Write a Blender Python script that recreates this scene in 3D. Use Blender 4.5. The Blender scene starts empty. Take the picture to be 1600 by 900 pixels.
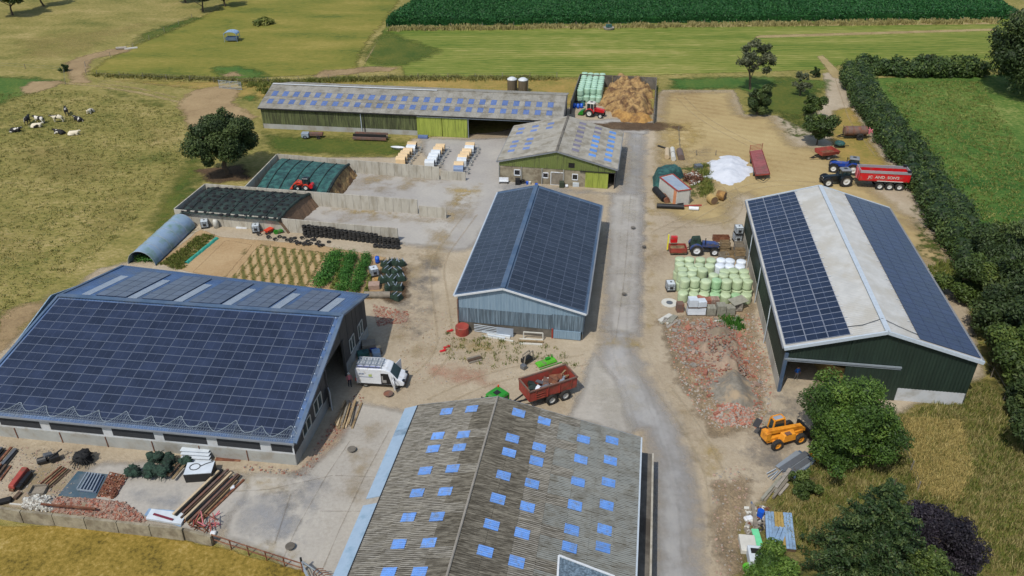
import bpy, math, random
import numpy as np
from mathutils import Vector, Matrix
R = math.radians
random.seed(7); rng = np.random.default_rng(7)
sc = bpy.context.scene; col = sc.collection
# ------------------------------------------------------------ camera, sky, sun, exposure
CAMH, PITCH, FOC = 52.0, 31.30, 1244.3
cd = bpy.data.cameras.new('camera'); cam = bpy.data.objects.new('camera', cd); col.objects.link(cam)
cam.location = (0, 0, CAMH); cam.rotation_euler = (R(90 - PITCH), 0, 0)
cd.sensor_width = 36; cd.lens = FOC / 1600 * 36; cd.clip_start = .5; cd.clip_end = 4000
sc.camera = cam
SUN_EL, SUN_AZ = 56.0, 58.0          # elevation; direction the light travels, degrees from +x
w = bpy.data.worlds.new('World'); sc.world = w; w.use_nodes = True
nt = w.node_tree; sky = nt.nodes.new('ShaderNodeTexSky'); sky.sky_type = 'NISHITA'; sky.sun_disc = False
sky.sun_elevation = R(SUN_EL); sky.sun_rotation = R(90 - (SUN_AZ + 180)); sky.air_density = 1.2; sky.dust_density = 1.5
bg = nt.nodes['Background']; nt.links.new(sky.outputs[0], bg.inputs[0]); bg.inputs[1].default_value = 0.13
ld = bpy.data.lights.new('sun', 'SUN'); sun = bpy.data.objects.new('sun', ld); col.objects.link(sun)
ld.energy = 3.15; ld.angle = R(.6); ld.color = (1, .955, .88)
a = R(SUN_AZ); dv = Vector((math.cos(a) * math.cos(R(SUN_EL)), math.sin(a) * math.cos(R(SUN_EL)), -math.sin(R(SUN_EL))))
sun.rotation_euler = dv.to_track_quat('-Z', 'Y').to_euler(); sun.location = (-60, 0, 120)
sc.view_settings.view_transform = 'Standard'; sc.view_settings.look = 'None'
sc.view_settings.exposure = 0.07; sc.view_settings.gamma = 1
sc.cycles.max_bounces = 5; sc.cycles.diffuse_bounces = 2; sc.cycles.glossy_bounces = 2
sc.cycles.transparent_max_bounces = 32; sc.cycles.use_denoising = True

def P(u, v, h=0.0):                   # photograph position -> point at height h above the ground
    c, s = math.cos(R(PITCH)), math.sin(R(PITCH))
    d = Vector((u - 800, FOC * c + (450 - v) * s, -FOC * s + (450 - v) * c))
    return Vector((0, 0, CAMH)) + d * ((h - CAMH) / d.z)
def head(p, q): return math.atan2(q[1] - p[1], q[0] - p[0])
# ------------------------------------------------------------ mesh and object helpers
class MB:
    def __init__(s): s.v = []; s.f = []; s.m = []; s.M = None
    def add(s, vs, fs, mi=0):
        n = len(s.v)
        if s.M is not None: vs = [s.M @ Vector(v) for v in vs]
        s.v += [tuple(v) for v in vs]; s.f += [tuple(i + n for i in f) for f in fs]; s.m += [mi] * len(fs)
        return s
    def hexa(s, p, mi=0):             # 8 points: bottom ring, top ring
        return s.add(p, [(3, 2, 1, 0), (4, 5, 6, 7), (0, 1, 5, 4), (1, 2, 6, 5), (2, 3, 7, 6), (3, 0, 4, 7)], mi)
    def box(s, c, d, rz=0, mi=0, ry=0, rx=0):
        m = Matrix.Translation(c) @ Matrix.Rotation(rz, 4, 'Z') @ Matrix.Rotation(ry, 4, 'Y') @ Matrix.Rotation(rx, 4, 'X')
        x, y, z = d[0] / 2, d[1] / 2, d[2] / 2
        return s.hexa([m @ Vector(q) for q in ((-x, -y, -z), (x, -y, -z), (x, y, -z), (-x, y, -z), (-x, -y, z), (x, -y, z), (x, y, z), (-x, y, z))], mi)
    def beam(s, a, b, wd, h, mi=0, up=(0, 0, 1)):
        a, b = Vector(a), Vector(b); d = (b - a).normalized(); up = Vector(up)
        if abs(d.dot(up)) > .99: up = Vector((1, 0, 0))
        x = d.cross(up).normalized() * wd / 2; y = x.cross(d).normalized() * h / 2
        return s.hexa([a - x - y, a + x - y, a + x + y, a - x + y, b - x - y, b + x - y, b + x + y, b - x + y], mi)
    def tube(s, a, b, r, n=8, r2=None, mi=0, cap=True):
        a, b = Vector(a), Vector(b); d = (b - a).normalized(); r2 = r if r2 is None else r2
        x = d.orthogonal().normalized(); y = d.cross(x)
        vs = [a + (x * math.cos(t) + y * math.sin(t)) * r for t in [2 * math.pi * i / n for i in range(n)]] + \
             [b + (x * math.cos(t) + y * math.sin(t)) * r2 for t in [2 * math.pi * i / n for i in range(n)]]
        fs = [(i, (i + 1) % n, n + (i + 1) % n, n + i) for i in range(n)]
        if cap: fs += [tuple(range(n - 1, -1, -1)), tuple(range(n, 2 * n))]
        return s.add(vs, fs, mi)
    def path(s, pts, r, n=6, mi=0):
        for a, b in zip(pts[:-1], pts[1:]): s.tube(a, b, r, n, mi=mi)
        return s
    def lathe(s, prof, n=16, m=None, mi=0, closed=False):   # prof: (r, z)
        vs = []; k = len(prof)
        for i in range(n):
            t = 2 * math.pi * i / n
            for r, z in prof: vs.append(Vector((r * math.cos(t), r * math.sin(t), z)))
        if m is not None: vs = [m @ v for v in vs]
        fs = []
        for i in range(n):
            j = (i + 1) % n
            for q in range(k if closed else k - 1):
                q2 = (q + 1) % k; fs.append((i * k + q, j * k + q, j * k + q2, i * k + q2))
        return s.add(vs, fs, mi)
    def extr(s, pts, y0, y1, mi=0, taper=0):    # side outline (x,z) extruded across y
        n = len(pts)
        cx = sum(p[0] for p in pts) / n
        vs = [(x, y0 , z) for x, z in pts] + [(x, y1, z) for x, z in pts]
        return s.add(vs, [tuple(range(n)), tuple(range(2 * n - 1, n - 1, -1))] + [((i + 1) % n, i, n + i, n + (i + 1) % n) for i in range(n)], mi)
    def prism(s, pts, z0, z1, mi=0):
        n = len(pts)
        vs = [(p[0], p[1], z0) for p in pts] + [(p[0], p[1], z1) for p in pts]
        return s.add(vs, [tuple(range(n - 1, -1, -1)), tuple(range(n, 2 * n))] + [(i, (i + 1) % n, n + (i + 1) % n, n + i) for i in range(n)], mi)
    def mesh(s, name, mats, smooth=False, off=None):
        me = bpy.data.meshes.new(name)
        vs = s.v if off is None else [(v[0] - off[0], v[1] - off[1], v[2] - off[2]) for v in s.v]
        me.from_pydata(vs, [], s.f)
        for m in (mats if isinstance(mats, (list, tuple)) else [mats]): me.materials.append(MT[m])
        if any(s.m): me.polygons.foreach_set('material_index', s.m)
        if smooth: me.polygons.foreach_set('use_smooth', [True] * len(s.f))
        me.update(); return me
def link(name, me, parent=None, bevel=0):
    o = bpy.data.objects.new(name, me); col.objects.link(o)
    if parent is not None: o.parent = parent
    if bevel:
        b = o.modifiers.new('bevel', 'BEVEL'); b.width = bevel; b.segments = 2; b.limit_method = 'ANGLE'; b.angle_limit = R(35)
        b.harden_normals = False
    return o
def part(name, mb, mats, parent, smooth=False, world=False, label=None, bevel=0, stuff=False):
    r = parent
    while r.parent: r = r.parent
    o = link(name, mb.mesh(name, mats, smooth, r.location if world else None), parent, bevel)
    if label: o['label'] = label
    if stuff: o['kind'] = 'stuff'
    return o
def tag(o, label, cat, group=None, kind=None):
    o['label'] = label; o['category'] = cat
    if group: o['group'] = group
    if kind: o['kind'] = kind
    return o
def thing(name, label, cat, loc=(0, 0, 0), rz=0, group=None, sc_=1):
    o = bpy.data.objects.new(name, None); col.objects.link(o); o.empty_display_size = .5
    o.location = loc; o.rotation_euler = (0, 0, rz); o.scale = (sc_,) * 3
    return tag(o, label, cat, group)
def single(name, mb, mats, label, cat, group=None, smooth=False, kind=None, loc=None, rz=0, bevel=0):
    # a thing that is one mesh; loc given: mesh is in local coordinates, else world coordinates
    if loc is None:
        a = np.array(mb.v); loc = Vector((a[:, 0].mean(), a[:, 1].mean(), a[:, 2].min())); o = link(name, mb.mesh(name, mats, smooth, loc), bevel=bevel)
    else: o = link(name, mb.mesh(name, mats, smooth), bevel=bevel)
    o.location = loc; o.rotation_euler = (0, 0, rz)
    return tag(o, label, cat, group, kind)
def kids(o): return [c for c in bpy.data.objects if c.parent == o]
def tree_of(o): return (o, [tree_of(c) for c in kids(o)])
def dupt(t, parent=None):
    c = t[0].copy(); col.objects.link(c); c.parent = parent
    for k in t[1]: dupt(k, c)
    return c
def dup(t, loc, rz=0, label=None, group=None, s=None):
    c = dupt(t, None); c.location = loc; c.rotation_euler = (0, 0, rz)
    if label: c['label'] = label
    if group: c['group'] = group
    if s: c.scale = (s, s, s) if not isinstance(s, tuple) else s
    return c
def struct(name, me, label=None):
    o = link(name, me); o['kind'] = 'structure'
    if label: o['label'] = label
    return o
# ------------------------------------------------------------ materials
MT = {}
def nd(nt, t, **k):
    n = nt.nodes.new(t)
    for a, b in k.items():
        if a.startswith('i_'): n.inputs[a[2:].replace('_', ' ')].default_value = b
        else: setattr(n, a, b)
    return n
def ramp(nt, fac, stops):
    r = nt.nodes.new('ShaderNodeValToRGB'); e = r.color_ramp.elements
    while len(e) < len(stops): e.new(.5)
    for q, (p, c) in zip(e, stops): q.position = p; q.color = (*c, 1)
    nt.links.new(fac, r.inputs[0]); return r.outputs[0]
def noise(nt, co, scale, detail=5, rough=.6, dist=0):
    n = nd(nt, 'ShaderNodeTexNoise', i_Scale=scale, i_Detail=detail, i_Roughness=rough, i_Distortion=dist); nt.links.new(co, n.inputs['Vector']); return n.outputs[0]
def mth(nt, op, a, b=None, c=None, clamp=False):
    m = nt.nodes.new('ShaderNodeMath'); m.operation = op; m.use_clamp = clamp
    for i, x in enumerate((a, b, c)):
        if x is None: continue
        if isinstance(x, (int, float)): m.inputs[i].default_value = x
        else: nt.links.new(x, m.inputs[i])
    return m.outputs[0]
def mixc(nt, f, a, b, mode='MIX'):
    m = nt.nodes.new('ShaderNodeMix'); m.data_type = 'RGBA'; m.blend_type = mode
    for i, x in ((0, f), (6, a), (7, b)):
        if isinstance(x, (int, float)): m.inputs[i].default_value = x
        elif isinstance(x, tuple): m.inputs[i].default_value = (*x, 1)
        else: nt.links.new(x, m.inputs[i])
    return m.outputs[2]
def pm(name, c1, c2=None, scale=2, rough=.7, metal=0, bump=0, bscale=None, var=0, stretch=None, c3=None, c3s=.3, c3t=.55, local=False, dirt=.12, spec=.5, detail=5, rot=0, lo=.35, hi=.65):
    """c1..c2 mixed by noise; c3 = stains at a larger scale; var = brightness change from one copy to the next"""
    m = bpy.data.materials.new(name); m.use_nodes = True; nt = m.node_tree; b = nt.nodes['Principled BSDF']; L = nt.links.new
    if c2 is None: c2 = tuple(x * (1 - dirt * 2) for x in c1)
    if local: co = nd(nt, 'ShaderNodeTexCoord').outputs['Object']
    else: co = nd(nt, 'ShaderNodeNewGeometry').outputs['Position']
    if stretch or rot:
        mp = nd(nt, 'ShaderNodeMapping'); mp.inputs['Scale'].default_value = stretch or (1, 1, 1); mp.inputs['Rotation'].default_value = (0, 0, rot); L(co, mp.inputs[0])
        r_ = nd(nt, 'ShaderNodeMapping'); co2 = mp.outputs[0]
    else: co2 = co
    cc = ramp(nt, noise(nt, co2, scale, detail), [(lo, c1), (hi, c2)])
    if c3:
        f = ramp(nt, noise(nt, co2, c3s, 6, .65), [(c3t - .08, (0, 0, 0)), (c3t + .08, (1, 1, 1))]); cc = mixc(nt, f, cc, c3)
    if var:
        oi = nd(nt, 'ShaderNodeObjectInfo'); hs = nd(nt, 'ShaderNodeHueSaturation'); L(cc, hs.inputs['Color'])
        L(mth(nt, 'MULTIPLY_ADD', oi.outputs['Random'], 2 * var, 1 - var), hs.inputs['Value']); cc = hs.outputs[0]
    L(cc, b.inputs['Base Color']); b.inputs['Roughness'].default_value = rough; b.inputs['Metallic'].default_value = metal
    b.inputs['Specular IOR Level'].default_value = spec
    if bump:
        bp = nd(nt, 'ShaderNodeBump', i_Strength=1.0, i_Distance=bump); L(noise(nt, co2, bscale or scale * 3, 4, .6), bp.inputs['Height']); L(bp.outputs[0], b.inputs['Normal'])
    MT[name] = m; return m
def gm(name, stops, s1=.25, s2=2.2, s3=.04, amp=0, soft=.5, op=1, patch=0, ps=.35, pt=.5, bump=.06, bs=3, rot=0, st=(1, 1, 1), rough=.95, fine=.5, stripes=None):
    """ground cover: colours run over noise of three sizes; 'sd' (metres inside the outline) gives a ragged, soft edge"""
    m = bpy.data.materials.new(name); m.use_nodes = True; nt = m.node_tree; b = nt.nodes['Principled BSDF']; L = nt.links.new
    co = nd(nt, 'ShaderNodeNewGeometry').outputs['Position']
    mp = nd(nt, 'ShaderNodeMapping'); mp.inputs['Scale'].default_value = st; mp.inputs['Rotation'].default_value = (0, 0, rot)
    if st != (1, 1, 1):
        m0 = nd(nt, 'ShaderNodeMapping'); m0.inputs['Rotation'].default_value = (0, 0, rot); L(co, m0.inputs[0]); L(m0.outputs[0], mp.inputs[0]); mp.inputs['Rotation'].default_value = (0, 0, 0)
    else: L(co, mp.inputs[0])
    c2 = mp.outputs[0]
    n1, n2, n3 = noise(nt, c2, s1, 6, .6), noise(nt, c2, s2, 5, .7), noise(nt, c2, s3, 3, .5)
    f = mth(nt, 'ADD', mth(nt, 'MULTIPLY', n1, .5), mth(nt, 'MULTIPLY', n2, fine)); f = mth(nt, 'ADD', f, mth(nt, 'MULTIPLY', n3, .35))
    f = mth(nt, 'MULTIPLY_ADD', mth(nt, 'SUBTRACT', f, .25 + fine * .5 + .175), 2.2, .5)
    if stripes:                                   # (spacing, angle, strength): mowing or wheel marks
        sp, an, sg = stripes
        sx = nd(nt, 'ShaderNodeMapping'); sx.inputs['Rotation'].default_value = (0, 0, an); L(co, sx.inputs[0])
        wv = nd(nt, 'ShaderNodeTexWave', i_Scale=.314 / sp, i_Distortion=1.2, i_Detail=3, bands_direction='Y'); wv.inputs['Detail Scale'].default_value = .6
        L(sx.outputs[0], wv.inputs[0]); f = mth(nt, 'MULTIPLY_ADD', mth(nt, 'SUBTRACT', wv.outputs['Fac'], .5), sg, f)
    k = len(stops); cc = ramp(nt, f, [(.1 + .8 * i / (k - 1), c) for i, c in enumerate(stops)])
    L(cc, b.inputs['Base Color']); b.inputs['Roughness'].default_value = rough; b.inputs['Specular IOR Level'].default_value = .2
    if bump:
        bp = nd(nt, 'ShaderNodeBump', i_Strength=1.0, i_Distance=bump); L(noise(nt, c2, bs, 6, .7), bp.inputs['Height']); L(bp.outputs[0], b.inputs['Normal'])
    if amp or op < 1 or patch:
        at = nd(nt, 'ShaderNodeAttribute', attribute_name='sd').outputs['Fac']
        e = noise(nt, co, .45, 6, .65)
        al = mth(nt, 'DIVIDE', mth(nt, 'MULTIPLY_ADD', mth(nt, 'SUBTRACT', e, .5), amp * 4, at), soft, clamp=True)
        if patch:
            pn = noise(nt, co, ps, 7, .68)
            al = mth(nt, 'MULTIPLY', al, mth(nt, 'MULTIPLY_ADD', mth(nt, 'SUBTRACT', pn, pt), patch, .5, clamp=True))
        if op < 1: al = mth(nt, 'MULTIPLY', al, op)
        L(al, b.inputs['Alpha'])
    MT[name] = m; return m
def flat(name, c, rough=.5, metal=0, **k): return pm(name, c, rough=rough, metal=metal, scale=k.pop('scale', 3), dirt=k.pop('dirt', .06), **k)
# ------------------------------------------------------------ ground sheets
ZN = []
def level(x0, y0, x1, y1):           # each sheet lies 4 mm above the highest sheet it overlaps
    l = 1 + max([q[4] for q in ZN if q[0] < x1 and q[2] > x0 and q[1] < y1 and q[3] > y0], default=0); ZN.append((x0, y0, x1, y1, l)); return l * .004
def zone(name, poly, mat, amp=.4, cell=1.0, h=None, label=None, world=False, z=None):
    pts = np.array([(p[0], p[1]) if world else tuple(P(*p))[:2] for p in poly]); mg = amp * 1.2 + cell
    x0, y0 = pts.min(0) - mg; x1, y1 = pts.max(0) + mg
    nx, ny = int((x1 - x0) / cell) + 2, int((y1 - y0) / cell) + 2
    X, Y = np.meshgrid(x0 + np.arange(nx) * cell, y0 + np.arange(ny) * cell, indexing='ij'); X = X.ravel(); Y = Y.ravel()
    ins = np.zeros(len(X), bool); D = np.full(len(X), 1e9)
    for i in range(len(pts)):
        ax, ay = pts[i]; bx, by = pts[(i + 1) % len(pts)]
        c = ((ay > Y) != (by > Y)) & (X < (bx - ax) * (Y - ay) / (by - ay + 1e-12) + ax); ins ^= c
        ll = (bx - ax) ** 2 + (by - ay) ** 2 + 1e-9; t = np.clip(((X - ax) * (bx - ax) + (Y - ay) * (by - ay)) / ll, 0, 1)
        D = np.minimum(D, np.hypot(X - ax - t * (bx - ax), Y - ay - t * (by - ay)))
    sd = np.where(ins, D, -D); keepv = sd > -mg
    idx = np.arange(nx * ny).reshape(nx, ny); q = np.stack([idx[:-1, :-1], idx[1:, :-1], idx[1:, 1:], idx[:-1, 1:]], -1).reshape(-1, 4)
    q = q[keepv[q].all(1)]; used = np.unique(q); rm = -np.ones(nx * ny, int); rm[used] = np.arange(len(used)); q = rm[q]
    zz = level(x0, y0, x1, y1)
    V = np.stack([X[used], Y[used], np.full(len(used), zz)], 1)
    me = npmesh(name, V, q, mat); at = me.attributes.new('sd', 'FLOAT', 'POINT'); at.data.foreach_set('value', sd[used].astype('f'))
    return struct(name, me, label)
def npmesh(name, V, F, mat, smooth=False):
    me = bpy.data.meshes.new(name); k = F.shape[1]
    me.vertices.add(len(V)); me.vertices.foreach_set('co', np.asarray(V, 'f').ravel())
    me.loops.add(F.size); me.loops.foreach_set('vertex_index', F.ravel().astype('i'))
    me.polygons.add(len(F)); me.polygons.foreach_set('loop_start', (np.arange(len(F)) * k).astype('i')); me.polygons.foreach_set('loop_total', np.full(len(F), k, 'i'))
    if smooth: me.polygons.foreach_set('use_smooth', np.ones(len(F), bool))
    if mat: me.materials.append(MT[mat])
    me.update(calc_edges=True); return me
def S(r, g, b, k=1.0): return tuple(k * (((x / 255 + .055) / 1.055) ** 2.4 if x > 10 else x / 255 / 12.92) for x in (r, g, b))
# ------------------------------------------------------------ ground covers
gm('pasture', [S(88, 94, 42), S(122, 116, 60), S(140, 129, 74), S(164, 147, 98)], s1=.12, s2=1.1, bump=.25, bs=1.2, st=(1, 1.6, 1), fine=.8)
gm('golden', [S(80, 92, 36), S(108, 110, 44), S(124, 118, 52), S(142, 130, 66)], s1=.08, s2=.9, amp=1.2, soft=1.5, bump=.2, bs=1, st=(.6, 1.5, 1), fine=.6)
gm('hay', [S(70, 94, 30), S(98, 112, 42), S(122, 126, 58), S(156, 146, 88)], s1=.05, s2=.6, amp=.8, soft=1, bump=.15, bs=1, st=(.35, 2.2, 1), stripes=(1.7, R(1), .2), fine=.7)
gm('drygrass', [S(92, 96, 40), S(128, 118, 58), S(150, 128, 70), S(166, 138, 80)], s1=.2, s2=1.5, amp=1, soft=1.5, bump=.2, bs=2)
gm('dry_soft', [S(124, 114, 62), S(146, 132, 78), S(164, 146, 92)], s1=.2, s2=1.4, amp=3, soft=5, op=.6, patch=3, ps=.12, pt=.5, bump=.2, bs=2)
gm('green', [S(44, 78, 28), S(62, 94, 38), S(84, 104, 44), S(106, 114, 54)], s1=.15, s2=1.4, amp=1.6, soft=2.5, bump=.2, bs=2)
gm('greensoft', [S(46, 78, 24), S(72, 90, 34), S(96, 102, 42), S(116, 112, 50)], s1=.15, s2=1.4, amp=2, soft=3, bump=.2, bs=2, op=.85)
gm('meadow', [S(44, 80, 30), S(66, 98, 38), S(92, 114, 50), S(134, 138, 78)], s1=.1, s2=1.2, s3=.03, amp=.6, soft=1, bump=.25, bs=2, fine=.7)
gm('rough', [S(66, 76, 38), S(104, 102, 54), S(134, 124, 72), S(164, 148, 98)], s1=.22, s2=1.6, amp=.8, soft=1, bump=.4, bs=2.5, fine=.6)
gm('straw_rough', [S(116, 108, 56), S(158, 140, 78), S(178, 156, 92), S(194, 174, 116)], s1=.3, s2=2, amp=1.2, soft=2, bump=.4, bs=2.5, op=.9)
gm('slab_grey', [S(128, 130, 134), S(146, 148, 150), S(162, 162, 162)], s1=.3, s2=3, amp=1.4, soft=2.5, op=.7, bump=.01)
gm('mud_gold', [S(84, 72, 30), S(122, 104, 42), S(142, 120, 56), S(164, 142, 84)], s1=.25, s2=3, amp=.2, soft=.2, bump=.05, bs=8, fine=.8)
gm('earth', [S(132, 118, 98), S(156, 142, 120), S(168, 155, 133), S(182, 169, 147)], s1=.14, s2=2.2, amp=.5, soft=.8, bump=.08, bs=4, fine=.4)
gm('sand_earth', [S(142, 120, 82), S(160, 140, 98), S(168, 149, 106), S(180, 162, 120)], s1=.09, s2=1.4, amp=1.3, soft=3.5, bump=.07, bs=3, fine=.35, stripes=(2.2, R(25), .14))
gm('bare', [S(124, 104, 76), S(150, 128, 94), S(166, 144, 108)], s1=.2, s2=2, amp=1, soft=1.2, bump=.08, op=.95)
gm('track', [S(130, 112, 76), S(160, 142, 100), S(176, 158, 116)], s1=.3, s2=2, amp=.3, soft=.5, bump=.05, op=.85)
gm('concrete_ground', [S(134, 130, 124), S(154, 150, 144), S(164, 160, 152), S(178, 172, 162)], s1=.12, s2=2.6, amp=.6, soft=1.6, bump=.015, bs=8, fine=.35)
gm('concrete_light', [S(134, 129, 119), S(156, 151, 142), S(168, 163, 153), S(182, 176, 165)], s1=.14, s2=3, amp=.4, soft=1.0, bump=.015, bs=8, fine=.4)
gm('asphalt', [S(124, 124, 124), S(144, 143, 141), S(155, 153, 149), S(172, 166, 158)], s1=.13, s2=3, amp=.9, soft=2.6, bump=.015, bs=9, fine=.35, st=(1, .35, 1))
gm('mud_stain', [S(136, 120, 90), S(158, 140, 106), S(172, 154, 120)], s1=.3, s2=2, amp=1.6, soft=2.5, op=.7, patch=5, ps=.25, pt=.52, bump=.04)
gm('yellow_stain', [S(152, 132, 84), S(168, 146, 92), S(180, 158, 108)], s1=.4, s2=3, amp=1.4, soft=2.2, op=.7, patch=6, ps=.5, pt=.5, bump=.04)
gm('brick_dust', [S(150, 112, 92), S(168, 126, 104), S(184, 140, 116), S(178, 150, 128)], s1=.5, s2=5, amp=1, soft=2, op=.65, patch=5, ps=.4, pt=.47, bump=.07, bs=8)
gm('grey_stain', [S(96, 92, 86), S(116, 112, 106), S(130, 126, 120)], s1=.4, s2=3, amp=1.2, soft=1.5, op=.6, patch=5, ps=.3, pt=.52, bump=.02)
gm('pale_stain', [S(160, 154, 140), S(174, 168, 154), S(188, 182, 170)], s1=.4, s2=3, amp=1.2, soft=1.8, op=.6, patch=5, ps=.25, pt=.52, bump=.01)
gm('weed', [S(46, 66, 24), S(74, 88, 34), S(112, 108, 54)], s1=.5, s2=3, amp=1, soft=1, op=.9, patch=7, ps=.7, pt=.52, bump=.2, bs=5)
gm('soil_rows', [S(98, 96, 52), S(136, 118, 76), S(160, 134, 94), S(172, 148, 110)], s1=.3, s2=2, amp=.2, soft=.3, bump=.12, bs=4, fine=.5, stripes=(1.15, R(70), 1.0))
gm('bare_soil', [S(136, 112, 80), S(160, 134, 98), S(172, 148, 112)], s1=.2, s2=3, amp=.15, soft=.2, bump=.05, fine=.5)
gm('dark_soil', [S(56, 44, 32), S(86, 68, 50), S(112, 92, 70)], s1=.4, s2=3, amp=.8, soft=1, bump=.1, op=.85)
gm('rubble_earth', [S(106, 94, 76), S(134, 118, 94), S(150, 130, 102), S(176, 158, 132)], s1=.3, s2=5, amp=1, soft=1.5, bump=.12, bs=6, fine=.9)
# ground sheets, lowest first
g = 1600; gx = np.linspace(-1, 1, 81); gx = np.sign(gx) * np.abs(gx) ** 2.2 * g; X, Y = np.meshgrid(gx, gx + 150, indexing='ij')
idx = np.arange(81 * 81).reshape(81, 81)
struct('ground', npmesh('ground', np.stack([X.ravel(), Y.ravel(), X.ravel() * 0], 1), np.stack([idx[:-1, :-1], idx[1:, :-1], idx[1:, 1:], idx[:-1, 1:]], -1).reshape(-1, 4), 'pasture'))
zone('pasture_field', [(130, 118), (160, 95), (205, 72), (270, 45), (335, 15), (375, -18), (640, -18), (603, 35), (590, 50), (568, 80), (560, 105), (600, 112), (370, 125), (145, 118)], 'golden', 1.2, 2)
for pl in ([(20, 210), (120, 225), (200, 260), (120, 300), (10, 270)], [(150, 300), (240, 290), (200, 360), (120, 390)], [(-40, 320), (60, 330), (80, 400), (-20, 430)], [(20, 60), (180, 40), (260, 30), (120, 90), (30, 96)], [(200, 180), (270, 190), (300, 220), (230, 230)]): zone('dry_grass_patch', pl, 'dry_soft', 2, 2)
zone('hay_field', [(603, 38), (1700, 20), (1700, 112), (1530, 108), (1330, 98), (1290, 110), (1035, 118), (870, 122), (630, 120), (625, 104), (563, 106), (575, 85)], 'hay', .8, 2)
zone('dry_grass_strip', [(150, 124), (370, 128), (560, 120), (905, 121), (1030, 121), (1028, 140), (900, 165), (420, 150), (400, 160), (300, 140)], 'drygrass', 1, 1.5)
zone('meadow', [(1350, 122), (1400, 120), (1535, 118), (1600, 112), (1760, 120), (1900, 400), (1760, 480), (1540, 440), (1510, 350), (1470, 300), (1440, 270), (1420, 240), (1385, 180)], 'meadow', .6, 1.5)
zone('grass_patch', [(-40, 116), (60, 120), (104, 124), (100, 132), (40, 150), (-40, 182)], 'green', 1.6, 1.5)
zone('grass_patch', [(320, 105), (370, 100), (408, 108), (430, 120), (385, 128), (340, 122)], 'green', 1.6, 1.5)
zone('grass_patch', [(366, 152), (400, 143), (412, 152), (405, 160), (370, 160)], 'green', 1, 1)
zone('grass_patch', [(150, 133), (280, 165), (240, 168), (150, 142)], 'greensoft', 1.6, 1.5)
zone('grass_patch', [(215, 52), (300, 25), (330, 25), (260, 55), (190, 78)], 'greensoft', 1.6, 1.5)
zone('grass_patch', [(560, 85), (580, 60), (605, 46), (700, 80), (640, 104), (575, 104)], 'greensoft', 1.6, 1.5)
zone('grass_patch', [(300, 225), (330, 260), (300, 330), (255, 375), (215, 360), (250, 300)], 'greensoft', 2.5, 1.5)
zone('grass_patch', [(405, 205), (645, 218), (640, 250), (430, 243), (405, 232)], 'greensoft', .8, 1)
zone('rough_grass', [(1390, 640), (1545, 585), (1620, 640), (1900, 800), (1900, 1000), (1130, 1000), (1150, 860), (1185, 790), (1250, 700), (1330, 720)], 'rough', .8, 1)
zone('rough_grass', [(1490, 400), (1530, 420), (1660, 640), (1550, 620), (1530, 500)], 'rough', .8, 1)
zone('rough_grass', [(1405, 660), (1440, 635), (1505, 655), (1520, 730), (1500, 780), (1440, 770)], 'straw_rough', 1.2, .8)
zone('rough_grass', [(1190, 800), (1260, 740), (1310, 770), (1260, 800), (1240, 850)], 'straw_rough', 1.2, .8)
zone('farmyard', [(1010, 195), (1030, 140), (1150, 140), (1165, 178), (1215, 180), (1255, 200), (1290, 155), (1283, 115), (1300, 112), (1325, 125), (1345, 180), (1400, 250), (1430, 300), (1480, 370), (1500, 395), (1500, 425), (1545, 590), (1400, 650), (1262, 715), (1195, 790), (1160, 830), (1150, 1000), (400, 1000), (490, 905), (478, 888), (335, 850), (0, 796), (-120, 776), (-120, 640), (150, 420), (203, 408), (270, 340), (380, 292), (435, 245), (620, 245), (642, 216), (780, 205), (895, 165), (905, 120)], 'earth', .6, 1)
zone('sandy_yard', [(1018, 190), (1030, 141), (1150, 140), (1165, 178), (1215, 180), (1250, 225), (1290, 230), (1370, 290), (1480, 378), (1495, 400), (1495, 425), (1440, 420), (1160, 310), (1150, 360), (1060, 350), (1014, 330)], 'sand_earth', .8, 1)
zone('grass_patch', [(1042, 122), (1130, 118), (1220, 118), (1300, 125), (1300, 140), (1240, 150), (1170, 150), (1150, 140), (1100, 142), (1040, 140)], 'green', 1.2, 1)
zone('grass_patch', [(1215, 115), (1285, 130), (1290, 160), (1262, 190), (1245, 200), (1215, 180), (1165, 175), (1165, 150)], 'greensoft', 1.5, 1)
zone('grass_patch', [(1300, 170), (1335, 165), (1372, 230), (1405, 275), (1350, 262), (1300, 250), (1290, 205)], 'drygrass', 1.5, 1)
zone('grass_patch', [(1330, 130), (1345, 128), (1400, 235), (1425, 275), (1495, 370), (1508, 395), (1490, 372), (1400, 262), (1362, 200)], 'greensoft', 1.2, 1)
zone('bare_ground', [(272, 162), (300, 140), (345, 133), (380, 140), (368, 160), (408, 185), (340, 195), (288, 205), (283, 180)], 'bare', 1, 1)
zone('bare_ground', [(487, 121), (500, 110), (545, 107), (580, 103), (626, 105), (615, 112), (560, 115), (500, 124)], 'bare', 1, 1)
zone('bare_ground', [(28, 138), (45, 127), (95, 125), (105, 130), (60, 145), (38, 150)], 'bare', 1, 1)
zone('bare_ground', [(343, 116), (370, 111), (385, 118), (345, 122)], 'bare', .8, 1)
zone('bare_ground', [(98, 98), (125, 88), (172, 76), (210, 74), (200, 82), (150, 92), (135, 118), (150, 130), (110, 132), (104, 120)], 'bare', 1, 1)
zone('track', [(104, 128), (150, 133), (220, 143), (290, 160), (286, 163), (215, 147), (150, 136), (104, 132)], 'track', .2, .7)
zone('track', [(150, 129), (220, 137), (292, 155), (290, 158), (215, 140), (150, 131)], 'track', .2, .7)
zone('track', [(150, 125), (345, 138), (345, 140), (150, 127)], 'track', .2, .7)
zone('track', [(1275, 88), (1287, 86), (1318, 118), (1322, 124), (1300, 122)], 'track', .5, .7)
zone('track', [(1180, 55), (1560, 44), (1560, 48), (1180, 60)], 'track', 1, 1.5)
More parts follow.
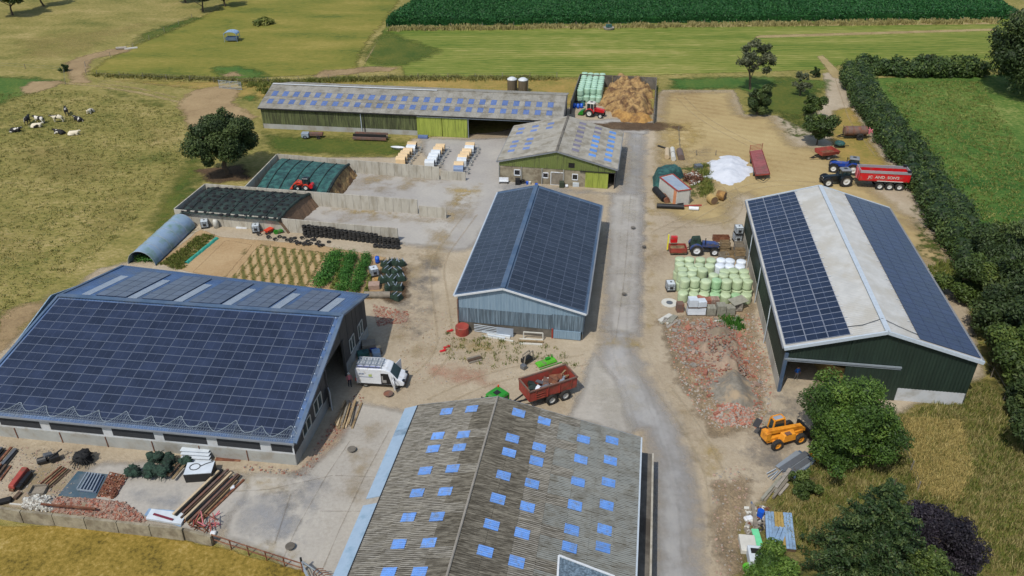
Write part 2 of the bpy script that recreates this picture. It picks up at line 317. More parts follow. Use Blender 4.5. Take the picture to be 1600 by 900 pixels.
zone('track', [(608, 43), (1560, 34), (1560, 38), (608, 47)], 'track', .4, 1.5)
zone('track', [(602, 46), (606, 46), (570, 100), (563, 103)], 'track', .3, 1)
zone('silage_apron', [(436, 288), (545, 262), (700, 278), (655, 240), (655, 214), (742, 216), (800, 212), (830, 290), (800, 305), (745, 392), (716, 396), (640, 388), (480, 348), (430, 352)], 'concrete_ground', .3, .8)
zone('road', [(973, 200), (1016, 205), (1013, 300), (1010, 480), (1004, 530), (1008, 556), (1022, 585), (1065, 650), (1095, 720), (1105, 800), (1120, 1000), (995, 1000), (1005, 700), (1000, 685), (880, 650), (905, 600), (918, 560), (935, 520), (946, 490), (957, 350), (962, 306), (780, 303), (776, 286), (800, 284), (958, 300), (972, 270)], 'asphalt', .35, .7)
zone('concrete_apron', [(885, 188), (960, 184), (1026, 188), (1016, 212), (975, 210), (940, 200)], 'concrete_ground', .5, .8)
zone('concrete_slab', [(925, 545), (968, 590), (988, 655), (1000, 690), (880, 655), (902, 610)], 'concrete_light', .15, .6)
zone('concrete_slab', [(560, 622), (640, 640), (660, 640), (540, 960), (480, 960), (430, 880), (345, 845), (340, 770), (385, 735), (465, 735), (525, 690), (548, 640)], 'concrete_light', .3, .6)
zone('concrete_slab', [(104, 745), (160, 718), (300, 720), (390, 738), (395, 770), (340, 848), (105, 794)], 'concrete_light', .4, .6)
zone('concrete_slab', [(948, 300), (1012, 300), (1008, 530), (936, 520)], 'concrete_ground', .15, .6)
zone('garden_soil', [(245, 412), (312, 358), (345, 370), (500, 383), (605, 402), (600, 460), (575, 470), (560, 465), (350, 440)], 'bare_soil', .3, .6)
zone('garden_bed', [(252, 414), (316, 366), (335, 370), (283, 422)], 'weed', .3, .5)
zone('garden_bed', [(300, 426), (352, 375), (396, 382), (352, 436)], 'bare_soil', .15, .5)
zone('garden_bed', [(357, 438), (404, 382), (512, 395), (476, 452)], 'soil_rows', .2, .4)
zone('garden_bed', [(394, 374), (400, 372), (352, 436), (344, 434)], 'weed', .3, .5)
ST = [  # outline, material
 ([(700, 300), (760, 305), (700, 400), (650, 470), (600, 440), (640, 392)], 'mud_stain'), ([(640, 400), (700, 400), (690, 470), (660, 540), (600, 500), (625, 440)], 'grey_stain'),
 ([(560, 268), (640, 262), (700, 285), (640, 300), (540, 300)], 'mud_stain'), ([(690, 290), (760, 285), (740, 320), (700, 322)], 'yellow_stain'), ([(500, 330), (700, 335), (690, 352), (520, 350)], 'mud_stain'),
 ([(480, 318), (560, 322), (690, 338), (660, 344), (540, 335)], 'yellow_stain'), ([(1005, 300), (1030, 300), (1025, 560), (1005, 540)], 'yellow_stain'), ([(940, 515), (1010, 520), (1015, 550), (930, 545)], 'yellow_stain'),
 ([(1065, 676), (1130, 690), (1140, 730), (1100, 760), (1080, 720)], 'yellow_stain'), ([(1020, 585), (1060, 610), (1100, 680), (1110, 760), (1090, 760), (1060, 660)], 'mud_stain'), ([(1105, 750), (1180, 740), (1170, 900), (1120, 960)], 'rubble_earth'),
 ([(1130, 700), (1200, 640), (1260, 690), (1240, 740), (1180, 760)], 'grey_stain'), ([(1215, 590), (1300, 600), (1250, 660), (1200, 660)], 'grey_stain'), ([(1020, 500), (1180, 470), (1200, 600), (1190, 680), (1110, 690), (1050, 590)], 'rubble_earth'),
 ([(1130, 530), (1190, 520), (1215, 640), (1160, 600)], 'brick_dust'), ([(1050, 500), (1130, 490), (1120, 640), (1060, 560)], 'brick_dust'), ([(575, 475), (640, 488), (640, 506), (590, 512)], 'brick_dust'), ([(640, 500), (650, 510), (700, 560), (640, 565), (600, 530)], 'mud_stain'),
 ([(630, 560), (760, 575), (800, 610), (680, 600)], 'brick_dust'), ([(470, 728), (520, 650), (560, 610), (560, 650), (500, 735)], 'brick_dust'), ([(380, 722), (470, 733), (480, 742), (380, 735)], 'brick_dust'), ([(0, 690), (120, 700), (160, 790), (0, 790)], 'mud_stain'),
 ([(345, 730), (480, 740), (450, 770), (350, 768)], 'yellow_stain'), ([(420, 840), (480, 870), (530, 900), (500, 960), (380, 860)], 'yellow_stain'), ([(430, 740), (520, 700), (470, 800), (430, 860)], 'grey_stain'), ([(360, 780), (440, 770), (480, 800), (470, 850), (380, 850)], 'slab_grey'), ([(205, 760), (300, 770), (280, 800), (200, 790)], 'slab_grey'), ([(470, 740), (520, 750), (490, 820), (455, 810)], 'slab_grey'),
 ([(560, 660), (620, 650), (560, 800), (500, 860)], 'mud_stain'), ([(700, 520), (800, 535), (800, 560), (700, 550)], 'yellow_stain'), ([(960, 310), (1005, 310), (1000, 500), (950, 480)], 'pale_stain'),
 ([(960, 210), (1010, 215), (1005, 300), (968, 300)], 'pale_stain'), ([(780, 300), (950, 305), (940, 318), (780, 304)], 'mud_stain'), ([(880, 196), (960, 190), (1060, 192), (1080, 205), (980, 206)], 'dark_soil'),
 ([(920, 560), (1000, 560), (1040, 680), (1000, 680), (900, 640)], 'pale_stain'), ([(1020, 232), (1120, 230), (1130, 320), (1030, 330)], 'mud_stain'), ([(1060, 260), (1110, 255), (1120, 310), (1075, 310)], 'weed'), ([(1035, 190), (1100, 190), (1110, 220), (1060, 250), (1030, 230)], 'yellow_stain'),
 ([(205, 412), (250, 370), (300, 345), (312, 358), (245, 416)], 'weed'), ([(0, 480), (60, 470), (90, 462), (20, 540), (-60, 600)], 'bare'), ([(60, 460), (180, 418), (200, 410), (190, 420), (95, 465), (20, 560), (0, 560)], 'mud_stain'), ([(1420, 300), (1460, 340), (1500, 400), (1490, 420), (1430, 400)], 'weed'),
 ([(300, 265), (380, 255), (400, 280), (330, 290)], 'dark_soil'), ([(1210, 170), (1300, 190), (1310, 215), (1230, 215)], 'weed'), ([(590, 420), (640, 410), (645, 470), (600, 478)], 'dark_soil'), ([(0, 850), (200, 850), (260, 900), (0, 960)], 'bare'), ([(1180, 780), (1230, 770), (1250, 880), (1160, 890)], 'mud_stain'),
 ([(1500, 590), (1560, 600), (1640, 720), (1600, 800), (1540, 700)], 'weed'), ([(1380, 660), (1430, 700), (1440, 780), (1400, 760)], 'weed'),
 ([(360, 372), (480, 380), (620, 385), (700, 400), (690, 420), (600, 402), (340, 380)], 'mud_stain')]
NM = dict(mud_stain='mud_patch', grey_stain='mud_patch', pale_stain='dust_patch', brick_dust='brick_dust_patch', yellow_stain='mud_patch', weed='weedy_ground', rubble_earth='rubble_ground', dark_soil='dark_soil_patch', slab_grey='dust_patch', bare='bare_ground')
for pl, mt in ST: zone(NM[mt], pl, mt, 1, .8)
def strip(name, pts, wd, mat, amp=.1, cell=.5, off=0):
    q0 = [P(*p) for p in pts]; q = []
    for p, p2 in zip(q0[:-1], q0[1:]):
        n = max(1, int((p2 - p).length / 1.2)); q += [p.lerp(p2, i / n) for i in range(n)]
    q.append(q0[-1]); q = [sum((q[max(0, min(len(q) - 1, i + k))] for k in range(-3, 4)), Vector()) / 7 for i in range(len(q))] if len(q0) > 2 and wd > .3 else q
    pa = np.array([(p.x, p.y) for p in q]); zs = [level(*(pa[i:i + 9].min(0) - 1.5), *(pa[i:i + 9].max(0) + 1.5)) for i in range(0, len(pa), 8)]; zz = max(zs); ZN[-len(zs):] = [(*r_[:4], round(zz / .004)) for r_ in ZN[-len(zs):]]; V, sdv = [], []
    for i, p in enumerate(q):
        d = (q[min(i + 1, len(q) - 1)] - q[max(i - 1, 0)]).normalized(); n = Vector((-d.y, d.x, 0)); w_ = wd * random.uniform(.75, 1.2)
        for k, e in ((-.5, 0), (0, .5), (.5, 0)): v = p + n * (off + k * w_); V.append((v.x, v.y, zz)); sdv.append(e * wd)
    F = np.array([(i * 3 + k, i * 3 + k + 1, (i + 1) * 3 + k + 1, (i + 1) * 3 + k) for i in range(len(q) - 1) for k in range(2)])
    me = npmesh(name, np.array(V), F, mat); me.attributes.new('sd', 'FLOAT', 'POINT').data.foreach_set('value', np.array(sdv, 'f')); struct(name, me)
gm('rut', [S(150, 134, 104), S(168, 152, 122), S(184, 168, 138)], s1=.3, s2=3, amp=.03, soft=.2, op=.3, bump=.02)
gm('rut_dark', [S(112, 102, 88), S(128, 118, 102), S(142, 132, 116)], s1=.3, s2=3, amp=.03, soft=.3, op=.1, bump=.02)
for pts, m in (([(1135, 288), (1150, 305), (1155, 330), (1120, 350), (1030, 352)], 'rut'), ([(1180, 230), (1130, 205), (1090, 180), (1060, 150)], 'rut'), ([(1290, 290), (1200, 285), (1150, 300), (1080, 340), (1020, 370)], 'rut'), ([(1310, 120), (1335, 190), (1380, 250)], 'rut'),
               ([(985, 210), (985, 300), (975, 420), (965, 540), (1000, 640), (1040, 760), (1050, 900)], 'rut_dark'), ([(1000, 300), (992, 450), (990, 540), (1040, 640), (1075, 760), (1085, 900)], 'rut_dark'), ([(640, 600), (700, 560), (690, 480), (680, 410), (740, 330)], 'rut'), ([(660, 640), (760, 590), (930, 560)], 'rut'), ([(1120, 880), (1130, 780), (1100, 700), (1030, 600)], 'rut')):
    for o_ in (-.9, .9): strip('wheel_track', pts, .42, m, .1, .45, o_)
gm('joint_dirt', [S(96, 84, 60), S(112, 98, 72), S(132, 116, 84)], s1=.6, s2=4, amp=.05, soft=.14, op=.5, bump=.03)
for pts in ([(608, 674), (570, 745), (530, 830), (500, 900)], [(547, 690), (510, 745), (462, 830), (440, 880)], [(524, 744), (580, 746), (596, 748)], [(455, 772), (430, 850)], [(350, 770), (420, 766), (520, 744)], [(500, 800), (575, 800)], [(948, 362), (1012, 362)], [(942, 430), (1010, 430)], [(938, 478), (1008, 478)], [(985, 306), (975, 440), (962, 530)], [(490, 346), (560, 352), (640, 388)], [(560, 320), (700, 338)]): strip('slab_joint', pts, .16, 'joint_dirt', .08, .35)
zone('earth_paddock', [(-160, 812), (0, 822), (160, 822), (330, 852), (475, 892), (490, 905), (480, 1000), (-200, 1000)], 'mud_gold', .2, .8)
# ------------------------------------------------------------ general materials
pm('panel_cell', S(26, 34, 52), S(36, 45, 66), scale=.8, rough=.16, var=.25, spec=.75, stretch=(1, 1, 1))
pm('panel_cell_blue', S(22, 32, 62), S(28, 38, 74), scale=.8, rough=.22, var=.12, spec=.8)
flat('panel_frame', S(108, 118, 136), .45, .3)
flat('panel_line', S(62, 72, 98), .4, .2)
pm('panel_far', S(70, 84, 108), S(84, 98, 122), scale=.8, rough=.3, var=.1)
pm('panel_cell_b', S(33, 38, 48), S(44, 50, 60), scale=.8, rough=.2, var=.2, spec=.7)
flat('panel_frame_pale', S(150, 157, 170), .45, .3)
pm('steel_blue', S(68, 88, 112), S(84, 106, 130), scale=.6, rough=.5, metal=.2, c3=S(92, 106, 124))
pm('roof_blue', S(66, 92, 132), S(84, 112, 152), scale=.5, rough=.45, metal=.2, c3=S(84, 98, 118))
pm('fibre_roof', S(134, 131, 122), S(148, 145, 136), scale=.7, rough=.9, c3=S(118, 113, 100), c3s=.5, var=.06, bump=.01)
pm('fibre_pale', S(168, 168, 164), S(182, 182, 178), scale=.7, rough=.85, c3=S(166, 163, 154), c3s=.3, var=.03)
pm('fibre_mossy', S(142, 139, 131), S(120, 116, 107), scale=1.1, rough=.95, c3=S(92, 88, 78), c3s=1.0, c3t=.55, var=.07, detail=9, stretch=(.7, 5, 2), rot=R(9.4), lo=.4, hi=.6)
pm('fibre_dark', S(116, 111, 99), S(92, 87, 76), scale=1.1, rough=.95, c3=S(66, 61, 50), c3s=1.0, c3t=.5, var=.07, detail=9, stretch=(.7, 5, 2), rot=R(9.4), lo=.4, hi=.6)
pm('dark_trough', S(86, 83, 75), S(56, 53, 46), scale=.9, rough=.95, c3=S(116, 113, 103), c3s=.8, c3t=.56, var=.08, detail=9, stretch=(.7, 4, 2), rot=R(9.4), lo=.4, hi=.6)  # darker colour for trough faces: stronger rib stripes put into the colour
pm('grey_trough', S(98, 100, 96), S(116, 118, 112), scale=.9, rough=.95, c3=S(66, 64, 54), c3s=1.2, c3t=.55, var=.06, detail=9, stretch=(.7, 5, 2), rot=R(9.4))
pm('fibre_grey', S(116, 120, 118), S(132, 134, 130), scale=.8, rough=.9, c3=S(94, 92, 84), c3s=.8, var=.07, bump=.01)
pm('skylight_blue', S(74, 120, 184), S(90, 136, 198), scale=1.5, rough=.5, var=.1, c3=S(92, 112, 140), c3s=2.6, c3t=.57)
pm('skylight_blue_far', S(84, 104, 148), S(98, 118, 162), scale=1.5, rough=.5, var=.1)
pm('skylight_dull', S(96, 94, 112), S(108, 106, 120), scale=1.5, rough=.6, var=.1)
pm('skylight_grey', S(134, 146, 160), S(150, 160, 170), scale=1, rough=.4)
pm('green_clad', S(92, 104, 50), S(112, 122, 62), scale=1.2, rough=.7, stretch=(2.5, 2.5, .25), c3=S(76, 84, 46), c3s=1.2)
pm('green_clad_old', S(72, 80, 44), S(98, 104, 66), scale=1.6, rough=.8, stretch=(2.5, 2.5, .2), c3=S(58, 62, 38), c3s=1.5, c3t=.5)
pm('green_door', S(136, 148, 58), S(152, 162, 70), scale=1.2, rough=.6, stretch=(3, 3, .25), c3=S(118, 128, 52), c3s=1.5)
pm('dark_green_clad', S(26, 40, 32), S(34, 50, 40), scale=1, rough=.6, stretch=(2, 2, .3))
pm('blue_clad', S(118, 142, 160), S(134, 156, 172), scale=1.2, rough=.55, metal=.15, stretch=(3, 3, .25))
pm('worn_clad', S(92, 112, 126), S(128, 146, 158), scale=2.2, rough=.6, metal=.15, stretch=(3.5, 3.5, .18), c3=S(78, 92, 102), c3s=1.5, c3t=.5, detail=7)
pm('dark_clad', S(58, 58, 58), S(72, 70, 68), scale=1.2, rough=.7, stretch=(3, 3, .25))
pm('block_wall', S(146, 147, 142), S(160, 161, 156), scale=1.4, rough=.9, c3=S(138, 134, 124), c3s=.7, bump=.004)
pm('white_wall', S(176, 180, 182), S(192, 194, 196), scale=1.4, rough=.8, c3=S(160, 160, 156), c3s=.7)
pm('concrete_wall', S(164, 159, 146), S(174, 169, 156), scale=1.2, rough=.9, stretch=(1.5, 1.5, .4), c3=S(146, 139, 124), c3s=.8, c3t=.56, bump=.006, var=.05)
pm('old_concrete', S(132, 124, 104), S(152, 143, 122), scale=1.4, rough=.95, c3=S(112, 102, 84), c3s=.8, c3t=.53, bump=.01)
pm('dark_concrete', S(92, 88, 80), S(112, 106, 96), scale=1.5, rough=.95, c3=S(70, 64, 56))
pm('black_inside', S(22, 20, 18), rough=.9)
pm('louvre', S(26, 28, 32), S(34, 36, 40), rough=.6)
flat('trim_pale', S(178, 188, 196), .5)
flat('trim_white', S(200, 204, 206), .5)
flat('trim_grey', S(120, 124, 128), .6)
flat('white_paint', S(214, 218, 222), .35, c3=S(176, 168, 152), c3s=1.6, c3t=.62)
flat('off_white', S(196, 194, 184), .6)
pm('cream', S(206, 178, 136), S(216, 190, 150), scale=1.5, rough=.7, var=.06)
pm('hutch_white', S(196, 202, 206), S(208, 214, 218), scale=1.5, rough=.6, var=.05)
flat('hutch_blue', S(130, 148, 176), .6)
flat('glass_dark', S(24, 30, 36), .08, spec=.8)
flat('glass_green', S(40, 58, 60), .1, spec=.8)
pm('tyre', S(30, 30, 30), S(42, 41, 39), scale=5, rough=.85, var=.25, c3=S(60, 56, 50), c3s=2, c3t=.6)
flat('rim_pale', S(206, 206, 200), .5)
flat('rim_grey', S(128, 128, 124), .5)
flat('black_plastic', S(24, 25, 27), .5)
flat('dark_metal', S(48, 48, 48), .5, .4)
flat('grey_metal', S(118, 122, 126), .45, .5)
flat('galv', S(156, 166, 174), .45, .4)
flat('black_paint', S(22, 26, 28), .3, spec=.6)
flat('blue_paint', S(26, 62, 148), .3, c3=S(112, 98, 84), c3s=1.6, c3t=.62)
flat('red_paint', S(196, 28, 34), .35, c3=S(112, 98, 84), c3s=1.6, c3t=.62)
flat('red_old', S(150, 58, 46), .6)
pm('red_worn', S(158, 66, 54), S(138, 54, 44), scale=1.5, rough=.65, c3=S(110, 70, 52), c3s=1.2, c3t=.58)
pm('red_faded', S(132, 70, 70), S(146, 84, 82), scale=1.5, rough=.7, c3=S(112, 78, 70))
flat('orange_red', S(206, 62, 36), .5)
flat('blue_dull', S(52, 72, 122), .5, c3=S(96, 88, 80), c3s=2, c3t=.56)
flat('green_paint', S(40, 132, 34), .35, c3=S(112, 98, 84), c3s=1.6, c3t=.62)
flat('lime', S(84, 170, 40), .5, c3=S(112, 98, 84), c3s=1.6, c3t=.62)
flat('dark_green_metal', S(52, 62, 46), .6)
pm('yellow_paint', S(226, 152, 44), S(212, 136, 36), scale=1.5, rough=.5, c3=S(170, 100, 30), c3s=1.5, c3t=.62)
flat('lamp_yellow', S(226, 216, 60), .4)
flat('pink', S(196, 110, 118), .7)
flat('silver', S(176, 174, 178), .4, .4)
pm('rust', S(112, 66, 44), S(84, 50, 36), scale=4, rough=.9, c3=S(132, 92, 66), c3s=2)
pm('rust_brown', S(92, 74, 66), S(108, 88, 78), scale=2, rough=.8, c3=S(120, 78, 60), c3s=1.2)
pm('wood', S(128, 108, 78), S(150, 130, 98), scale=2, rough=.9, stretch=(1, 1, 4), var=.18, c3=S(100, 84, 62), c3s=1.5)
pm('wood_grey', S(112, 104, 92), S(134, 126, 112), scale=2, rough=.9, var=.15)
pm('wood_dark', S(70, 56, 44), S(90, 72, 56), scale=3, rough=.9, var=.15)
pm('bark', S(66, 56, 44), S(88, 76, 60), scale=3, rough=.95, bump=.02)
pm('net_green', S(30, 52, 40), S(44, 66, 52), scale=6, rough=.95, c3=S(22, 34, 26), c3s=2, bump=.04, bscale=8, var=.15)
pm('tarp_teal', S(40, 84, 78), S(58, 106, 98), scale=2.5, rough=.6, c3=S(30, 62, 60), c3s=.9, c3t=.5, bump=.12, bscale=2.2, detail=8)
pm('tarp_dark', S(32, 48, 42), S(46, 64, 56), scale=2.5, rough=.7, c3=S(22, 30, 28), c3s=.9, c3t=.5, bump=.12, bscale=2.2, detail=8)
flat('black_rubber', S(18, 18, 18), .8)
pm('straw', S(176, 138, 78), S(150, 112, 60), scale=2.5, rough=.95, c3=S(110, 80, 50), c3s=.5, c3t=.55, bump=.15, bscale=3, detail=8)
pm('straw_bale', S(176, 152, 98), S(154, 128, 78), scale=4, rough=.95, stretch=(1, 1, 4), bump=.03)
pm('manure', S(146, 118, 76), S(172, 140, 90), scale=1.1, rough=.95, c3=S(96, 70, 46), c3s=.6, c3t=.52, bump=.25, bscale=2.2, detail=8)
pm('silage_face', S(122, 98, 76), S(104, 82, 62), scale=1.5, rough=.95, stretch=(1, 1, 5), bump=.05)
pm('lime_heap', S(186, 190, 196), S(202, 205, 210), scale=.8, rough=.95, bump=.05, bscale=1.6)
pm('gravel', S(130, 124, 112), S(112, 106, 94), scale=3, rough=.95, c3=S(156, 138, 112), c3s=.6, bump=.06, bscale=7, detail=8)
pm('rubble', S(158, 136, 116), S(140, 122, 104), scale=3.5, rough=.95, c3=S(132, 118, 98), c3s=.4, c3t=.5, bump=.08, bscale=7, detail=8)
pm('brick_red', S(158, 102, 82), S(138, 90, 74), scale=3, rough=.9, var=.25)
pm('brick_pale', S(162, 136, 120), S(140, 118, 104), scale=3, rough=.9, var=.25)
pm('stone_grey', S(148, 142, 132), S(128, 122, 112), scale=3, rough=.9, var=.25)
pm('bale_green', S(164, 180, 142), S(178, 192, 156), scale=1.8, rough=.42, var=.07, bump=.012, bscale=5, spec=.5)
pm('bale_mint', S(138, 174, 130), S(154, 186, 144), scale=1.8, rough=.42, var=.06, bump=.012, bscale=5)
pm('bale_pale', S(150, 184, 158), S(166, 198, 174), scale=1.8, rough=.42, var=.06, bump=.012, bscale=5)
pm('bale_white', S(202, 210, 216), S(214, 220, 226), scale=1.8, rough=.42, var=.04, bump=.012, bscale=5)
flat('ibc_white', S(190, 198, 202), .4)
flat('barrel_blue', S(18, 84, 190), .4)
flat('tank_cream', S(190, 170, 138), .5)
flat('tank_brown', S(104, 88, 80), .6)
pm('polytunnel', S(124, 146, 168), S(140, 160, 178), scale=1.2, rough=.3, c3=S(108, 134, 128), c3s=.6, c3t=.55)
pm('silo_brown', S(88, 78, 64), S(104, 94, 78), scale=1.5, rough=.6, stretch=(2, 2, .3))
pm('board_white', S(198, 206, 212), S(184, 192, 198), scale=1.2, rough=.6)
pm('sheet_blue', S(122, 150, 180), S(138, 166, 194), scale=1.4, rough=.5, c3=S(112, 132, 152), c3s=1)
pm('canopy_blue', S(140, 160, 178), S(154, 174, 192), scale=.7, rough=.5, c3=S(124, 148, 166), c3s=.7)
flat('mint_plastic', S(112, 206, 150), .4)
pm('block_grey', S(126, 124, 110), S(142, 140, 126), scale=3, rough=.9, var=.08)
flat('skin', S(188, 140, 116), .6)
flat('cloth_pink', S(190, 112, 124), .8)
flat('cloth_navy', S(36, 38, 54), .8)
flat('cloth_blue', S(24, 106, 200), .8)
flat('cloth_grey', S(140, 138, 134), .8)
flat('soil_brown', S(84, 62, 44), .95)
pm('liner', S(72, 84, 92), S(92, 104, 110), scale=1, rough=.5, c3=S(60, 84, 96), c3s=.6)
pm('bird_net', S(148, 160, 168), rough=.8)
# ------------------------------------------------------------ buildings
def corners(cx, cy, yaw, L, W, he, hr, ro, dh):
    a = Vector((math.cos(R(yaw)), math.sin(R(yaw)), 0)); n = Vector((-a.y, a.x, 0)); o = {}
    for e, s in (('a', -1), ('b', 1)):
        c = Vector((cx, cy, 0)) + a * s * L / 2
        o['e0' + e] = c - n * W / 2 + Vector((0, 0, he - dh / 2)); o['e1' + e] = c + n * W / 2 + Vector((0, 0, he + dh / 2)); o['r' + e] = c + n * ro * W / 2 + Vector((0, 0, hr))
    return o
class Bl:
    def __init__(s, name, label, c, cat='barn'):
        s.c = c; m = (c['e0a'] + c['e0b'] + c['e1a'] + c['e1b']) / 4; m.z = 0
        s.root = thing(name, label, cat, m)
    def Q(s, side):               # (s along the ridge, t from eave to ridge, offset) -> point
        c = s.c; A, B, C_, D = c['e%da' % side], c['e%db' % side], c['rb'], c['ra']
        n = (B - A).cross(D - A).normalized(); n = n if n.z > 0 else -n
        return lambda u, t, o=0: A * (1 - u) * (1 - t) + B * u * (1 - t) + C_ * u * t + D * (1 - u) * t + n * o
def slab(b, side, mat, nrib, rh=.04, th=.1, u0=0, u1=1, t0=0, t1=1, name='roof', flip=False, off=0, label=None):
    q = b.Q(side); mb = MB(); vs = []; K = nrib * 2
    for i in range(K + 1):
        u = u0 + (u1 - u0) * i / K; o = off + (rh if (i // 1) % 2 else 0)
        for t, oo in ((t0, o), (t1, o), (t0, off - th), (t1, off - th)): vs.append(q(u, t, oo))
    fs = []
    for i in range(K):
        k = i * 4
        fs += [(k, k + 4, k + 5, k + 1), (k + 2, k + 3, k + 7, k + 6), (k, k + 2, k + 6, k + 4), (k + 1, k + 5, k + 7, k + 3)]
    fs += [(0, 1, 3, 2), (K * 4, K * 4 + 2, K * 4 + 3, K * 4 + 1)]
    mb.add(vs, fs); return part(name, mb, mat, b.root, world=True, label=label)
def panel(b, q, u0, u1, t0, t1, mats, off=.1, lines='u', fw=.014, name='solar_panel', mb=None, gap=.0):
    own = mb is None
    if own: mb = MB()
    w1 = (q(u1, t0) - q(u0, t0)).length; w2 = (q(u0, t1) - q(u0, t0)).length; g = .012
    du, dt = (u1 - u0) * g / w1, (t1 - t0) * g / w2; u0 += du; u1 -= du; t0 += dt; t1 -= dt
    fu, ft = (u1 - u0) * fw / w1 * 1.6, (t1 - t0) * fw / w2 * 1.6
    o = [q(u0, t0, off + .04), q(u1, t0, off + .04), q(u1, t1, off + .04), q(u0, t1, off + .04)]
    lo = [q(u0, t0, off), q(u1, t0, off), q(u1, t1, off), q(u0, t1, off)]
    mb.add(lo + o, [(0, 1, 5, 4), (1, 2, 6, 5), (2, 3, 7, 6), (3, 0, 4, 7)], 1)
    um, tm = (u0 + u1) / 2, (t0 + t1) / 2
    a, c_, e, f = u0 + fu, u1 - fu, t0 + ft, t1 - ft
    z = off + .036
    if lines == 'u': cells = [(a, um - fu * .45, e, f), (um + fu * .45, c_, e, f)]; strip = (um - fu * .45, um + fu * .45, e, f)
    elif lines == 't': cells = [(a, c_, e, tm - ft * .4), (a, c_, tm + ft * .4, f)]; strip = (a, c_, tm - ft * .4, tm + ft * .4)
    else: cells = [(a, c_, e, f)]; strip = None
    for x0, x1, y0, y1 in cells: mb.add([q(x0, y0, z), q(x1, y0, z), q(x1, y1, z), q(x0, y1, z)], [(0, 1, 2, 3)], 0)
    if strip: x0, x1, y0, y1 = strip; mb.add([q(x0, y0, z), q(x1, y0, z), q(x1, y1, z), q(x0, y1, z)], [(0, 1, 2, 3)], 2)
    i = [q(a, e, off + .04), q(c_, e, off + .04), q(c_, f, off + .04), q(a, f, off + .04)]
    mb.add(o + i, [(0, 1, 5, 4), (1, 2, 6, 5), (2, 3, 7, 6), (3, 0, 4, 7)], 1)
    if own: part(name, mb, mats, b.root, world=True)
def walls(b, A, B, top, n, mat, z0=0, holes=(), name='wall_panel', ins=0, th=.1, rib=.035, nr=3, join=False, label=None):
    """cladding in n strips from A to B; top(s) gives the height; holes (s0, s1, z0, z1) are left open"""
    A = Vector((A[0], A[1], 0)); B = Vector((B[0], B[1], 0)); d = (B - A).normalized(); nrm = Vector((d.y, -d.x, 0)); A = A - nrm * ins; B = B - nrm * ins
    cuts = sorted(set([i / n for i in range(n + 1)] + [x for h in holes for x in h[:2]])); J = MB() if join else None
    for s0, s1 in zip(cuts[:-1], cuts[1:]):
        if s1 - s0 < 1e-4: continue
        sm = (s0 + s1) / 2; spans = [(z0 if callable(z0) is False else 0, None)]
        for h in holes:
            if h[0] <= sm <= h[1]:
                ns = []
                for a, c_ in spans:
                    if a < h[2]: ns.append((a, h[2]))
                    ns.append((h[3], c_))
                spans = ns
        for a, c_ in spans:
            mb = J if join else MB(); K = nr * 2; vs = []
            if c_ is None and min(top(s0), top(s1)) - a < .05: continue
            for k in range(K + 1):
                s = s0 + (s1 - s0) * k / K; p = A.lerp(B, s); o = nrm * (rib if k % 2 else 0); z1 = top(s) if c_ is None else c_
                z1 = max(z1, a + .02)
                for zz, oo in ((a, o), (z1, o), (a, -nrm * th), (z1, -nrm * th)): vs.append(Vector((p.x, p.y, zz)) + oo)
            fs = []
            for k in range(K):
                j = k * 4; fs += [(j, j + 4, j + 5, j + 1), (j + 2, j + 3, j + 7, j + 6), (j, j + 2, j + 6, j + 4), (j + 1, j + 5, j + 7, j + 3)]
            fs += [(0, 1, 3, 2), (K * 4, K * 4 + 2, K * 4 + 3, K * 4 + 1)]
            mb.add(vs, fs)
            if not join: part(name, mb, mat, b.root, world=True, label=label)
    if join: part(name, J, mat, b.root, world=True, label=label)
def wpt(A, B, s, z, o=0):
    d = (B - A).normalized(); n = Vector((d.y, -d.x, 0)); p = A.lerp(B, s) + n * o; p.z = z; return p
def opening(b, A, B, s0, s1, z0, z1, kind='window', frame='white_paint', glass='glass_dark', bars=1, fw=.09, name='window'):
    mb = MB()
    for (p, q) in (((s0, z0), (s1, z0)), ((s0, z1), (s1, z1))): mb.beam(wpt(A, B, p[0], p[1], .02), wpt(A, B, q[0], q[1], .02), .1, fw)
    for s in [s0 + (s1 - s0) * i / (bars + 1) for i in range(bars + 2)]: mb.beam(wpt(A, B, s, z0, .025), wpt(A, B, s, z1, .025), fw, .1, up=wpt(A, B, 1, 0) - wpt(A, B, 0, 0))
    f = part(name, mb, frame, b.root, world=True)
    g = MB(); g.hexa([wpt(A, B, s0, z0, -.04), wpt(A, B, s1, z0, -.04), wpt(A, B, s1, z0, .0), wpt(A, B, s0, z0, .0), wpt(A, B, s0, z1, -.04), wpt(A, B, s1, z1, -.04), wpt(A, B, s1, z1, .0), wpt(A, B, s0, z1, .0)])
    part('pane', g, glass, f, world=True); return f
def leafpanel(b, A, B, s0, s1, z0, z1, mat, o=.12, th=.06, name='door', rib=6, label=None):
    mb = MB(); K = rib * 2; vs = []
    for k in range(K + 1):
        s = s0 + (s1 - s0) * k / K; e = .03 if k % 2 else 0
        vs += [wpt(A, B, s, z0, o + e), wpt(A, B, s, z1, o + e), wpt(A, B, s, z0, o - th), wpt(A, B, s, z1, o - th)]
    fs = []
    for k in range(K): j = k * 4; fs += [(j, j + 4, j + 5, j + 1), (j + 2, j + 3, j + 7, j + 6), (j, j + 2, j + 6, j + 4), (j + 1, j + 5, j + 7, j + 3)]
    fs += [(0, 1, 3, 2), (K * 4, K * 4 + 2, K * 4 + 3, K * 4 + 1)]
    mb.add(vs, fs); return part(name, mb, mat, b.root, world=True, label=label)
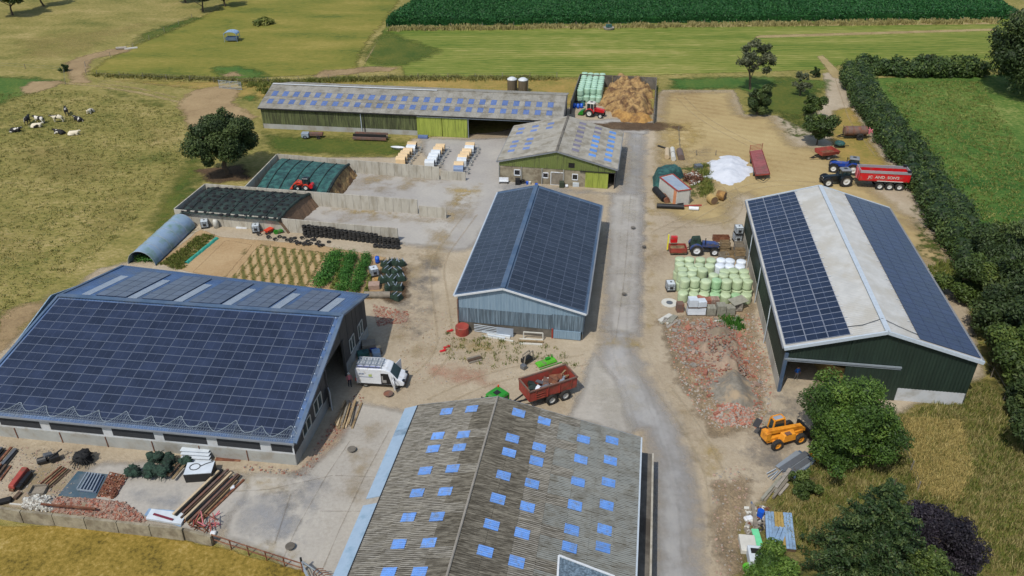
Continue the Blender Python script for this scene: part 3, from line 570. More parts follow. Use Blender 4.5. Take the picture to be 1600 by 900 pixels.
def gtop(b, end, swap=False, drop=.12):   # height of the underside of the roof along a gable, s from side 0 to side 1
    c = b.c; e0, r, e1 = c['e0' + end], c['r' + end], c['e1' + end]
    k = Vector((r.x - e0.x, r.y - e0.y)).length / Vector((e1.x - e0.x, e1.y - e0.y)).length
    f = lambda s: (e0.z + (r.z - e0.z) * s / k if s < k else r.z + (e1.z - r.z) * (s - k) / (1 - k)) - drop
    return (lambda s: f(1 - s)) if swap else f
def foot(b, ins=.3):              # wall corners on the ground, a little inside the eaves
    c = b.c; f = {}
    for k in ('e0a', 'e0b', 'e1a', 'e1b'):
        p = Vector((c[k].x, c[k].y, 0)); q = Vector((c[('e1' if k[1] == '0' else 'e0') + k[2]].x, c[('e1' if k[1] == '0' else 'e0') + k[2]].y, 0)); r_ = c[k[:2] + ('b' if k[2] == 'a' else 'a')]; r_ = Vector((r_.x, r_.y, 0))
        f[k] = p + (q - p).normalized() * ins + (r_ - p).normalized() * ins
    return f
def rim(b, pts, wd, h, mat, name, off=(0, 0, 0), label=None):
    mb = MB()
    for p, q in zip(pts[:-1], pts[1:]): mb.beam(Vector(p) + Vector(off), Vector(q) + Vector(off), wd, h)
    return part(name, mb, mat, b.root, world=True, label=label)
def sheets(b, side, nu, tb, matf, per=6, amp=.028, u0=0, u1=1, name='roof_sheet', lap=.12):
    """corrugated roof sheets laid one by one; alike sheets of a row share their mesh"""
    q = b.Q(side); A = q(0, 0); ex = (q(1, 0) - A); L = ex.length; ex.normalize(); ey = (q(0, 1) - A); W = ey.length; ey = (ey - ex * ey.dot(ex)).normalized(); ez = ex.cross(ey)
    if ez.z < 0: ez = -ez
    flipx = ex.cross(ey).z < 0
    wdt = L * (u1 - u0) / nu
    for j, (t0, t1) in enumerate(zip(tb[:-1], tb[1:])):
        mes = {}; ln = (t1 - t0) * W + lap
        for i in range(nu):
            mt = matf(i, j)
            if mt is None: continue
            key = mt if isinstance(mt, str) else mt[0]
            if key not in mes:
                mb = MB(); K = per * 4; vs = []
                for k in range(K + 1):
                    z = amp * math.cos(2 * math.pi * k / 4); x = k / K * (wdt - .008)
                    vs += [(x, 0, z + .02), (x, ln, z - .02), (x, 0, z - .0), (x, ln, z - .04)]
                fs = []
                for k in range(K):
                    n = k * 4; fs += [(n, n + 4, n + 5, n + 1), (n, n + 2, n + 6, n + 4)]
                fs += [(0, 1, 3, 2), (K * 4, K * 4 + 2, K * 4 + 3, K * 4 + 1)]
                if flipx: fs = [f[::-1] for f in fs]
                mb.add(vs, fs)
                if not isinstance(mt, str): mb.m = [1 if (f_i < 2 * K and (f_i // 2) % 4 in (1, 2)) else 0 for f_i in range(len(fs))]  # trough faces take the second, darker material so the ribs stand out
                mes[key] = mb.mesh(name, mt)
            o = link(name if 'sky' not in key else 'skylight', mes[key], b.root)
            p = A + ex * (L * u0 + wdt * i) + ey * (t0 * W) + ez * (.06 + random.uniform(-.006, .012)) - b.root.location
            M = Matrix((ex, ey, ez if not flipx else ez)).transposed().to_4x4()
            M.translation = p; o.matrix_local = M
# --- A: long black solar roof, left
A_ = dict(ra=P(92.5, 462.5, 8), rb=P(533.7, 493, 8), e0a=P(-65, 643.8, 2.9), e0b=P(460, 693.7, 2.9), e1a=P(192.5, 416, 5.3), e1b=P(573.7, 461, 5.3))
b = Bl('barn', 'large barn on the left with a long black solar roof and white louvred walls', A_); q0 = b.Q(0); q1 = b.Q(1)
slab(b, 0, 'roof_blue', 90, name='roof'); slab(b, 1, 'roof_blue', 90, name='roof')
for i in range(18):
    for j in range(14):
        panel(b, q0, .012 + i * .0538, .012 + (i + 1) * .0538, .025 + j * .0675, .025 + (j + 1) * .0675, ['panel_cell', 'panel_frame', 'panel_line'], off=.1)
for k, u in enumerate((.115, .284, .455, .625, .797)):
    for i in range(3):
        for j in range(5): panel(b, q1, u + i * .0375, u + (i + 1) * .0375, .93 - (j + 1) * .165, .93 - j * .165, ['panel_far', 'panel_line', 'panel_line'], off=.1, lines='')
for u in (.075, .245, .412, .585, .757, .925):
    slab(b, 1, 'skylight_grey', 3, u0=u - .012, u1=u + .02, t0=.3, t1=.92, off=.06, th=.04, name='skylight')
rim(b, [A_['ra'], A_['rb']], .55, .09, 'steel_blue', 'ridge_cap', (0, 0, .12))
rim(b, [A_['e0b'], A_['rb'], A_['e1b']], .38, .22, 'steel_blue', 'verge_trim', (.06, 0, .06)); rim(b, [A_['e0a'], A_['ra'], A_['e1a']], .3, .2, 'steel_blue', 'verge_trim', (-.05, 0, .05))
rim(b, [A_['e0a'], A_['e0b']], .16, .14, 'trim_grey', 'gutter', (0, -.08, -.02)); rim(b, [A_['e1a'], A_['e1b']], .16, .14, 'steel_blue', 'gutter', (0, .08, -.02))
mb = MB()
for j in range(15): mb.tube(q0(.988, .04 + j * .066, .14), q0(.988, .04 + j * .066, .34), .05, 6)
part('roof_clamp', mb, 'trim_pale', b.root, world=True, stuff=True)
mb = MB(); K = 150; tops = []                                   # bird net hung over the lowest row of panels
for i in range(K + 1):
    u = i / K; ph = (u * 12.3) % 1; tops.append((u, .035 + .075 * abs(2 * ph - 1) ** 1.6 + .012 * math.sin(u * 40)))
for (u, t), (u2, t2) in zip(tops[:-1], tops[1:]): mb.tube(q0(u, t, .2), q0(u2, t2, .2), .022, 4, cap=False)
for i in range(0, K, 1):
    u, t = tops[i]; mb.tube(q0(u, t, .2), q0(min(u + .012, 1), .0, .17), .008, 3, cap=False); mb.tube(q0(u, t, .2), q0(max(u - .012, 0), .0, .17), .008, 3, cap=False)
for tt in (.015, .03, .05): mb.tube(q0(0, tt, .2), q0(1, tt, .2), .009, 3, cap=False)
part('bird_net', mb, 'bird_net', b.root, world=True)
f = foot(b); W0, W1 = f['e0a'], f['e0b']
lv = [(x0 , x1) for x0, x1 in ((5, 68), (83, 165), (180, 245), (260, 327), (343, 410), (427, 461))]
sx = lambda x, y=690: (P(x, y, 1.8) - W0).dot((W1 - W0).normalized()) / (W1 - W0).length
ho = [(max(0, sx(a, 655 + .095 * a)), min(.995, sx(c_, 655 + .095 * c_)), 1.5, 2.55) for a, c_ in lv]
walls(b, W0, W1, lambda s: 2.78, 7, 'white_wall', z0=1.3, holes=ho, rib=0, nr=1, name='wall_panel')
walls(b, W0, W1, lambda s: 1.29, 7, 'block_wall', rib=0, nr=1, ins=-.04, name='wall_panel', th=.16)
for s in [i / 7 for i in range(1, 7)]: rim(b, [wpt(W0, W1, s, 0, .07), wpt(W0, W1, s, 1.29, .07)], .07, .07, 'rust', 'joint_post')
for h in ho:
    mb = MB()
    for k in range(9): z = h[2] + .06 + k * .117; mb.hexa([wpt(W0, W1, h[0], z, -.06), wpt(W0, W1, h[1], z, -.06), wpt(W0, W1, h[1], z - .02, .03), wpt(W0, W1, h[0], z - .02, .03), wpt(W0, W1, h[0], z + .07, -.08), wpt(W0, W1, h[1], z + .07, -.08), wpt(W0, W1, h[1], z + .05, .0), wpt(W0, W1, h[0], z + .05, .0)])
    part('louvre', mb, 'louvre', b.root, world=True)
G0, G1 = f['e0b'], f['e1b']; gt = gtop(b, 'b'); dz = .42
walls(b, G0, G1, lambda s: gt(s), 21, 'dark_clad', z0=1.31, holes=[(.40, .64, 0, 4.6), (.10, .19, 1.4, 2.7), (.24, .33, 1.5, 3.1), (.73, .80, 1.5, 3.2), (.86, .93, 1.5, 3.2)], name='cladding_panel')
walls(b, G0, G1, lambda s: 1.3, 6, 'block_wall', holes=[(.40, .64, 0, 1.31)], rib=0, nr=1, th=.16, ins=-.04, name='wall_panel')
for s0, s1, z0, z1 in ((.10, .19, 1.4, 2.7), (.24, .33, 1.5, 3.1), (.73, .80, 1.5, 3.2), (.86, .93, 1.5, 3.2)): opening(b, G0, G1, s0, s1, z0, z1, frame='off_white', glass='glass_green')
mb = MB(); p = wpt(G0, G1, .40, 0, .1); mb.hexa([p + Vector(v) for v in ((0, 0, .1), (.35, -.75, .1), (.41, -.73, .1), (.06, .02, .1), (0, 0, 2.5), (.35, -.75, 2.5), (.41, -.73, 2.5), (.06, .02, 2.5))]); part('door', mb, 'trim_white', b.root, world=True, label='white door leaf standing open')
for s in (.40, .64): rim(b, [wpt(G0, G1, s, 0, .05), wpt(G0, G1, s, 4.6, .05)], .25, .25, 'dark_clad', 'door_post')
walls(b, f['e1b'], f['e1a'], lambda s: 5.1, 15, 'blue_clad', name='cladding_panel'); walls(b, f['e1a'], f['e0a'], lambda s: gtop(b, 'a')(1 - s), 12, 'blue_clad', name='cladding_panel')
# --- B: blue grey barn with solar roof in the middle
c = corners(.0597 * 52, 1.7082 * 52, 80.856, .5413 * 52, .2869 * 52, .0817 * 52, .1189 * 52, .2588, .0192 * 52)
b = Bl('barn', 'middle barn with solar panels on both roof slopes and a worn blue grey metal gable', c)
slab(b, 0, 'steel_blue', 80); slab(b, 1, 'steel_blue', 80)
for i in range(27):
    for j in range(6): panel(b, b.Q(0), .014 + i * .0355, .014 + (i + 1) * .0355, .035 + j * .153, .035 + (j + 1) * .153, ['panel_cell_b', 'panel_frame', 'panel_line'], lines='')
    for j in range(5): panel(b, b.Q(1), .014 + i * .0355, .014 + (i + 1) * .0355, .03 + j * .185, .03 + (j + 1) * .185, ['panel_cell_b', 'panel_frame', 'panel_line'], lines='')
rim(b, [c['ra'], c['rb']], .55, .1, 'steel_blue', 'ridge_cap', (0, 0, .12)); rim(b, [c['e0a'], c['e0b']], .16, .14, 'trim_grey', 'gutter', (.08, 0, -.03)); rim(b, [c['e1a'], c['e1b']], .16, .14, 'trim_pale', 'gutter', (-.08, 0, -.03))
rim(b, [c['e0a'], c['ra'], c['e1a']], .12, .2, 'trim_white', 'verge_trim', (0, -.06, -.04)); rim(b, [c['e0b'], c['rb'], c['e1b']], .12, .2, 'steel_blue', 'verge_trim', (0, .06, -.04))
f = foot(b); G0, G1 = f['e1a'], f['e0a']; gt = gtop(b, 'a', swap=True)
walls(b, G0, G1, gt, 15, 'blue_clad', z0=3.05, name='cladding_panel')
walls(b, G0, G1, lambda s: 3.03 if s < .745 else 3.2, 15, 'worn_clad', z0=1.15, name='cladding_panel', ins=-.03)
walls(b, G0, G1, lambda s: 1.14, 6, 'dark_concrete', rib=0, nr=1, name='wall_panel', holes=[(.77, 1, 0, 1.13)])
walls(b, wpt(G0, G1, .77, 0, .2), wpt(G0, G1, .985, 0, .2), lambda s: 1.2, 4, 'blue_clad', z0=.12, name='cladding_panel')
rim(b, [wpt(G0, G1, .76, 0, .12), wpt(G0, G1, .76, 1.3, .12)], .16, .16, 'red_old', 'post')
rim(b, [wpt(G0, G1, .0, 0, .1), wpt(G0, G1, .0, 4.2, .1)], .14, .14, 'rust_brown', 'post')
walls(b, f['e0a'], f['e0b'], lambda s: c['e0a'].z - .12, 24, 'worn_clad', z0=.8, name='cladding_panel', holes=[(.3, .42, 0, 3), (.62, .74, 0, 3)]); walls(b, f['e0a'], f['e0b'], lambda s: .79, 8, 'dark_concrete', rib=0, nr=1, holes=[(.3, .42, 0, .79), (.62, .74, 0, .79)], name='wall_panel')
walls(b, f['e0b'], f['e1b'], gtop(b, 'b'), 12, 'blue_clad', name='cladding_panel'); walls(b, f['e1b'], f['e1a'], lambda s: c['e1a'].z - .12, 14, 'blue_clad', name='cladding_panel')
# --- C: long barn at the back
c = corners(-.3443 * 52, 2.8365 * 52, -7.42, 1.0839 * 52, .3175 * 52, .0758 * 52, .1165 * 52, 0, 0)
b = Bl('barn', 'long low barn at the back, grey roof with two rows of blue skylights', c)
sheets(b, 0, 54, [0, .2, .38, .5, .7, .98], lambda i, j: 'skylight_blue_far' if j in (1, 3) and i % 2 == 1 and 1 <= i < 53 else 'fibre_roof', per=4, amp=.03)
slab(b, 1, 'fibre_roof', 100, name='roof'); slab(b, 0, 'fibre_roof', 10, rh=0, off=-.04, name='roof_deck')
rim(b, [c['ra'], c['rb']], .4, .12, 'fibre_roof', 'ridge_cap', (0, 0, .1)); rim(b, [c['ra'], c['ra'].lerp(c['rb'], .57)], .3, .08, 'trim_white', 'ridge_flashing', (0, -.35, .12))
rim(b, [c['e0a'], c['e0b']], .14, .16, 'dark_metal', 'gutter', (0, -.07, -.06)); rim(b, [c['e0b'], c['rb']], .25, .25, 'dark_clad', 'verge_trim', (.1, 0, -.05)); rim(b, [c['e0a'], c['ra']], .12, .16, 'trim_grey', 'verge_trim', (-.05, 0, 0))
f = foot(b); G0, G1 = f['e0a'], f['e0b']; ux = lambda x, y: (P(x, y, 0) - G0).dot((G1 - G0).normalized()) / (G1 - G0).length
d0, d1 = ux(650, 216), ux(728, 221); top = lambda s: c['e0a'].z - .14
walls(b, G0, G1, top, 44, 'green_clad_old', z0=.95, holes=[(d0, .97, 0, 4)], name='cladding_panel'); walls(b, G0, G1, lambda s: .93, 9, 'block_wall', holes=[(d0, .97, 0, 1.11)], rib=0, nr=1, name='wall_panel', th=.16)
leafpanel(b, G0, G1, d0, (d0 + d1) / 2 - .001, .05, 3.55, 'green_door', rib=9); leafpanel(b, G0, G1, (d0 + d1) / 2 + .001, d1, .05, 3.55, 'green_door', rib=9)
for s, m in ((.342, 'trim_pale'), (.352, 'dark_metal'), (d1 + .003, 'galv'), (.93, 'galv')): rim(b, [wpt(G0, G1, s, 0, .1), wpt(G0, G1, s, 3.7, .1)], .12, .12, m, 'post')
rim(b, [wpt(G0, G1, d0, 3.65, .14), wpt(G0, G1, .97, 3.65, .14)], .12, .12, 'trim_pale', 'door_rail')
walls(b, f['e0b'], f['e1b'], gtop(b, 'b'), 10, 'dark_clad', name='cladding_panel'); walls(b, f['e1a'], f['e0a'], gtop(b, 'a', swap=True), 10, 'green_clad_old', name='cladding_panel')
walls(b, f['e1b'], f['e1a'], top, 12, 'green_clad_old', name='wall_cladding', join=True)
# --- D: barn with green gable
c = corners(.1613 * 52, 2.4028 * 52, 80.207, .3167 * 52, .3667 * 52, .0665 * 52, .1123 * 52, .0069, .002 * 52)
b = Bl('barn', 'smaller barn behind the middle one, with a lime green gable and old grey roof sheets', c)
def dsky(side, cols_, rows):
    def fn(i, j): return rows[j][(i)] if False else None
    return fn
skr = {2: range(2, 13, 2), 4: range(1, 15, 2), 6: range(1, 13, 2)}
def dm0(i, j):
    if j in (1, 3, 5) and i % 2 == 0 and 2 <= i <= 14 - (j == 5) * 0: return 'skylight_dull' if (j == 5 or (j == 3 and i > 11)) else 'skylight_blue'
    return 'fibre_roof'
def dm1(i, j):
    if (j in (1, 3) and i in (3, 5, 7)) or (j in (1, 3, 5) and i in (11, 13)): return 'skylight_blue_far'
    return 'fibre_roof'
sheets(b, 0, 16, [0, .12, .24, .38, .5, .66, .78, .98], dm0, per=4); sheets(b, 1, 16, [0, .12, .24, .38, .5, .66, .78, .98], dm1, per=4)
slab(b, 0, 'fibre_roof', 4, rh=0, off=-.05, name='roof_deck'); slab(b, 1, 'fibre_roof', 4, rh=0, off=-.05, name='roof_deck')
rim(b, [c['ra'], c['rb']], .35, .12, 'dark_concrete', 'ridge_cap', (0, 0, .08)); rim(b, [c['e0a'], c['ra'], c['e1a']], .1, .2, 'trim_grey', 'verge_trim', (0, -.06, -.06)); rim(b, [c['e0a'], c['e0b']], .14, .14, 'trim_grey', 'gutter', (.07, 0, -.05)); rim(b, [c['e1a'], c['e1b']], .14, .14, 'trim_grey', 'gutter', (-.07, 0, -.05))
f = foot(b); G0, G1 = f['e1a'], f['e0a']; gt = gtop(b, 'a', swap=True); gw = lambda x, y=290, h=0: (P(x, y, h) - G0).dot((G1 - G0).normalized()) / (G1 - G0).length
band = lambda s: 2.75 if s < .7 else 2.45
o1 = (gw(914, 292), gw(949, 296)); o2 = (o1[1], .985)
wins = [(gw(803.5, 276, 1), gw(813, 276, 1), 1.25, 2.2), (gw(848, 279, 1), gw(856.5, 279, 1), 1.15, 2.0), (gw(894, 282, 1), gw(902.5, 282, 1), 1.15, 2.1)]
dr = (gw(860, 290), gw(880, 291), 0, 2.2); hw = (gw(887.5, 262, 3.4), gw(897.5, 262, 3.4), 3.15, 3.95)
walls(b, G0, G1, gt, 19, 'green_clad', z0=2.76, holes=[hw], name='cladding_panel', ins=-.05)
walls(b, G0, G1, lambda s: 2.75, 8, 'old_concrete', holes=[*wins, dr, (o1[0], 1.0, 0, 2.75)], rib=0, nr=1, name='wall_panel')
for wn in wins: opening(b, G0, G1, *wn, bars=0, fw=.14)
opening(b, G0, G1, *hw, bars=0, fw=.04, frame='dark_metal', glass='black_inside')
opening(b, G0, G1, *dr, bars=0, fw=.13, glass='wood_grey', name='door')
leafpanel(b, G0, G1, o1[0], o1[1], .05, 2.7, 'green_door', rib=5); rim(b, [wpt(G0, G1, .7, 2.76, .2), wpt(G0, G1, .99, 2.76, .2)], .12, .12, 'dark_metal', 'door_rail')
for s in (.0, .195, .375, .56): rim(b, [wpt(G0, G1, s, 0, .06), wpt(G0, G1, s, 2.75, .06)], .3, .12, 'block_wall', 'post')
walls(b, f['e0a'], f['e0b'], lambda s: c['e0a'].z - .12, 14, 'dark_clad', name='cladding_panel'); walls(b, f['e0b'], f['e1b'], gtop(b, 'b'), 12, 'green_clad_old', name='wall_cladding', join=True); walls(b, f['e1b'], f['e1a'], lambda s: c['e1a'].z - .12, 10, 'old_concrete', name='wall_panel')
# --- E: nearest barn, mossy corrugated roof
c = corners(-.0134 * 52, .7937 * 52, 80.64, 26, .3815 * 52, .1014 * 52, .1471 * 52, .2734, .018 * 52)
b = Bl('barn', 'nearest barn at the bottom, its old corrugated roof mossy brown with bright blue skylights', c)
PL = [(700, 642), (739, 638), (686, 680), (725, 678), (677.5, 701), (719, 698), (665.5, 734.5), (708, 732), (653, 770), (697, 767.5), (638, 808), (683, 807), (623, 849), (670.5, 848), (609, 894), (657, 894)]
PR = [(811, 645), (851, 658), (805, 686), (797, 707), (787, 742), (777.5, 779), (767.5, 819), (756, 860.5), (843, 698), (838, 720), (831, 755), (824, 792), (815.5, 832.5), (809, 877.5), (912, 685.5), (907.5, 717.5), (903, 752), (898, 789), (892.5, 827), (889, 854.5), (956, 687.5), (953, 719), (950.5, 753), (947, 789), (944, 827), (941, 854.5)]
tl = [0, .25, .5, .75, .985]; tr = [0, .14, .28, .42, .56, .7, .85, .985]
sheets(b, 1, 25, tl, lambda i, j: ['fibre_dark' if j == 3 and i % 4 else 'fibre_mossy', 'dark_trough'], per=6, amp=.04)
sheets(b, 0, 25, tr, lambda i, j: ['fibre_grey', 'grey_trough'] if j <= 2 or (j == 3 and i % 3) else ['fibre_dark' if j >= 5 else 'fibre_mossy', 'dark_trough'], per=6, amp=.04)
def skylights(side, pts, tv, ws, wt):
    q = b.Q(side); A = q(0, 0); ex = q(1, 0) - A; ey = q(0, 1) - A; n = ex.cross(ey).normalized(); n = n if n.z > 0 else -n; L_, W_ = ex.length, ey.length
    for u, v in pts:
        o = Vector((0, 0, CAMH)); d = P(u, v, 0) - o; p = o + d * ((A + n * .12 - o).dot(n) / d.dot(n)); s = (p - A).dot(ex) / L_ ** 2; t = (p - A).dot(ey) / W_ ** 2; t = min(tv, key=lambda k: abs(k - t)); mb = MB(); K = 24; vs = []
        for k in range(K + 1):
            ss = s + (k / K - .5) * ws / L_; z = .115 + .034 * math.cos(2 * math.pi * ss * 150)
            vs += [q(ss, t - wt / 2 / W_, z), q(ss, t + wt / 2 / W_, z - .01), q(ss, t - wt / 2 / W_, z - .03), q(ss, t + wt / 2 / W_, z - .04)]
        fs = []
        for k in range(K): i = k * 4; fs += [(i, i + 4, i + 5, i + 1), (i, i + 2, i + 6, i + 4)]
        fs += [(0, 1, 3, 2), (K * 4, K * 4 + 2, K * 4 + 3, K * 4 + 1)]
        mb.add(vs, fs); part('skylight', mb, 'skylight_blue', b.root, world=True)
skylights(1, PL, [.407, .72], .86, 1.08); skylights(0, PR, [.195, .385, .66, .838], .9, 1.1)
slab(b, 0, 'fibre_grey', 4, rh=0, off=-.06, name='roof_deck'); slab(b, 1, 'fibre_grey', 4, rh=0, off=-.06, name='roof_deck')
mb = MB(); mb.tube(c['ra'] + Vector((0, 0, .08)), c['rb'] + Vector((0, 0, .08)), .1, 8); part('ridge_cap', mb, 'stone_grey', b.root, world=True)
rim(b, [c['e0a'], c['e0b']], .14, .14, 'trim_pale', 'gutter', (.08, 0, 0)); rim(b, [c['e1a'], c['e1b']], .12, .12, 'dark_metal', 'gutter', (-.08, 0, 0)); rim(b, [c['e0b'], c['rb'], c['e1b']], .14, .16, 'trim_grey', 'verge_trim', (0, .05, -.04))
f = foot(b)
for p_, q_, t_ in ((f['e0a'], f['e0b'], lambda s: c['e0a'].z - .15), (f['e0b'], f['e1b'], gtop(b, 'b')), (f['e1b'], f['e1a'], lambda s: c['e1a'].z - .15), (f['e1a'], f['e0a'], gtop(b, 'a', swap=True))): walls(b, p_, q_, t_, 12, 'old_concrete', rib=0, nr=1, name='wall_panel')
for (a, c2, w0, w1) in (((640, 652), (614, 696), 0, 2.0), ((632, 688), (588, 795), 1.0, 2.3), ((584, 806), (520, 930), 1.2, 2.6)):
    h = 3.7; p, r_ = P(*a, h), P(*c2, h); e0, e1 = c['e1b'], c['e1a']; ln = (e1 - e0).normalized()
    k0, k1 = (p - e0).dot(ln), (r_ - e0).dot(ln); nn = Vector((-ln.y, ln.x, 0)); nn = -nn if nn.x > 0 else nn
    A1, B1 = e0 + ln * k0, e0 + ln * k1; mb = MB()
    wa, wb = abs((p - A1).dot(nn)) , abs((r_ - B1).dot(nn)); wa = wb = 1.55
    for z in (0,): mb.hexa([A1 + nn * .1 + Vector((0, 0, -.5)), B1 + nn * .1 + Vector((0, 0, -.5)), B1 + nn * wb + Vector((0, 0, -1.1)), A1 + nn * wa + Vector((0, 0, -1.1)), A1 + nn * .1 + Vector((0, 0, -.42)), B1 + nn * .1 + Vector((0, 0, -.42)), B1 + nn * wb + Vector((0, 0, -1.02)), A1 + nn * wa + Vector((0, 0, -1.02))])
    part('canopy_panel', mb, 'canopy_blue', b.root, world=True)
p, r_ = P(1003, 705, 2.4), P(1006, 905, 2.4); ln = (c['e0a'] - c['e0b']).normalized(); k0 = (p - c['e0b']).dot(ln); nn = Vector((-ln.y, ln.x, 0)); nn = -nn if nn.x < 0 else nn; A1 = c['e0b'] + ln * k0; B1 = c['e0a']
mb = MB(); z = Vector((0, 0, 2.2 - A1.z)); mb.hexa([A1 + z, B1 + z, B1 + nn * 1.2 + z, A1 + nn * 1.2 + z, A1 + z + Vector((0, 0, .08)), B1 + z + Vector((0, 0, .08)), B1 + nn * 1.2 + z + Vector((0, 0, .0)), A1 + nn * 1.2 + z + Vector((0, 0, .0))]); part('side_ledge', mb, 'dark_concrete', b.root, world=True)
mb = MB(); mb.hexa([v + Vector((0, 0, dz_)) for dz_ in (0, 2.3) for v in (Vector((A1.x, A1.y, 0)) + nn * 1.2, Vector((B1.x, B1.y, 0)) + nn * 1.2, Vector((B1.x, B1.y, 0)) + nn * 1.36, Vector((A1.x, A1.y, 0)) + nn * 1.36)]); part('side_wall', mb, 'concrete_wall', b.root, world=True)
# lower annex that cuts into the roof at the bottom
h = 6.6; pts = [P(873, 872, h), P(960, 905, h - .6), P(990, 960, h - .8), P(868, 960, h)]; mb = MB(); nrm_ = Vector((0, 0, .25))
mb.hexa([p - Vector((0, 0, 1)) for p in pts] + [p + nrm_ for p in pts]); part('annex_roof', mb, 'worn_clad', b.root, world=True); rim(b, [pts[3] + nrm_, pts[0] + nrm_, pts[1] + nrm_], .14, .14, 'trim_white', 'annex_trim')
# --- F: dark green barn on the right
c = corners(.7469 * 52, 1.5521 * 52, 82.06, .6671 * 52, .3607 * 52, .1093 * 52, .1623 * 52, .0139, -.0032 * 52)
b = Bl('barn', 'dark green barn on the right with solar panels either side of a pale ridge strip', c)
slab(b, 0, 'fibre_pale', 110, rh=.03); slab(b, 1, 'fibre_pale', 110, rh=.03)
rest = MB(); FM = ['panel_cell', 'panel_frame_pale', 'panel_frame']; FB = ['panel_cell_blue', 'panel_line', 'panel_line']
for i in range(33):
    for j in range(3): panel(b, b.Q(1), .01 + i * .0297, .01 + (i + 1) * .0297, .02 + j * .213, .02 + (j + 1) * .213, FM, lines='t', fw=.022)
    for j in range(4): panel(b, b.Q(0), .01 + i * .0297, .01 + (i + 1) * .0297, .02 + j * .16, .02 + (j + 1) * .16, FB, lines='')
mb = MB()
for i in range(34):
    u = .01 + i * .0297
    for side, t in ((1, .66), (0, .665)):
        q = b.Q(side); mb.beam(q(u, t, .1), q(u, t + (.035 if i % 2 else .02), .1), .05, .05)
part('rail_end', mb, 'trim_white', b.root, world=True, stuff=True)
rim(b, [c['ra'], c['rb']], .5, .08, 'trim_pale', 'ridge_cap', (0, 0, .1)); rim(b, [c['e0a'], c['ra'], c['e1a']], .2, .34, 'trim_pale', 'verge_trim', (0, -.1, -.06)); rim(b, [c['e0b'], c['rb'], c['e1b']], .16, .3, 'trim_pale', 'verge_trim', (0, .1, -.06))
rim(b, [c['e1a'], c['e1b']], .14, .16, 'trim_grey', 'gutter', (-.08, 0, -.05)); rim(b, [c['e0a'], c['e0b']], .14, .16, 'trim_grey', 'gutter', (.08, 0, -.05))
mb = MB(); q0, q1 = b.Q(0), b.Q(1); mb.path([q1(.05, .62, .12), q1(.045, .8, .12), q1(.06, 1, .16), q0(.045, .85, .12), q0(.03, .66, .12)], .03, 5); part('cable', mb, 'black_plastic', b.root, world=True)
f = foot(b); G0, G1 = f['e1a'], f['e0a']; gt = gtop(b, 'a', swap=True); gw = lambda x, y, h=0: (P(x, y, h) - G0).dot((G1 - G0).normalized()) / (G1 - G0).length
op = (.015, gw(1318, 600, 2), 0, 3.95); wb = gw(1406, 628, 1)
walls(b, G0, G1, gt, 18, 'dark_green_clad', z0=1.62, holes=[op], name='cladding_panel'); walls(b, G0, G1, lambda s: 1.6, 8, 'white_wall', holes=[(0, op[1], 0, 1.61)], rib=0, nr=1, name='wall_panel', th=.2)
walls(b, wpt(G0, G1, op[1], 0, .12), wpt(G0, G1, wb, 0, .12), lambda s: 4.0, 5, 'dark_green_clad', z0=.1, name='door_panel')
mb = MB(); mb.beam(wpt(G0, G1, .0, 4.25, .22), wpt(G0, G1, .62, 4.25, .22), .16, .16); mb.beam(wpt(G0, G1, .0, 4.0, .18), wpt(G0, G1, .62, 4.0, .18), .06, .1); part('door_rail', mb, 'galv', b.root, world=True)
rim(b, [wpt(G0, G1, .008, 0, .1), wpt(G0, G1, .008, 4.9, .1)], .3, .3, 'steel_blue', 'post')
L0, L1 = f['e1b'], f['e1a']
walls(b, L0, L1, lambda s: c['e1a'].z - .15, 30, 'dark_green_clad', z0=1.5, name='cladding_panel'); walls(b, L0, L1, lambda s: 1.49, 10, 'concrete_wall', rib=0, nr=1, name='wall_panel', th=.2, ins=-.05)
for s in (.25, .5, .75): rim(b, [wpt(L0, L1, s, .0, .3), wpt(L0, L1, s, 3.3, .3), wpt(L0, L1, s - .02, 5.2, .2)], .08, .08, 'trim_pale', 'downpipe')
walls(b, f['e0a'], f['e0b'], lambda s: c['e0a'].z - .15, 20, 'dark_green_clad', name='cladding_panel'); walls(b, f['e0b'], f['e1b'], gtop(b, 'b'), 12, 'dark_green_clad', name='wall_cladding', join=True)
FG = (G0, G1)
mb = MB(); M = [wpt(G0, G1, s, 0, -o) for s, o in ((.30, 1.5), (.42, .8), (.42, 8), (.22, 8))]; mb.prism([M[0], M[1], M[2], M[3]], 0, 2.6); tag(part('straw_stack', mb, 'straw', None, world=False) if False else link('straw_stack', mb.mesh('straw_stack', 'straw_bale')), 'straw heap just inside the open door of the dark green barn', 'straw')
# --- silos behind the long barn
for i, (u, v) in enumerate(((800, 143), (817, 144))):
    t = thing('silo', ['left of the two small brown feed silos behind the long barn', 'right of the two small brown feed silos behind the long barn'][i], 'silo', P(u, v, 0), group='feed silos behind the long barn')
    mb = MB(); mb.lathe([(.95, 0), (.98, .1), (.98, 2.6)], 20); part('tank', mb, 'silo_brown', t, smooth=True)
    mb = MB(); mb.lathe([(1.02, 2.6), (1.02, 2.72), (.6, 3.0), (.25, 3.12), (0, 3.14)], 20); part('lid', mb, 'trim_white', t, smooth=True)
    mb = MB(); mb.tube((1.05, 0, 0), (1.05, 0, 2.9), .06, 6); part('pipe', mb, 'galv', t)
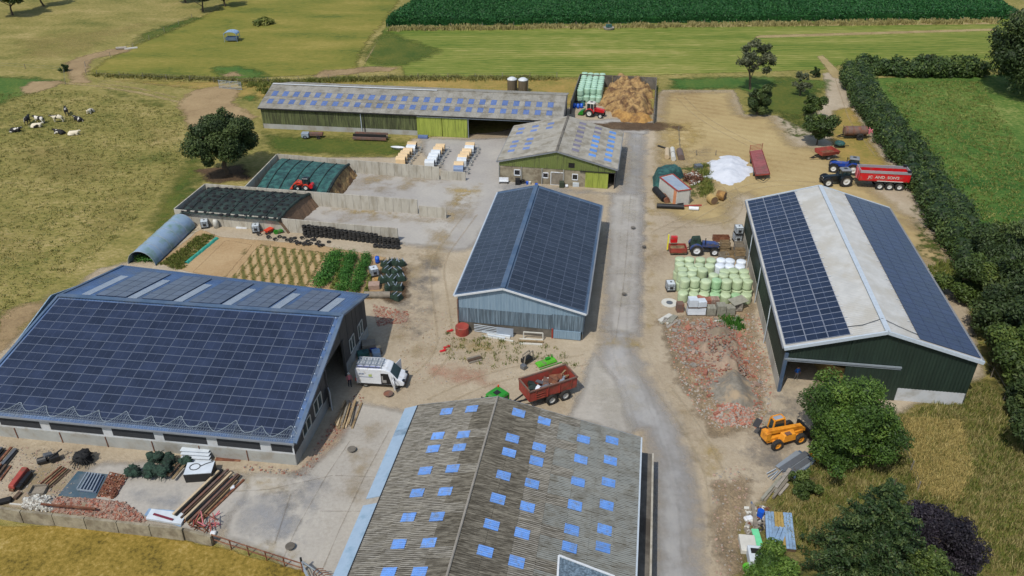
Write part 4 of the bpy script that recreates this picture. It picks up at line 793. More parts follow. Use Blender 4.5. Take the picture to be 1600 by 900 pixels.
# ------------------------------------------------------------ plants
def leafmat(name, c1, c2, c3=None, rough=.6, trans=.25):
    m = bpy.data.materials.new(name); m.use_nodes = True; nt = m.node_tree; b = nt.nodes['Principled BSDF']; L = nt.links.new
    at = nd(nt, 'ShaderNodeAttribute', attribute_name='sh').outputs['Fac']
    cc = ramp(nt, at, [(0, c1), (.6, c2), (1, c3 or c2)]); L(cc, b.inputs['Base Color']); b.inputs['Roughness'].default_value = rough; b.inputs['Specular IOR Level'].default_value = .3
    MT[name] = m
leafmat('leaf_dark', S(32, 46, 22), S(56, 72, 34), S(84, 96, 50)); leafmat('leaf_mid', S(40, 54, 24), S(66, 84, 34), S(96, 108, 48)); leafmat('leaf_bright', S(34, 54, 20), S(66, 92, 32), S(104, 126, 50))
leafmat('leaf_straw', S(146, 132, 78), S(172, 154, 94), S(194, 176, 118))
leafmat('leaf_tuft', S(92, 98, 46), S(112, 110, 56), S(136, 126, 70))
leafmat('leaf_grey', S(52, 60, 42), S(80, 86, 62), S(104, 106, 80)); leafmat('leaf_conifer', S(24, 42, 20), S(46, 66, 30), S(92, 104, 58)); leafmat('leaf_purple', S(24, 21, 26), S(39, 34, 42), S(56, 50, 58))
leafmat('leaf_corn', S(20, 58, 24), S(32, 80, 34), S(54, 104, 46)); leafmat('leaf_crop', S(34, 74, 22), S(58, 104, 34), S(92, 130, 52)); leafmat('leaf_hedge', S(34, 50, 24), S(58, 78, 34), S(92, 106, 50))
leafmat('leaf_weed', S(70, 84, 36), S(104, 112, 50), S(140, 134, 72)); leafmat('leaf_dry', S(118, 110, 64), S(146, 136, 86), S(172, 160, 112)); leafmat('leaf_rust', S(70, 46, 34), S(98, 66, 48), S(120, 84, 62))
def leaves(cents, rads, n, size, mat, flat_=.8, shell=.55, name='crown', up=.5, bright=None):
    cents = np.asarray(cents, float); rads = np.asarray(rads, float)
    if rads.ndim == 1: rads = np.stack([rads, rads, rads * flat_], 1)
    wts = (rads[:, 0] * rads[:, 1]) ** 1; wts = wts / wts.sum(); k = rng.choice(len(cents), n, p=wts)
    d = rng.normal(size=(n, 3)); d /= np.linalg.norm(d, axis=1, keepdims=True); r = shell + (1.12 - shell) * rng.random((n, 1)) ** .8
    pos = cents[k] + d * r * rads[k]; nrm = d * .6 + rng.normal(size=(n, 3)) * .75 + np.array([0, 0, up]); nrm /= np.linalg.norm(nrm, axis=1, keepdims=True)
    a = np.cross(nrm, rng.normal(size=(n, 3))); a /= np.linalg.norm(a, axis=1, keepdims=True) + 1e-9; bb = np.cross(nrm, a)
    s = size * (.6 + .8 * rng.random((n, 1))); V = np.stack([pos - a * s, pos - bb * s * .45, pos + a * s, pos + bb * s * .45], 1).reshape(-1, 3)
    me = npmesh(name, V, np.arange(n * 4).reshape(-1, 4), mat)
    cs = rng.random(len(cents)); sh = np.clip(cs[k] * .62 + rng.random(n) * .38 + (d[:, 2] * .0), 0, 1)
    me.attributes.new('sh', 'FLOAT', 'POINT').data.foreach_set('value', np.repeat(sh, 4).astype('f')); return me
def blob(mb, c, r, n=8, m=6, jit=.12, mi=0):
    vs = []; c = Vector(c)
    for i in range(m + 1):
        th = math.pi * i / m
        for j in range(n): ph = 2 * math.pi * j / n; k = 1 + random.uniform(-jit, jit) if 0 < i < m else 1; vs.append(c + Vector((r[0] * math.sin(th) * math.cos(ph) * k, r[1] * math.sin(th) * math.sin(ph) * k, r[2] * math.cos(th) * k)))
    fs = [(i * n + j, (i + 1) * n + j, (i + 1) * n + (j + 1) % n, i * n + (j + 1) % n) for i in range(m) for j in range(n)]
    mb.add(vs, fs, mi); return mb
def trunk(H, r, spread, n=6, lean=0, base=.35):
    mb = MB(); p = Vector((0, 0, 0)); pts = [p]
    for i in range(4): p = p + Vector((random.uniform(-.06, .06) * H + lean, random.uniform(-.06, .06) * H, H * .18)); pts.append(p)
    for i in range(4): mb.tube(pts[i], pts[i + 1], r * (1 - i * .18), 8, r * (1 - (i + 1) * .18))
    for k in range(n):
        a = 2 * math.pi * k / n + random.uniform(-.4, .4); q = pts[1].lerp(pts[4], random.uniform(base - .3, 1)); e = q + Vector((math.cos(a) * spread * .55, math.sin(a) * spread * .55, H * random.uniform(.12, .25)))
        e2 = e + Vector((math.cos(a) * spread * .35, math.sin(a) * spread * .35, H * random.uniform(.08, .2))); mb.tube(q, e, r * .4, 6, r * .22); mb.tube(e, e2, r * .22, 5, r * .06)
        for s in (-.6, .6): mb.tube(e, e + Vector((math.cos(a + s) * spread * .4, math.sin(a + s) * spread * .4, H * .12)), r * .16, 5, r * .05)
    return mb
def tree(label, loc, H, rx, n=9000, size=.32, mat='leaf_mid', name='tree', rz_=None, group=None, low=.2, clumps=26, tr=.3, core=True, shell=.5, squash=1, ccl=.34, cat='tree', lean=0):
    t = thing(name, label, cat, loc, 0, group); hz = H * (1 - low) / 2; cz = H * low + hz
    part('trunk', trunk(H * .78, tr, rx * .8), 'bark', t)
    cs, rs = [], []; rx *= .84; ph = [random.uniform(0, 6.28) for _ in range(3)]
    for i in range(clumps):
        d = np.array([random.gauss(0, 1), random.gauss(0, 1), random.gauss(0, .9)]); d /= np.linalg.norm(d); k = random.uniform(.35, 1.0)
        az_ = math.atan2(d[1], d[0]); lob = 1 + .2 * math.sin(3 * az_ + ph[0]) * math.cos(2.2 * d[2] + ph[1]) + .13 * math.sin(5 * az_ + ph[2]); k *= lob
        cs.append((d[0] * rx * k + lean, d[1] * rx * k * squash, cz + d[2] * hz * min(k, 1) * .98)); rs.append(random.choice((.55, .75, 1, 1.15)) * random.uniform(.85, 1.1) * ccl * rx)
    me = leaves(cs, rs, n, size, mat, shell=shell); o = link('crown', me, t)
    if core:
        mb = MB()
        for c_, r_ in list(zip(cs, rs)): blob(mb, c_, (r_ * .5, r_ * .5, r_ * .42), 7, 5)
        blob(mb, (0 + lean, 0, cz), (rx * .42, rx * .42 * squash, hz * .5)); k = part('inner_foliage', mb, mat, t, stuff=True)
    return t
tree('big dark round oak on the pasture edge above the silage walls', P(358, 272), 10.6, 5.4, 42000, .2, 'leaf_dark', low=.12, clumps=64, tr=.5)
tree('dark tree at the top left corner with its trunk in view', P(20, 24), 11, 6, 5000, .5, 'leaf_dark', low=.3)
tree('smaller dark tree just right of the one in the top left corner', P(69, 10), 11, 5, 4000, .5, 'leaf_dark', low=.3)
tree('left dark tree at the top edge beside the golden pasture', P(290, 4), 9, 4, 3000, .5, 'leaf_dark', low=.2)
tree('dark tree at the top edge with its trunk and shadow in view', P(317, 18), 9, 4.6, 4000, .5, 'leaf_dark', low=.28)
tree('dark tree at the top edge farthest right of the three above the golden pasture', P(352, 10), 9, 4.6, 4000, .5, 'leaf_dark', low=.28)
tree('tall thin half bare grey green tree at the back of the sandy yard', P(1172, 140), 10.5, 4.3, 4200, .26, 'leaf_grey', core=False, low=.28, clumps=34, shell=.2, ccl=.26, tr=.28)
tree('dense dark bush like tree right beside the tall half bare tree', P(1183, 178), 6, 3.1, 7000, .24, 'leaf_dark', low=.02, clumps=22)
tree('sparse brownish young tree near the field gate', P(1250, 150), 5, 2.2, 1600, .22, 'leaf_grey', core=False, low=.1, clumps=16, shell=.2, tr=.12)
tree('tiny dark sapling beside the field track', P(1274, 121), 2.6, 1.4, 900, .22, 'leaf_dark', core=False, low=.05, clumps=8, tr=.08)
tree('upper of two small fruit trees above the red tipping trailer', P(1268, 185), 4.6, 2.8, 3600, .22, 'leaf_mid', low=.12, clumps=18, tr=.14)
tree('lower and larger of two small fruit trees above the red tipping trailer', P(1276, 226), 6.0, 3.7, 6000, .24, 'leaf_mid', low=.05, clumps=24, tr=.18)
tree('huge dark tree at the far right edge above the meadow', P(1608, 150), 17, 11, 36000, .33, 'leaf_dark', low=.02, clumps=80, tr=.6)
tree('grey green willow behind the huge dark tree at the right edge', P(1640, 108), 15, 10, 9000, .5, 'leaf_grey', low=.05, clumps=36, tr=.5)
tree('big bright green tree in front of the dark green barn', P(1308, 722), 8.8, 4.5, 70000, .13, 'leaf_bright', low=.04, clumps=90, tr=.35)
tree('small dark green bush beside the stacked metal sheets', P(1250, 770), 2.6, 1.7, 7000, .1, 'leaf_mid', low=.02, core=False, clumps=26, tr=.08, cat='bush', name='bush')
tree('bright leafy shrub at the bottom edge by the green basin', P(1212, 914), 2.8, 2.6, 16000, .12, 'leaf_bright', low=.02, clumps=24, tr=.12, cat='shrub', name='shrub')
tree('rounded dark purple leaved tree at the lower right', P(1462, 880), 5.8, 3.3, 46000, .115, 'leaf_purple', low=.03, clumps=70, tr=.2)
def conifer(label, loc, H, rx, n, mat='leaf_conifer'):
    t = thing('conifer', label, 'tree', loc); mb = MB(); mb.tube((0, 0, 0), (0, 0, H * .97), .22, 8, .03); cs, rs = [], []
    for k in range(16):
        z = H * (.06 + .88 * k / 16); R_ = rx * (1 - (k / 16) ** 1.1) + .35; m = max(4, int(10 - k * .42))
        for j in range(m):
            a = 2 * math.pi * (j + (k % 3) * .37) / m + random.uniform(-.2, .2); rr = R_ * random.uniform(.82, 1.1)
            mb.tube((0, 0, z), (math.cos(a) * rr, math.sin(a) * rr, z - rr * .12), .06, 5, .015)
            for q in (.2, .35, .5, .63, .76, .88, 1): cs.append((math.cos(a) * rr * q, math.sin(a) * rr * q, z - rr * .12 * q + .1)); w_ = .3 + .16 * (1 - q) * R_; rs.append((w_, w_, .2 + .05 * R_ * (1 - q)))
    part('trunk', mb, 'bark', t); link('crown', leaves(cs, rs, n, .12, mat, shell=.3, up=.8), t); return t
conifer('spreading conifer with drooping pale tipped branches at the bottom right', P(1348, 902), 11.0, 5.4, 60000)
conifer('lighter green spreading conifer at the bottom edge between its neighbour and the purple tree', P(1432, 935), 5.6, 4.2, 34000, 'leaf_mid')
# trees beyond the dark green barn: dense belt along the right edge
belt = [(1560, 430, 7.5, 5.5, 'leaf_dark'), (1520, 470, 6, 4.4, 'leaf_mid'), (1592, 505, 8, 5.8, 'leaf_dark'), (1560, 520, 6, 4.6, 'leaf_dark'), (1630, 570, 8, 5.5, 'leaf_dark'), (1600, 590, 6, 4.2, 'leaf_mid'), (1640, 650, 7.5, 5, 'leaf_dark'), (1650, 440, 9, 6.5, 'leaf_dark'), (1616, 650, 4.6, 3.2, 'leaf_dark'), (1660, 730, 6, 4.6, 'leaf_dark')]
bl = ['upper left dark tree of the belt behind the dark green barn', 'lighter low tree at the left tip of the belt right of the barn', 'big dark tree in the middle of the belt at the right edge', 'dark tree hugging the right roof edge of the dark green barn', 'dark tree at the right edge level with the barn eave', 'lighter tree of the belt right of the barn corner', 'dark tree at the right edge beside the rough grass', 'large dark tree at the right edge below the meadow', 'low dark tree by the fence posts right of the barn', 'lowest dark tree cut by the right edge above the rough grass']
for (u, v, H, r_, m), l in zip(belt, bl): tree(l, P(u, v), H, r_, 18000, .2, m, low=.02, clumps=34, tr=.25, group='tree belt right of the dark green barn')
def hedge(name, label, pts, wd, h, n, mat, size=.27, step=1.5):
    t = thing(name, label, 'hedge', pts[0]); cs, rs = [], []; mb = MB(); sb = MB()
    for p, q in zip(pts[:-1], pts[1:]):
        L_ = (q - p).length; k = max(1, int(L_ / step)); nn = Vector((-(q - p).y, (q - p).x, 0)).normalized()
        for i in range(k):
            for o_ in (-.32, .28):
                w_ = p.lerp(q, (i + random.random()) / k) + nn * (o_ * wd + random.uniform(-.12, .12) * wd) - pts[0]; hh = h * random.uniform(.72, 1.15); r_ = wd * random.uniform(.34, .46)
                cs.append((w_.x, w_.y, hh - r_ * .9)); rs.append((r_, r_, r_ * .9)); cs.append((w_.x, w_.y, hh * .4)); rs.append((r_ * 1.05, r_ * 1.05, hh * .42)); blob(mb, (w_.x, w_.y, hh * .48), (r_ * .75, r_ * .75, hh * .42), 7, 5)
            w_ = p.lerp(q, (i + .5) / k) - pts[0]; sb.tube((w_.x, w_.y, 0), (w_.x + random.uniform(-.3, .3), w_.y, h * .7), .06, 5, .02)
    link('foliage', leaves(cs, rs, n, size, mat, shell=.6), t); part('inner_foliage', mb, mat, t, stuff=True); part('stems', sb, 'bark', t, stuff=True)
hedge('hedge', 'long dark hedge running from the field corner down past the barn to the tree belt', [P(1332, 118), P(1345, 150), P(1375, 195), P(1408, 240), P(1432, 268), P(1462, 320), P(1490, 365), P(1512, 400), P(1530, 430)], 4.6, 3.6, 70000, 'leaf_hedge', .22)
hedge('hedge', 'shorter dark hedge along the top of the meadow meeting the huge tree', [P(1342, 112), P(1400, 117), P(1460, 118), P(1535, 116)], 3.8, 3.6, 15000, 'leaf_hedge', .34)
tree('taller bush standing out of the hedge along the top of the meadow', P(1443, 114), 5.6, 2.6, 3500, .34, 'leaf_dark', low=.02, clumps=16, tr=.12, cat='bush', name='bush')
# maize field far behind: rows of plants nobody could count
p0, p1 = P(603, 42), P(1590, 30)
def maize():
    a = Vector((p0.x, p0.y)); bx = Vector((p1.x, p1.y)); d = (bx - a); L_ = d.length; d.normalize(); nn = Vector((-d.y, d.x)); N = 150000
    s = rng.random(N) * L_; k = np.abs(rng.normal(size=N)) * 22; k = np.where(k > 90, rng.random(N) * 90, k); row = np.round(k / .75) * .75 + rng.normal(size=N) * .1
    shift = row * .22; X_ = a.x + d.x * (s + shift) + nn.x * row; Y_ = a.y + d.y * (s + shift) + nn.y * row; Z_ = np.where(row < 1, rng.random(N) * 2.2, 1.5 + .9 * rng.random(N) + .25 * np.sin(X_ * .15) * np.sin(Y_ * .2))
    pos = np.stack([X_, Y_, Z_], 1); nrm = rng.normal(size=(N, 3)) + np.array([0, -.3, .6]); nrm /= np.linalg.norm(nrm, axis=1, keepdims=True)
    A_ = np.cross(nrm, rng.normal(size=(N, 3))); A_ /= np.linalg.norm(A_, axis=1, keepdims=True); B_ = np.cross(nrm, A_); sz = .32 * (.6 + .8 * rng.random((N, 1)))
    V = np.stack([pos - A_ * sz, pos - B_ * sz * .35, pos + A_ * sz, pos + B_ * sz * .35], 1).reshape(-1, 3)
    me = npmesh('maize_field', V, np.arange(N * 4).reshape(-1, 4), 'leaf_corn'); me.attributes.new('sh', 'FLOAT', 'POINT').data.foreach_set('value', np.repeat(rng.random(N) * .7 + .3 * (np.sin(row * 8.4) > 0), 4).astype('f'))
    o = link('maize_field', me); tag(o, 'dense dark green maize field across the top of the view', 'maize', None, 'stuff')
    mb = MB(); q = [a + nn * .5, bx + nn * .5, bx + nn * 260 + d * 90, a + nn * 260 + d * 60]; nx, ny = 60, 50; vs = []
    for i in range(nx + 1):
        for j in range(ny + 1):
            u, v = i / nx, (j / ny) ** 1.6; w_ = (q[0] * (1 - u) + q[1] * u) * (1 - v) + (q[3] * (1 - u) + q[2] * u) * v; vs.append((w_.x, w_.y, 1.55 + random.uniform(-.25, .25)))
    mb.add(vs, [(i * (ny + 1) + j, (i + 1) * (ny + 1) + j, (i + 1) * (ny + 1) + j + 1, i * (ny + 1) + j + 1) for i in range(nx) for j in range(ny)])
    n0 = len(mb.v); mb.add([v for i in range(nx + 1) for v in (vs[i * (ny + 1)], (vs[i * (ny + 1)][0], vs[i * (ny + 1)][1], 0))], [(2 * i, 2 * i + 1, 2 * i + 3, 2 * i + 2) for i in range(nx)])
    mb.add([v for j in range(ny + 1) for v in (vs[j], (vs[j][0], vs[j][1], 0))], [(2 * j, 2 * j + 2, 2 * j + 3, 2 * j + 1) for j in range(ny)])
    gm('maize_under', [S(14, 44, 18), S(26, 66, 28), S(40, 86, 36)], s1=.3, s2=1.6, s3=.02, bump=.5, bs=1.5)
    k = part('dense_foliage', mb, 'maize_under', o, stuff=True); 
maize()
def scatter(name, poly, n, mat, label, cat, size=.2, h=.25, r_=.3, blades=14, clump=None, lean=.3):
    """tufts of blades over an outline: ground cover nobody could count"""
    pts = np.array([tuple(P(*p))[:2] for p in poly]); x0, y0 = pts.min(0); x1, y1 = pts.max(0); X = x0 + rng.random(n * 3) * (x1 - x0); Y = y0 + rng.random(n * 3) * (y1 - y0); ins = np.zeros(len(X), bool)
    for i in range(len(pts)):
        ax, ay = pts[i]; bx, by = pts[(i + 1) % len(pts)]; ins ^= ((ay > Y) != (by > Y)) & (X < (bx - ax) * (Y - ay) / (by - ay + 1e-12) + ax)
    X, Y = X[ins][:n], Y[ins][:n]; m = len(X); k = np.repeat(np.arange(m), blades); N = len(k); hs = h * (.5 + rng.random(m))[k]
    base = np.stack([X[k], Y[k], np.zeros(N)], 1) + np.concatenate([rng.normal(size=(N, 2)) * r_ * .5, np.zeros((N, 1))], 1); tip = base + np.concatenate([rng.normal(size=(N, 2)) * lean * hs[:, None], hs[:, None]], 1)
    w_ = rng.normal(size=(N, 2)); w_ /= np.linalg.norm(w_, axis=1, keepdims=True); w_ = np.concatenate([w_ * size * .5, np.zeros((N, 1))], 1)
    V = np.stack([base - w_, base + w_, tip + w_ * .3, tip - w_ * .3], 1).reshape(-1, 3); me = npmesh(name, V, np.arange(N * 4).reshape(-1, 4), mat)
    me.attributes.new('sh', 'FLOAT', 'POINT').data.foreach_set('value', np.repeat(np.clip(rng.random(m)[k] * .6 + rng.random(N) * .4, 0, 1), 4).astype('f')); o = link(name, me); return tag(o, label, cat, None, 'stuff')
scatter('tall_grass', [(870, 121), (630, 120), (430, 126), (150, 116), (152, 120), (430, 131), (630, 126), (870, 126)], 600, 'leaf_tuft', 'strip of tall weeds along the fence behind the long barn', 'weeds', .2, .45, 1.1, lean=.7)
scatter('tall_grass', [(606, 44), (1560, 32), (1560, 37), (606, 49)], 900, 'leaf_dry', 'strip of dry grass along the front of the maize field', 'dry grass', .3, .7, .8)
scatter('rough_grass_tufts', [(1400, 655), (1540, 600), (1600, 700), (1600, 900), (1420, 900), (1250, 860), (1200, 810), (1262, 735)], 2600, 'leaf_dry', 'tufts of dry straw coloured grass on the slope at the lower right', 'dry grass', .07, .4, .4, 10)
scatter('rough_grass_tufts', [(1400, 655), (1540, 600), (1600, 700), (1600, 900), (1420, 900), (1250, 860), (1200, 810), (1262, 735)], 2600, 'leaf_weed', 'green weeds among the dry grass at the lower right', 'weeds', .08, .35, .4, 10)
scatter('rough_grass_tufts', [(1412, 655), (1500, 662), (1515, 730), (1495, 785), (1435, 770)], 2200, 'leaf_straw', 'pale straw coloured grass patch below the white barn wall', 'dry grass', .07, .4, .4, 10)
scatter('weeds', [(690, 520), (915, 548), (900, 572), (760, 575), (690, 555)], 90, 'leaf_weed', 'low weeds on the bank in front of the middle barn', 'weeds', .08, .25, .4)
scatter('weeds', [(1128, 498), (1158, 500), (1160, 516), (1125, 514)], 60, 'leaf_crop', 'bright green weed patch by the concrete blocks', 'weeds', .12, .4, .5, 20)
scatter('weeds', [(1086, 262), (1106, 258), (1114, 300), (1095, 310)], 130, 'leaf_weed', 'weeds beside the white container', 'weeds', .1, .5, .5)
scatter('weeds', [(415, 150), (400, 142), (370, 132), (400, 128), (560, 122), (560, 128), (430, 130)], 260, 'leaf_weed', 'weeds at the left end of the long barn', 'weeds', .15, .5, .6)
scatter('pasture_tufts', [(-60, 150), (110, 140), (290, 175), (300, 235), (215, 345), (150, 400), (60, 460), (-60, 560)], 4500, 'leaf_tuft', 'grass tufts over the left pasture', 'grass', .13, .15, .5, 6, lean=.8)
scatter('meadow_tufts', [(1380, 130), (1530, 125), (1600, 240), (1600, 370), (1520, 340), (1450, 255)], 3000, 'leaf_weed', 'yellowing grass tufts in the meadow', 'grass', .14, .2, .5, 6, lean=.8)
scatter('weeds', [(250, 413), (316, 366), (335, 370), (283, 422)], 420, 'leaf_weed', 'weedy bed beside the polytunnel', 'weeds', .1, .22, .3)
scatter('weeds', [(1500, 400), (1530, 440), (1500, 440), (1440, 425)], 160, 'leaf_weed', 'weeds at the far corner of the dark green barn', 'weeds', .12, .4, .5)
# garden crop rows
def croprow(name, label, cat, a, c_, wd, h, n, mat, group, size=.13):
    t = []; L_ = (c_ - a).length; k = int(L_ / .5)
    cs = [tuple(a.lerp(c_, (i + .5) / k) - a + Vector((random.uniform(-.15, .15) * wd, random.uniform(-.1, .1) * wd, h * .45))) for i in range(k)]; rs = [(wd * random.uniform(.42, .6), wd * random.uniform(.42, .6), h * random.uniform(.45, .6)) for i in range(k)]
    o = link(name, leaves(cs, rs, n, size, mat, shell=.35)); o.location = a; return tag(o, label, cat, group)
croprow('crop_row', 'bushy row of tall green plants at the left of the garden crops', 'crop row', P(502, 448), P(530, 398), 2.2, 1.2, 5000, 'leaf_crop', 'green crop rows in the garden')
croprow('crop_row', 'thin yellowing row between the bushy crop rows', 'crop row', P(520, 452), P(540, 408), .7, .5, 900, 'leaf_weed', 'green crop rows in the garden')
croprow('crop_row', 'darkest feathery crop row, second from the right', 'crop row', P(533, 457), P(551, 401), 1.5, 1.3, 6000, 'leaf_crop', 'green crop rows in the garden', .1)
croprow('crop_row', 'feathery green crop row farthest right in the garden', 'crop row', P(555, 459), P(573, 404), 1.5, 1.2, 6000, 'leaf_crop', 'green crop rows in the garden', .1)
croprow('crop_row', 'low light green row at the right rim of the garden', 'crop row', P(571, 462), P(582, 425), .6, .5, 900, 'leaf_weed', 'green crop rows in the garden')
for i in range(9):
    a_, c_ = P(366 + i * 14, 440 + i * 1.3), P(410 + i * 12.2, 383 + i * 1.5)
    croprow('potato_row', 'withered low row in the brown bed, number %s from the bare soil' % ['one', 'two', 'three', 'four', 'five', 'six', 'seven', 'eight', 'nine'][i], 'crop row', a_, c_, .5, .2, 360, 'leaf_tuft', 'withered rows in the brown bed', .1)
# ------------------------------------------------------------ heaps, walls and bunkers
_lat = rng.random((64, 64))
def vn(x, y):
    xi, yi = np.floor(x).astype(int), np.floor(y).astype(int); fx, fy = x - xi, y - yi; fx = fx * fx * (3 - 2 * fx); fy = fy * fy * (3 - 2 * fy); g = lambda a, b_: _lat[a % 64, b_ % 64]
    return (g(xi, yi) * (1 - fx) + g(xi + 1, yi) * fx) * (1 - fy) + (g(xi, yi + 1) * (1 - fx) + g(xi + 1, yi + 1) * fx) * fy
def fn_(x, y, o=4): return sum(vn(x * 2 ** k + 7 * k, y * 2 ** k + 3 * k) / 2 ** k for k in range(o)) / 2 - .5
def inpoly(poly, X, Y, pix=True):
    pts = np.array([tuple(P(*p))[:2] if pix else p for p in poly]); ins = np.zeros(len(X), bool); D = np.full(len(X), 1e9)
    for i in range(len(pts)):
        ax, ay = pts[i]; bx, by = pts[(i + 1) % len(pts)]; ins ^= ((ay > Y) != (by > Y)) & (X < (bx - ax) * (Y - ay) / (by - ay + 1e-12) + ax)
        ll = (bx - ax) ** 2 + (by - ay) ** 2 + 1e-9; t = np.clip(((X - ax) * (bx - ax) + (Y - ay) * (by - ay)) / ll, 0, 1); D = np.minimum(D, np.hypot(X - ax - t * (bx - ax), Y - ay - t * (by - ay)))
    return np.where(ins, D, -D)
def heap(name, label, cat, poly, H, mat, edge=2.5, na=.5, cell=.3, nf=.5, kind=None, rag=.6, pw=1):
    pts = np.array([tuple(P(*p))[:2] for p in poly]); x0, y0 = pts.min(0) - 1; x1, y1 = pts.max(0) + 1; nx, ny = int((x1 - x0) / cell) + 2, int((y1 - y0) / cell) + 2
    X, Y = np.meshgrid(x0 + np.arange(nx) * cell, y0 + np.arange(ny) * cell, indexing='ij'); X, Y = X.ravel(), Y.ravel(); sd = inpoly(poly, X, Y) + rag * 2 * fn_(X * .8, Y * .8)
    t = np.clip(sd / edge, 0, 1); Z = np.where(sd > 0, H * (t * t * (3 - 2 * t)) ** pw + na * fn_(X * nf, Y * nf) * 2 * np.clip(sd / .6, 0, 1) + .02, -.05); Z = np.maximum(Z, -.05)
    idx = np.arange(nx * ny).reshape(nx, ny); q = np.stack([idx[:-1, :-1], idx[1:, :-1], idx[1:, 1:], idx[:-1, 1:]], -1).reshape(-1, 4); q = q[(sd > -cell * 1.5)[q].all(1)]; us = np.unique(q); rm = -np.ones(nx * ny, int); rm[us] = np.arange(len(us))
    c = (x0 + x1) / 2, (y0 + y1) / 2; me = npmesh(name, np.stack([X[us] - c[0], Y[us] - c[1], Z[us]], 1), rm[q], mat, True); o = link(name, me); o.location = (c[0], c[1], 0); tag(o, label, cat, None, kind); o['_h'] = 1; del o['_h']
    return o, (lambda x, y: float(np.interp(max(0, inpoly(poly, np.array([x]), np.array([y]))[0]), [0, edge * .5, edge], [0, H * .5, H])))
def bits(name, label, cat, poly, n, sizes, mats, zf=lambda x, y: 0, kind='stuff', parent=None, dens=None):
    pts = np.array([tuple(P(*p))[:2] for p in poly]); x0, y0 = pts.min(0); x1, y1 = pts.max(0); mb = MB(); k = 0
    X = x0 + rng.random(n * 3) * (x1 - x0); Y = y0 + rng.random(n * 3) * (y1 - y0); ok = inpoly(poly, X, Y) > 0; X, Y = X[ok][:n], Y[ok][:n]
    for x, y in zip(X, Y):
        s = random.uniform(*sizes); mb.box((x, y, zf(x, y) + s * .3), (s, s * random.uniform(.4, .8), s * random.uniform(.3, .6)), random.uniform(0, 6.3), random.randrange(len(mats)), random.uniform(-.5, .5), random.uniform(-.5, .5))
    if parent: return part(name, mb, mats, parent, world=True, stuff=True)
    return single(name, mb, mats, label, cat, kind=kind)
def wallrun(label, runs, mat='concrete_wall', th=.16, cap=True, cat='wall', pw=1.25, name='concrete_wall', group=None):
    """runs: (top pixel A, top pixel B, height); one panel after another"""
    t = thing(name, label, cat, P(*runs[0][0], runs[0][2]) - Vector((0, 0, runs[0][2])), 0, group)
    for a, c_, h in runs:
        A = P(*a, h); B = P(*c_, h); A.z = B.z = 0; n = max(1, round((B - A).length / pw)); d = (B - A) / n; nn = Vector((-d.y, d.x, 0)).normalized() * th / 2
        for i in range(n):
            p, q = A + d * (i + .012), A + d * (i + .988); j = random.uniform(-.006, .006); hh = h + random.uniform(-.004, .004); J = nn.normalized() * j; mb = MB()
            mb.hexa([p - nn * 1.5 + J, q - nn * 1.5 + J, q + nn * 1.5 + J, p + nn * 1.5 + J] + [v + Vector((0, 0, hh)) + J for v in (p - nn, q - nn, q + nn, p + nn)]); part('wall_panel', mb, mat, t, world=True)
    return t
wallrun('long low concrete wall in front, with black tyres stacked against it', [((272, 327), (621, 356.5), 2.1)])
wallrun('slanting concrete wall closing the left end of the lower silage bunker', [((272, 326), (320, 287), 2.2)])
wallrun('middle concrete wall between the two silage bunkers, ending in the yard', [((321, 287), (652, 312), 2.3)])
wallrun('short lower run of four wall panels past the end of the middle wall', [((654, 321), (697, 325), 1.7)])
wallrun('concrete wall behind the teal covered silage, ending by the calf hutches', [((433, 240.5), (686, 261), 2.2)])
wallrun('short panelled wall with a white bucket at its foot by the calf hutches', [((688, 266.5), (727.5, 269), 1.5)])
wallrun('slanting concrete wall closing the left end of the teal covered bunker', [((382, 292), (432, 241), 2.2)])
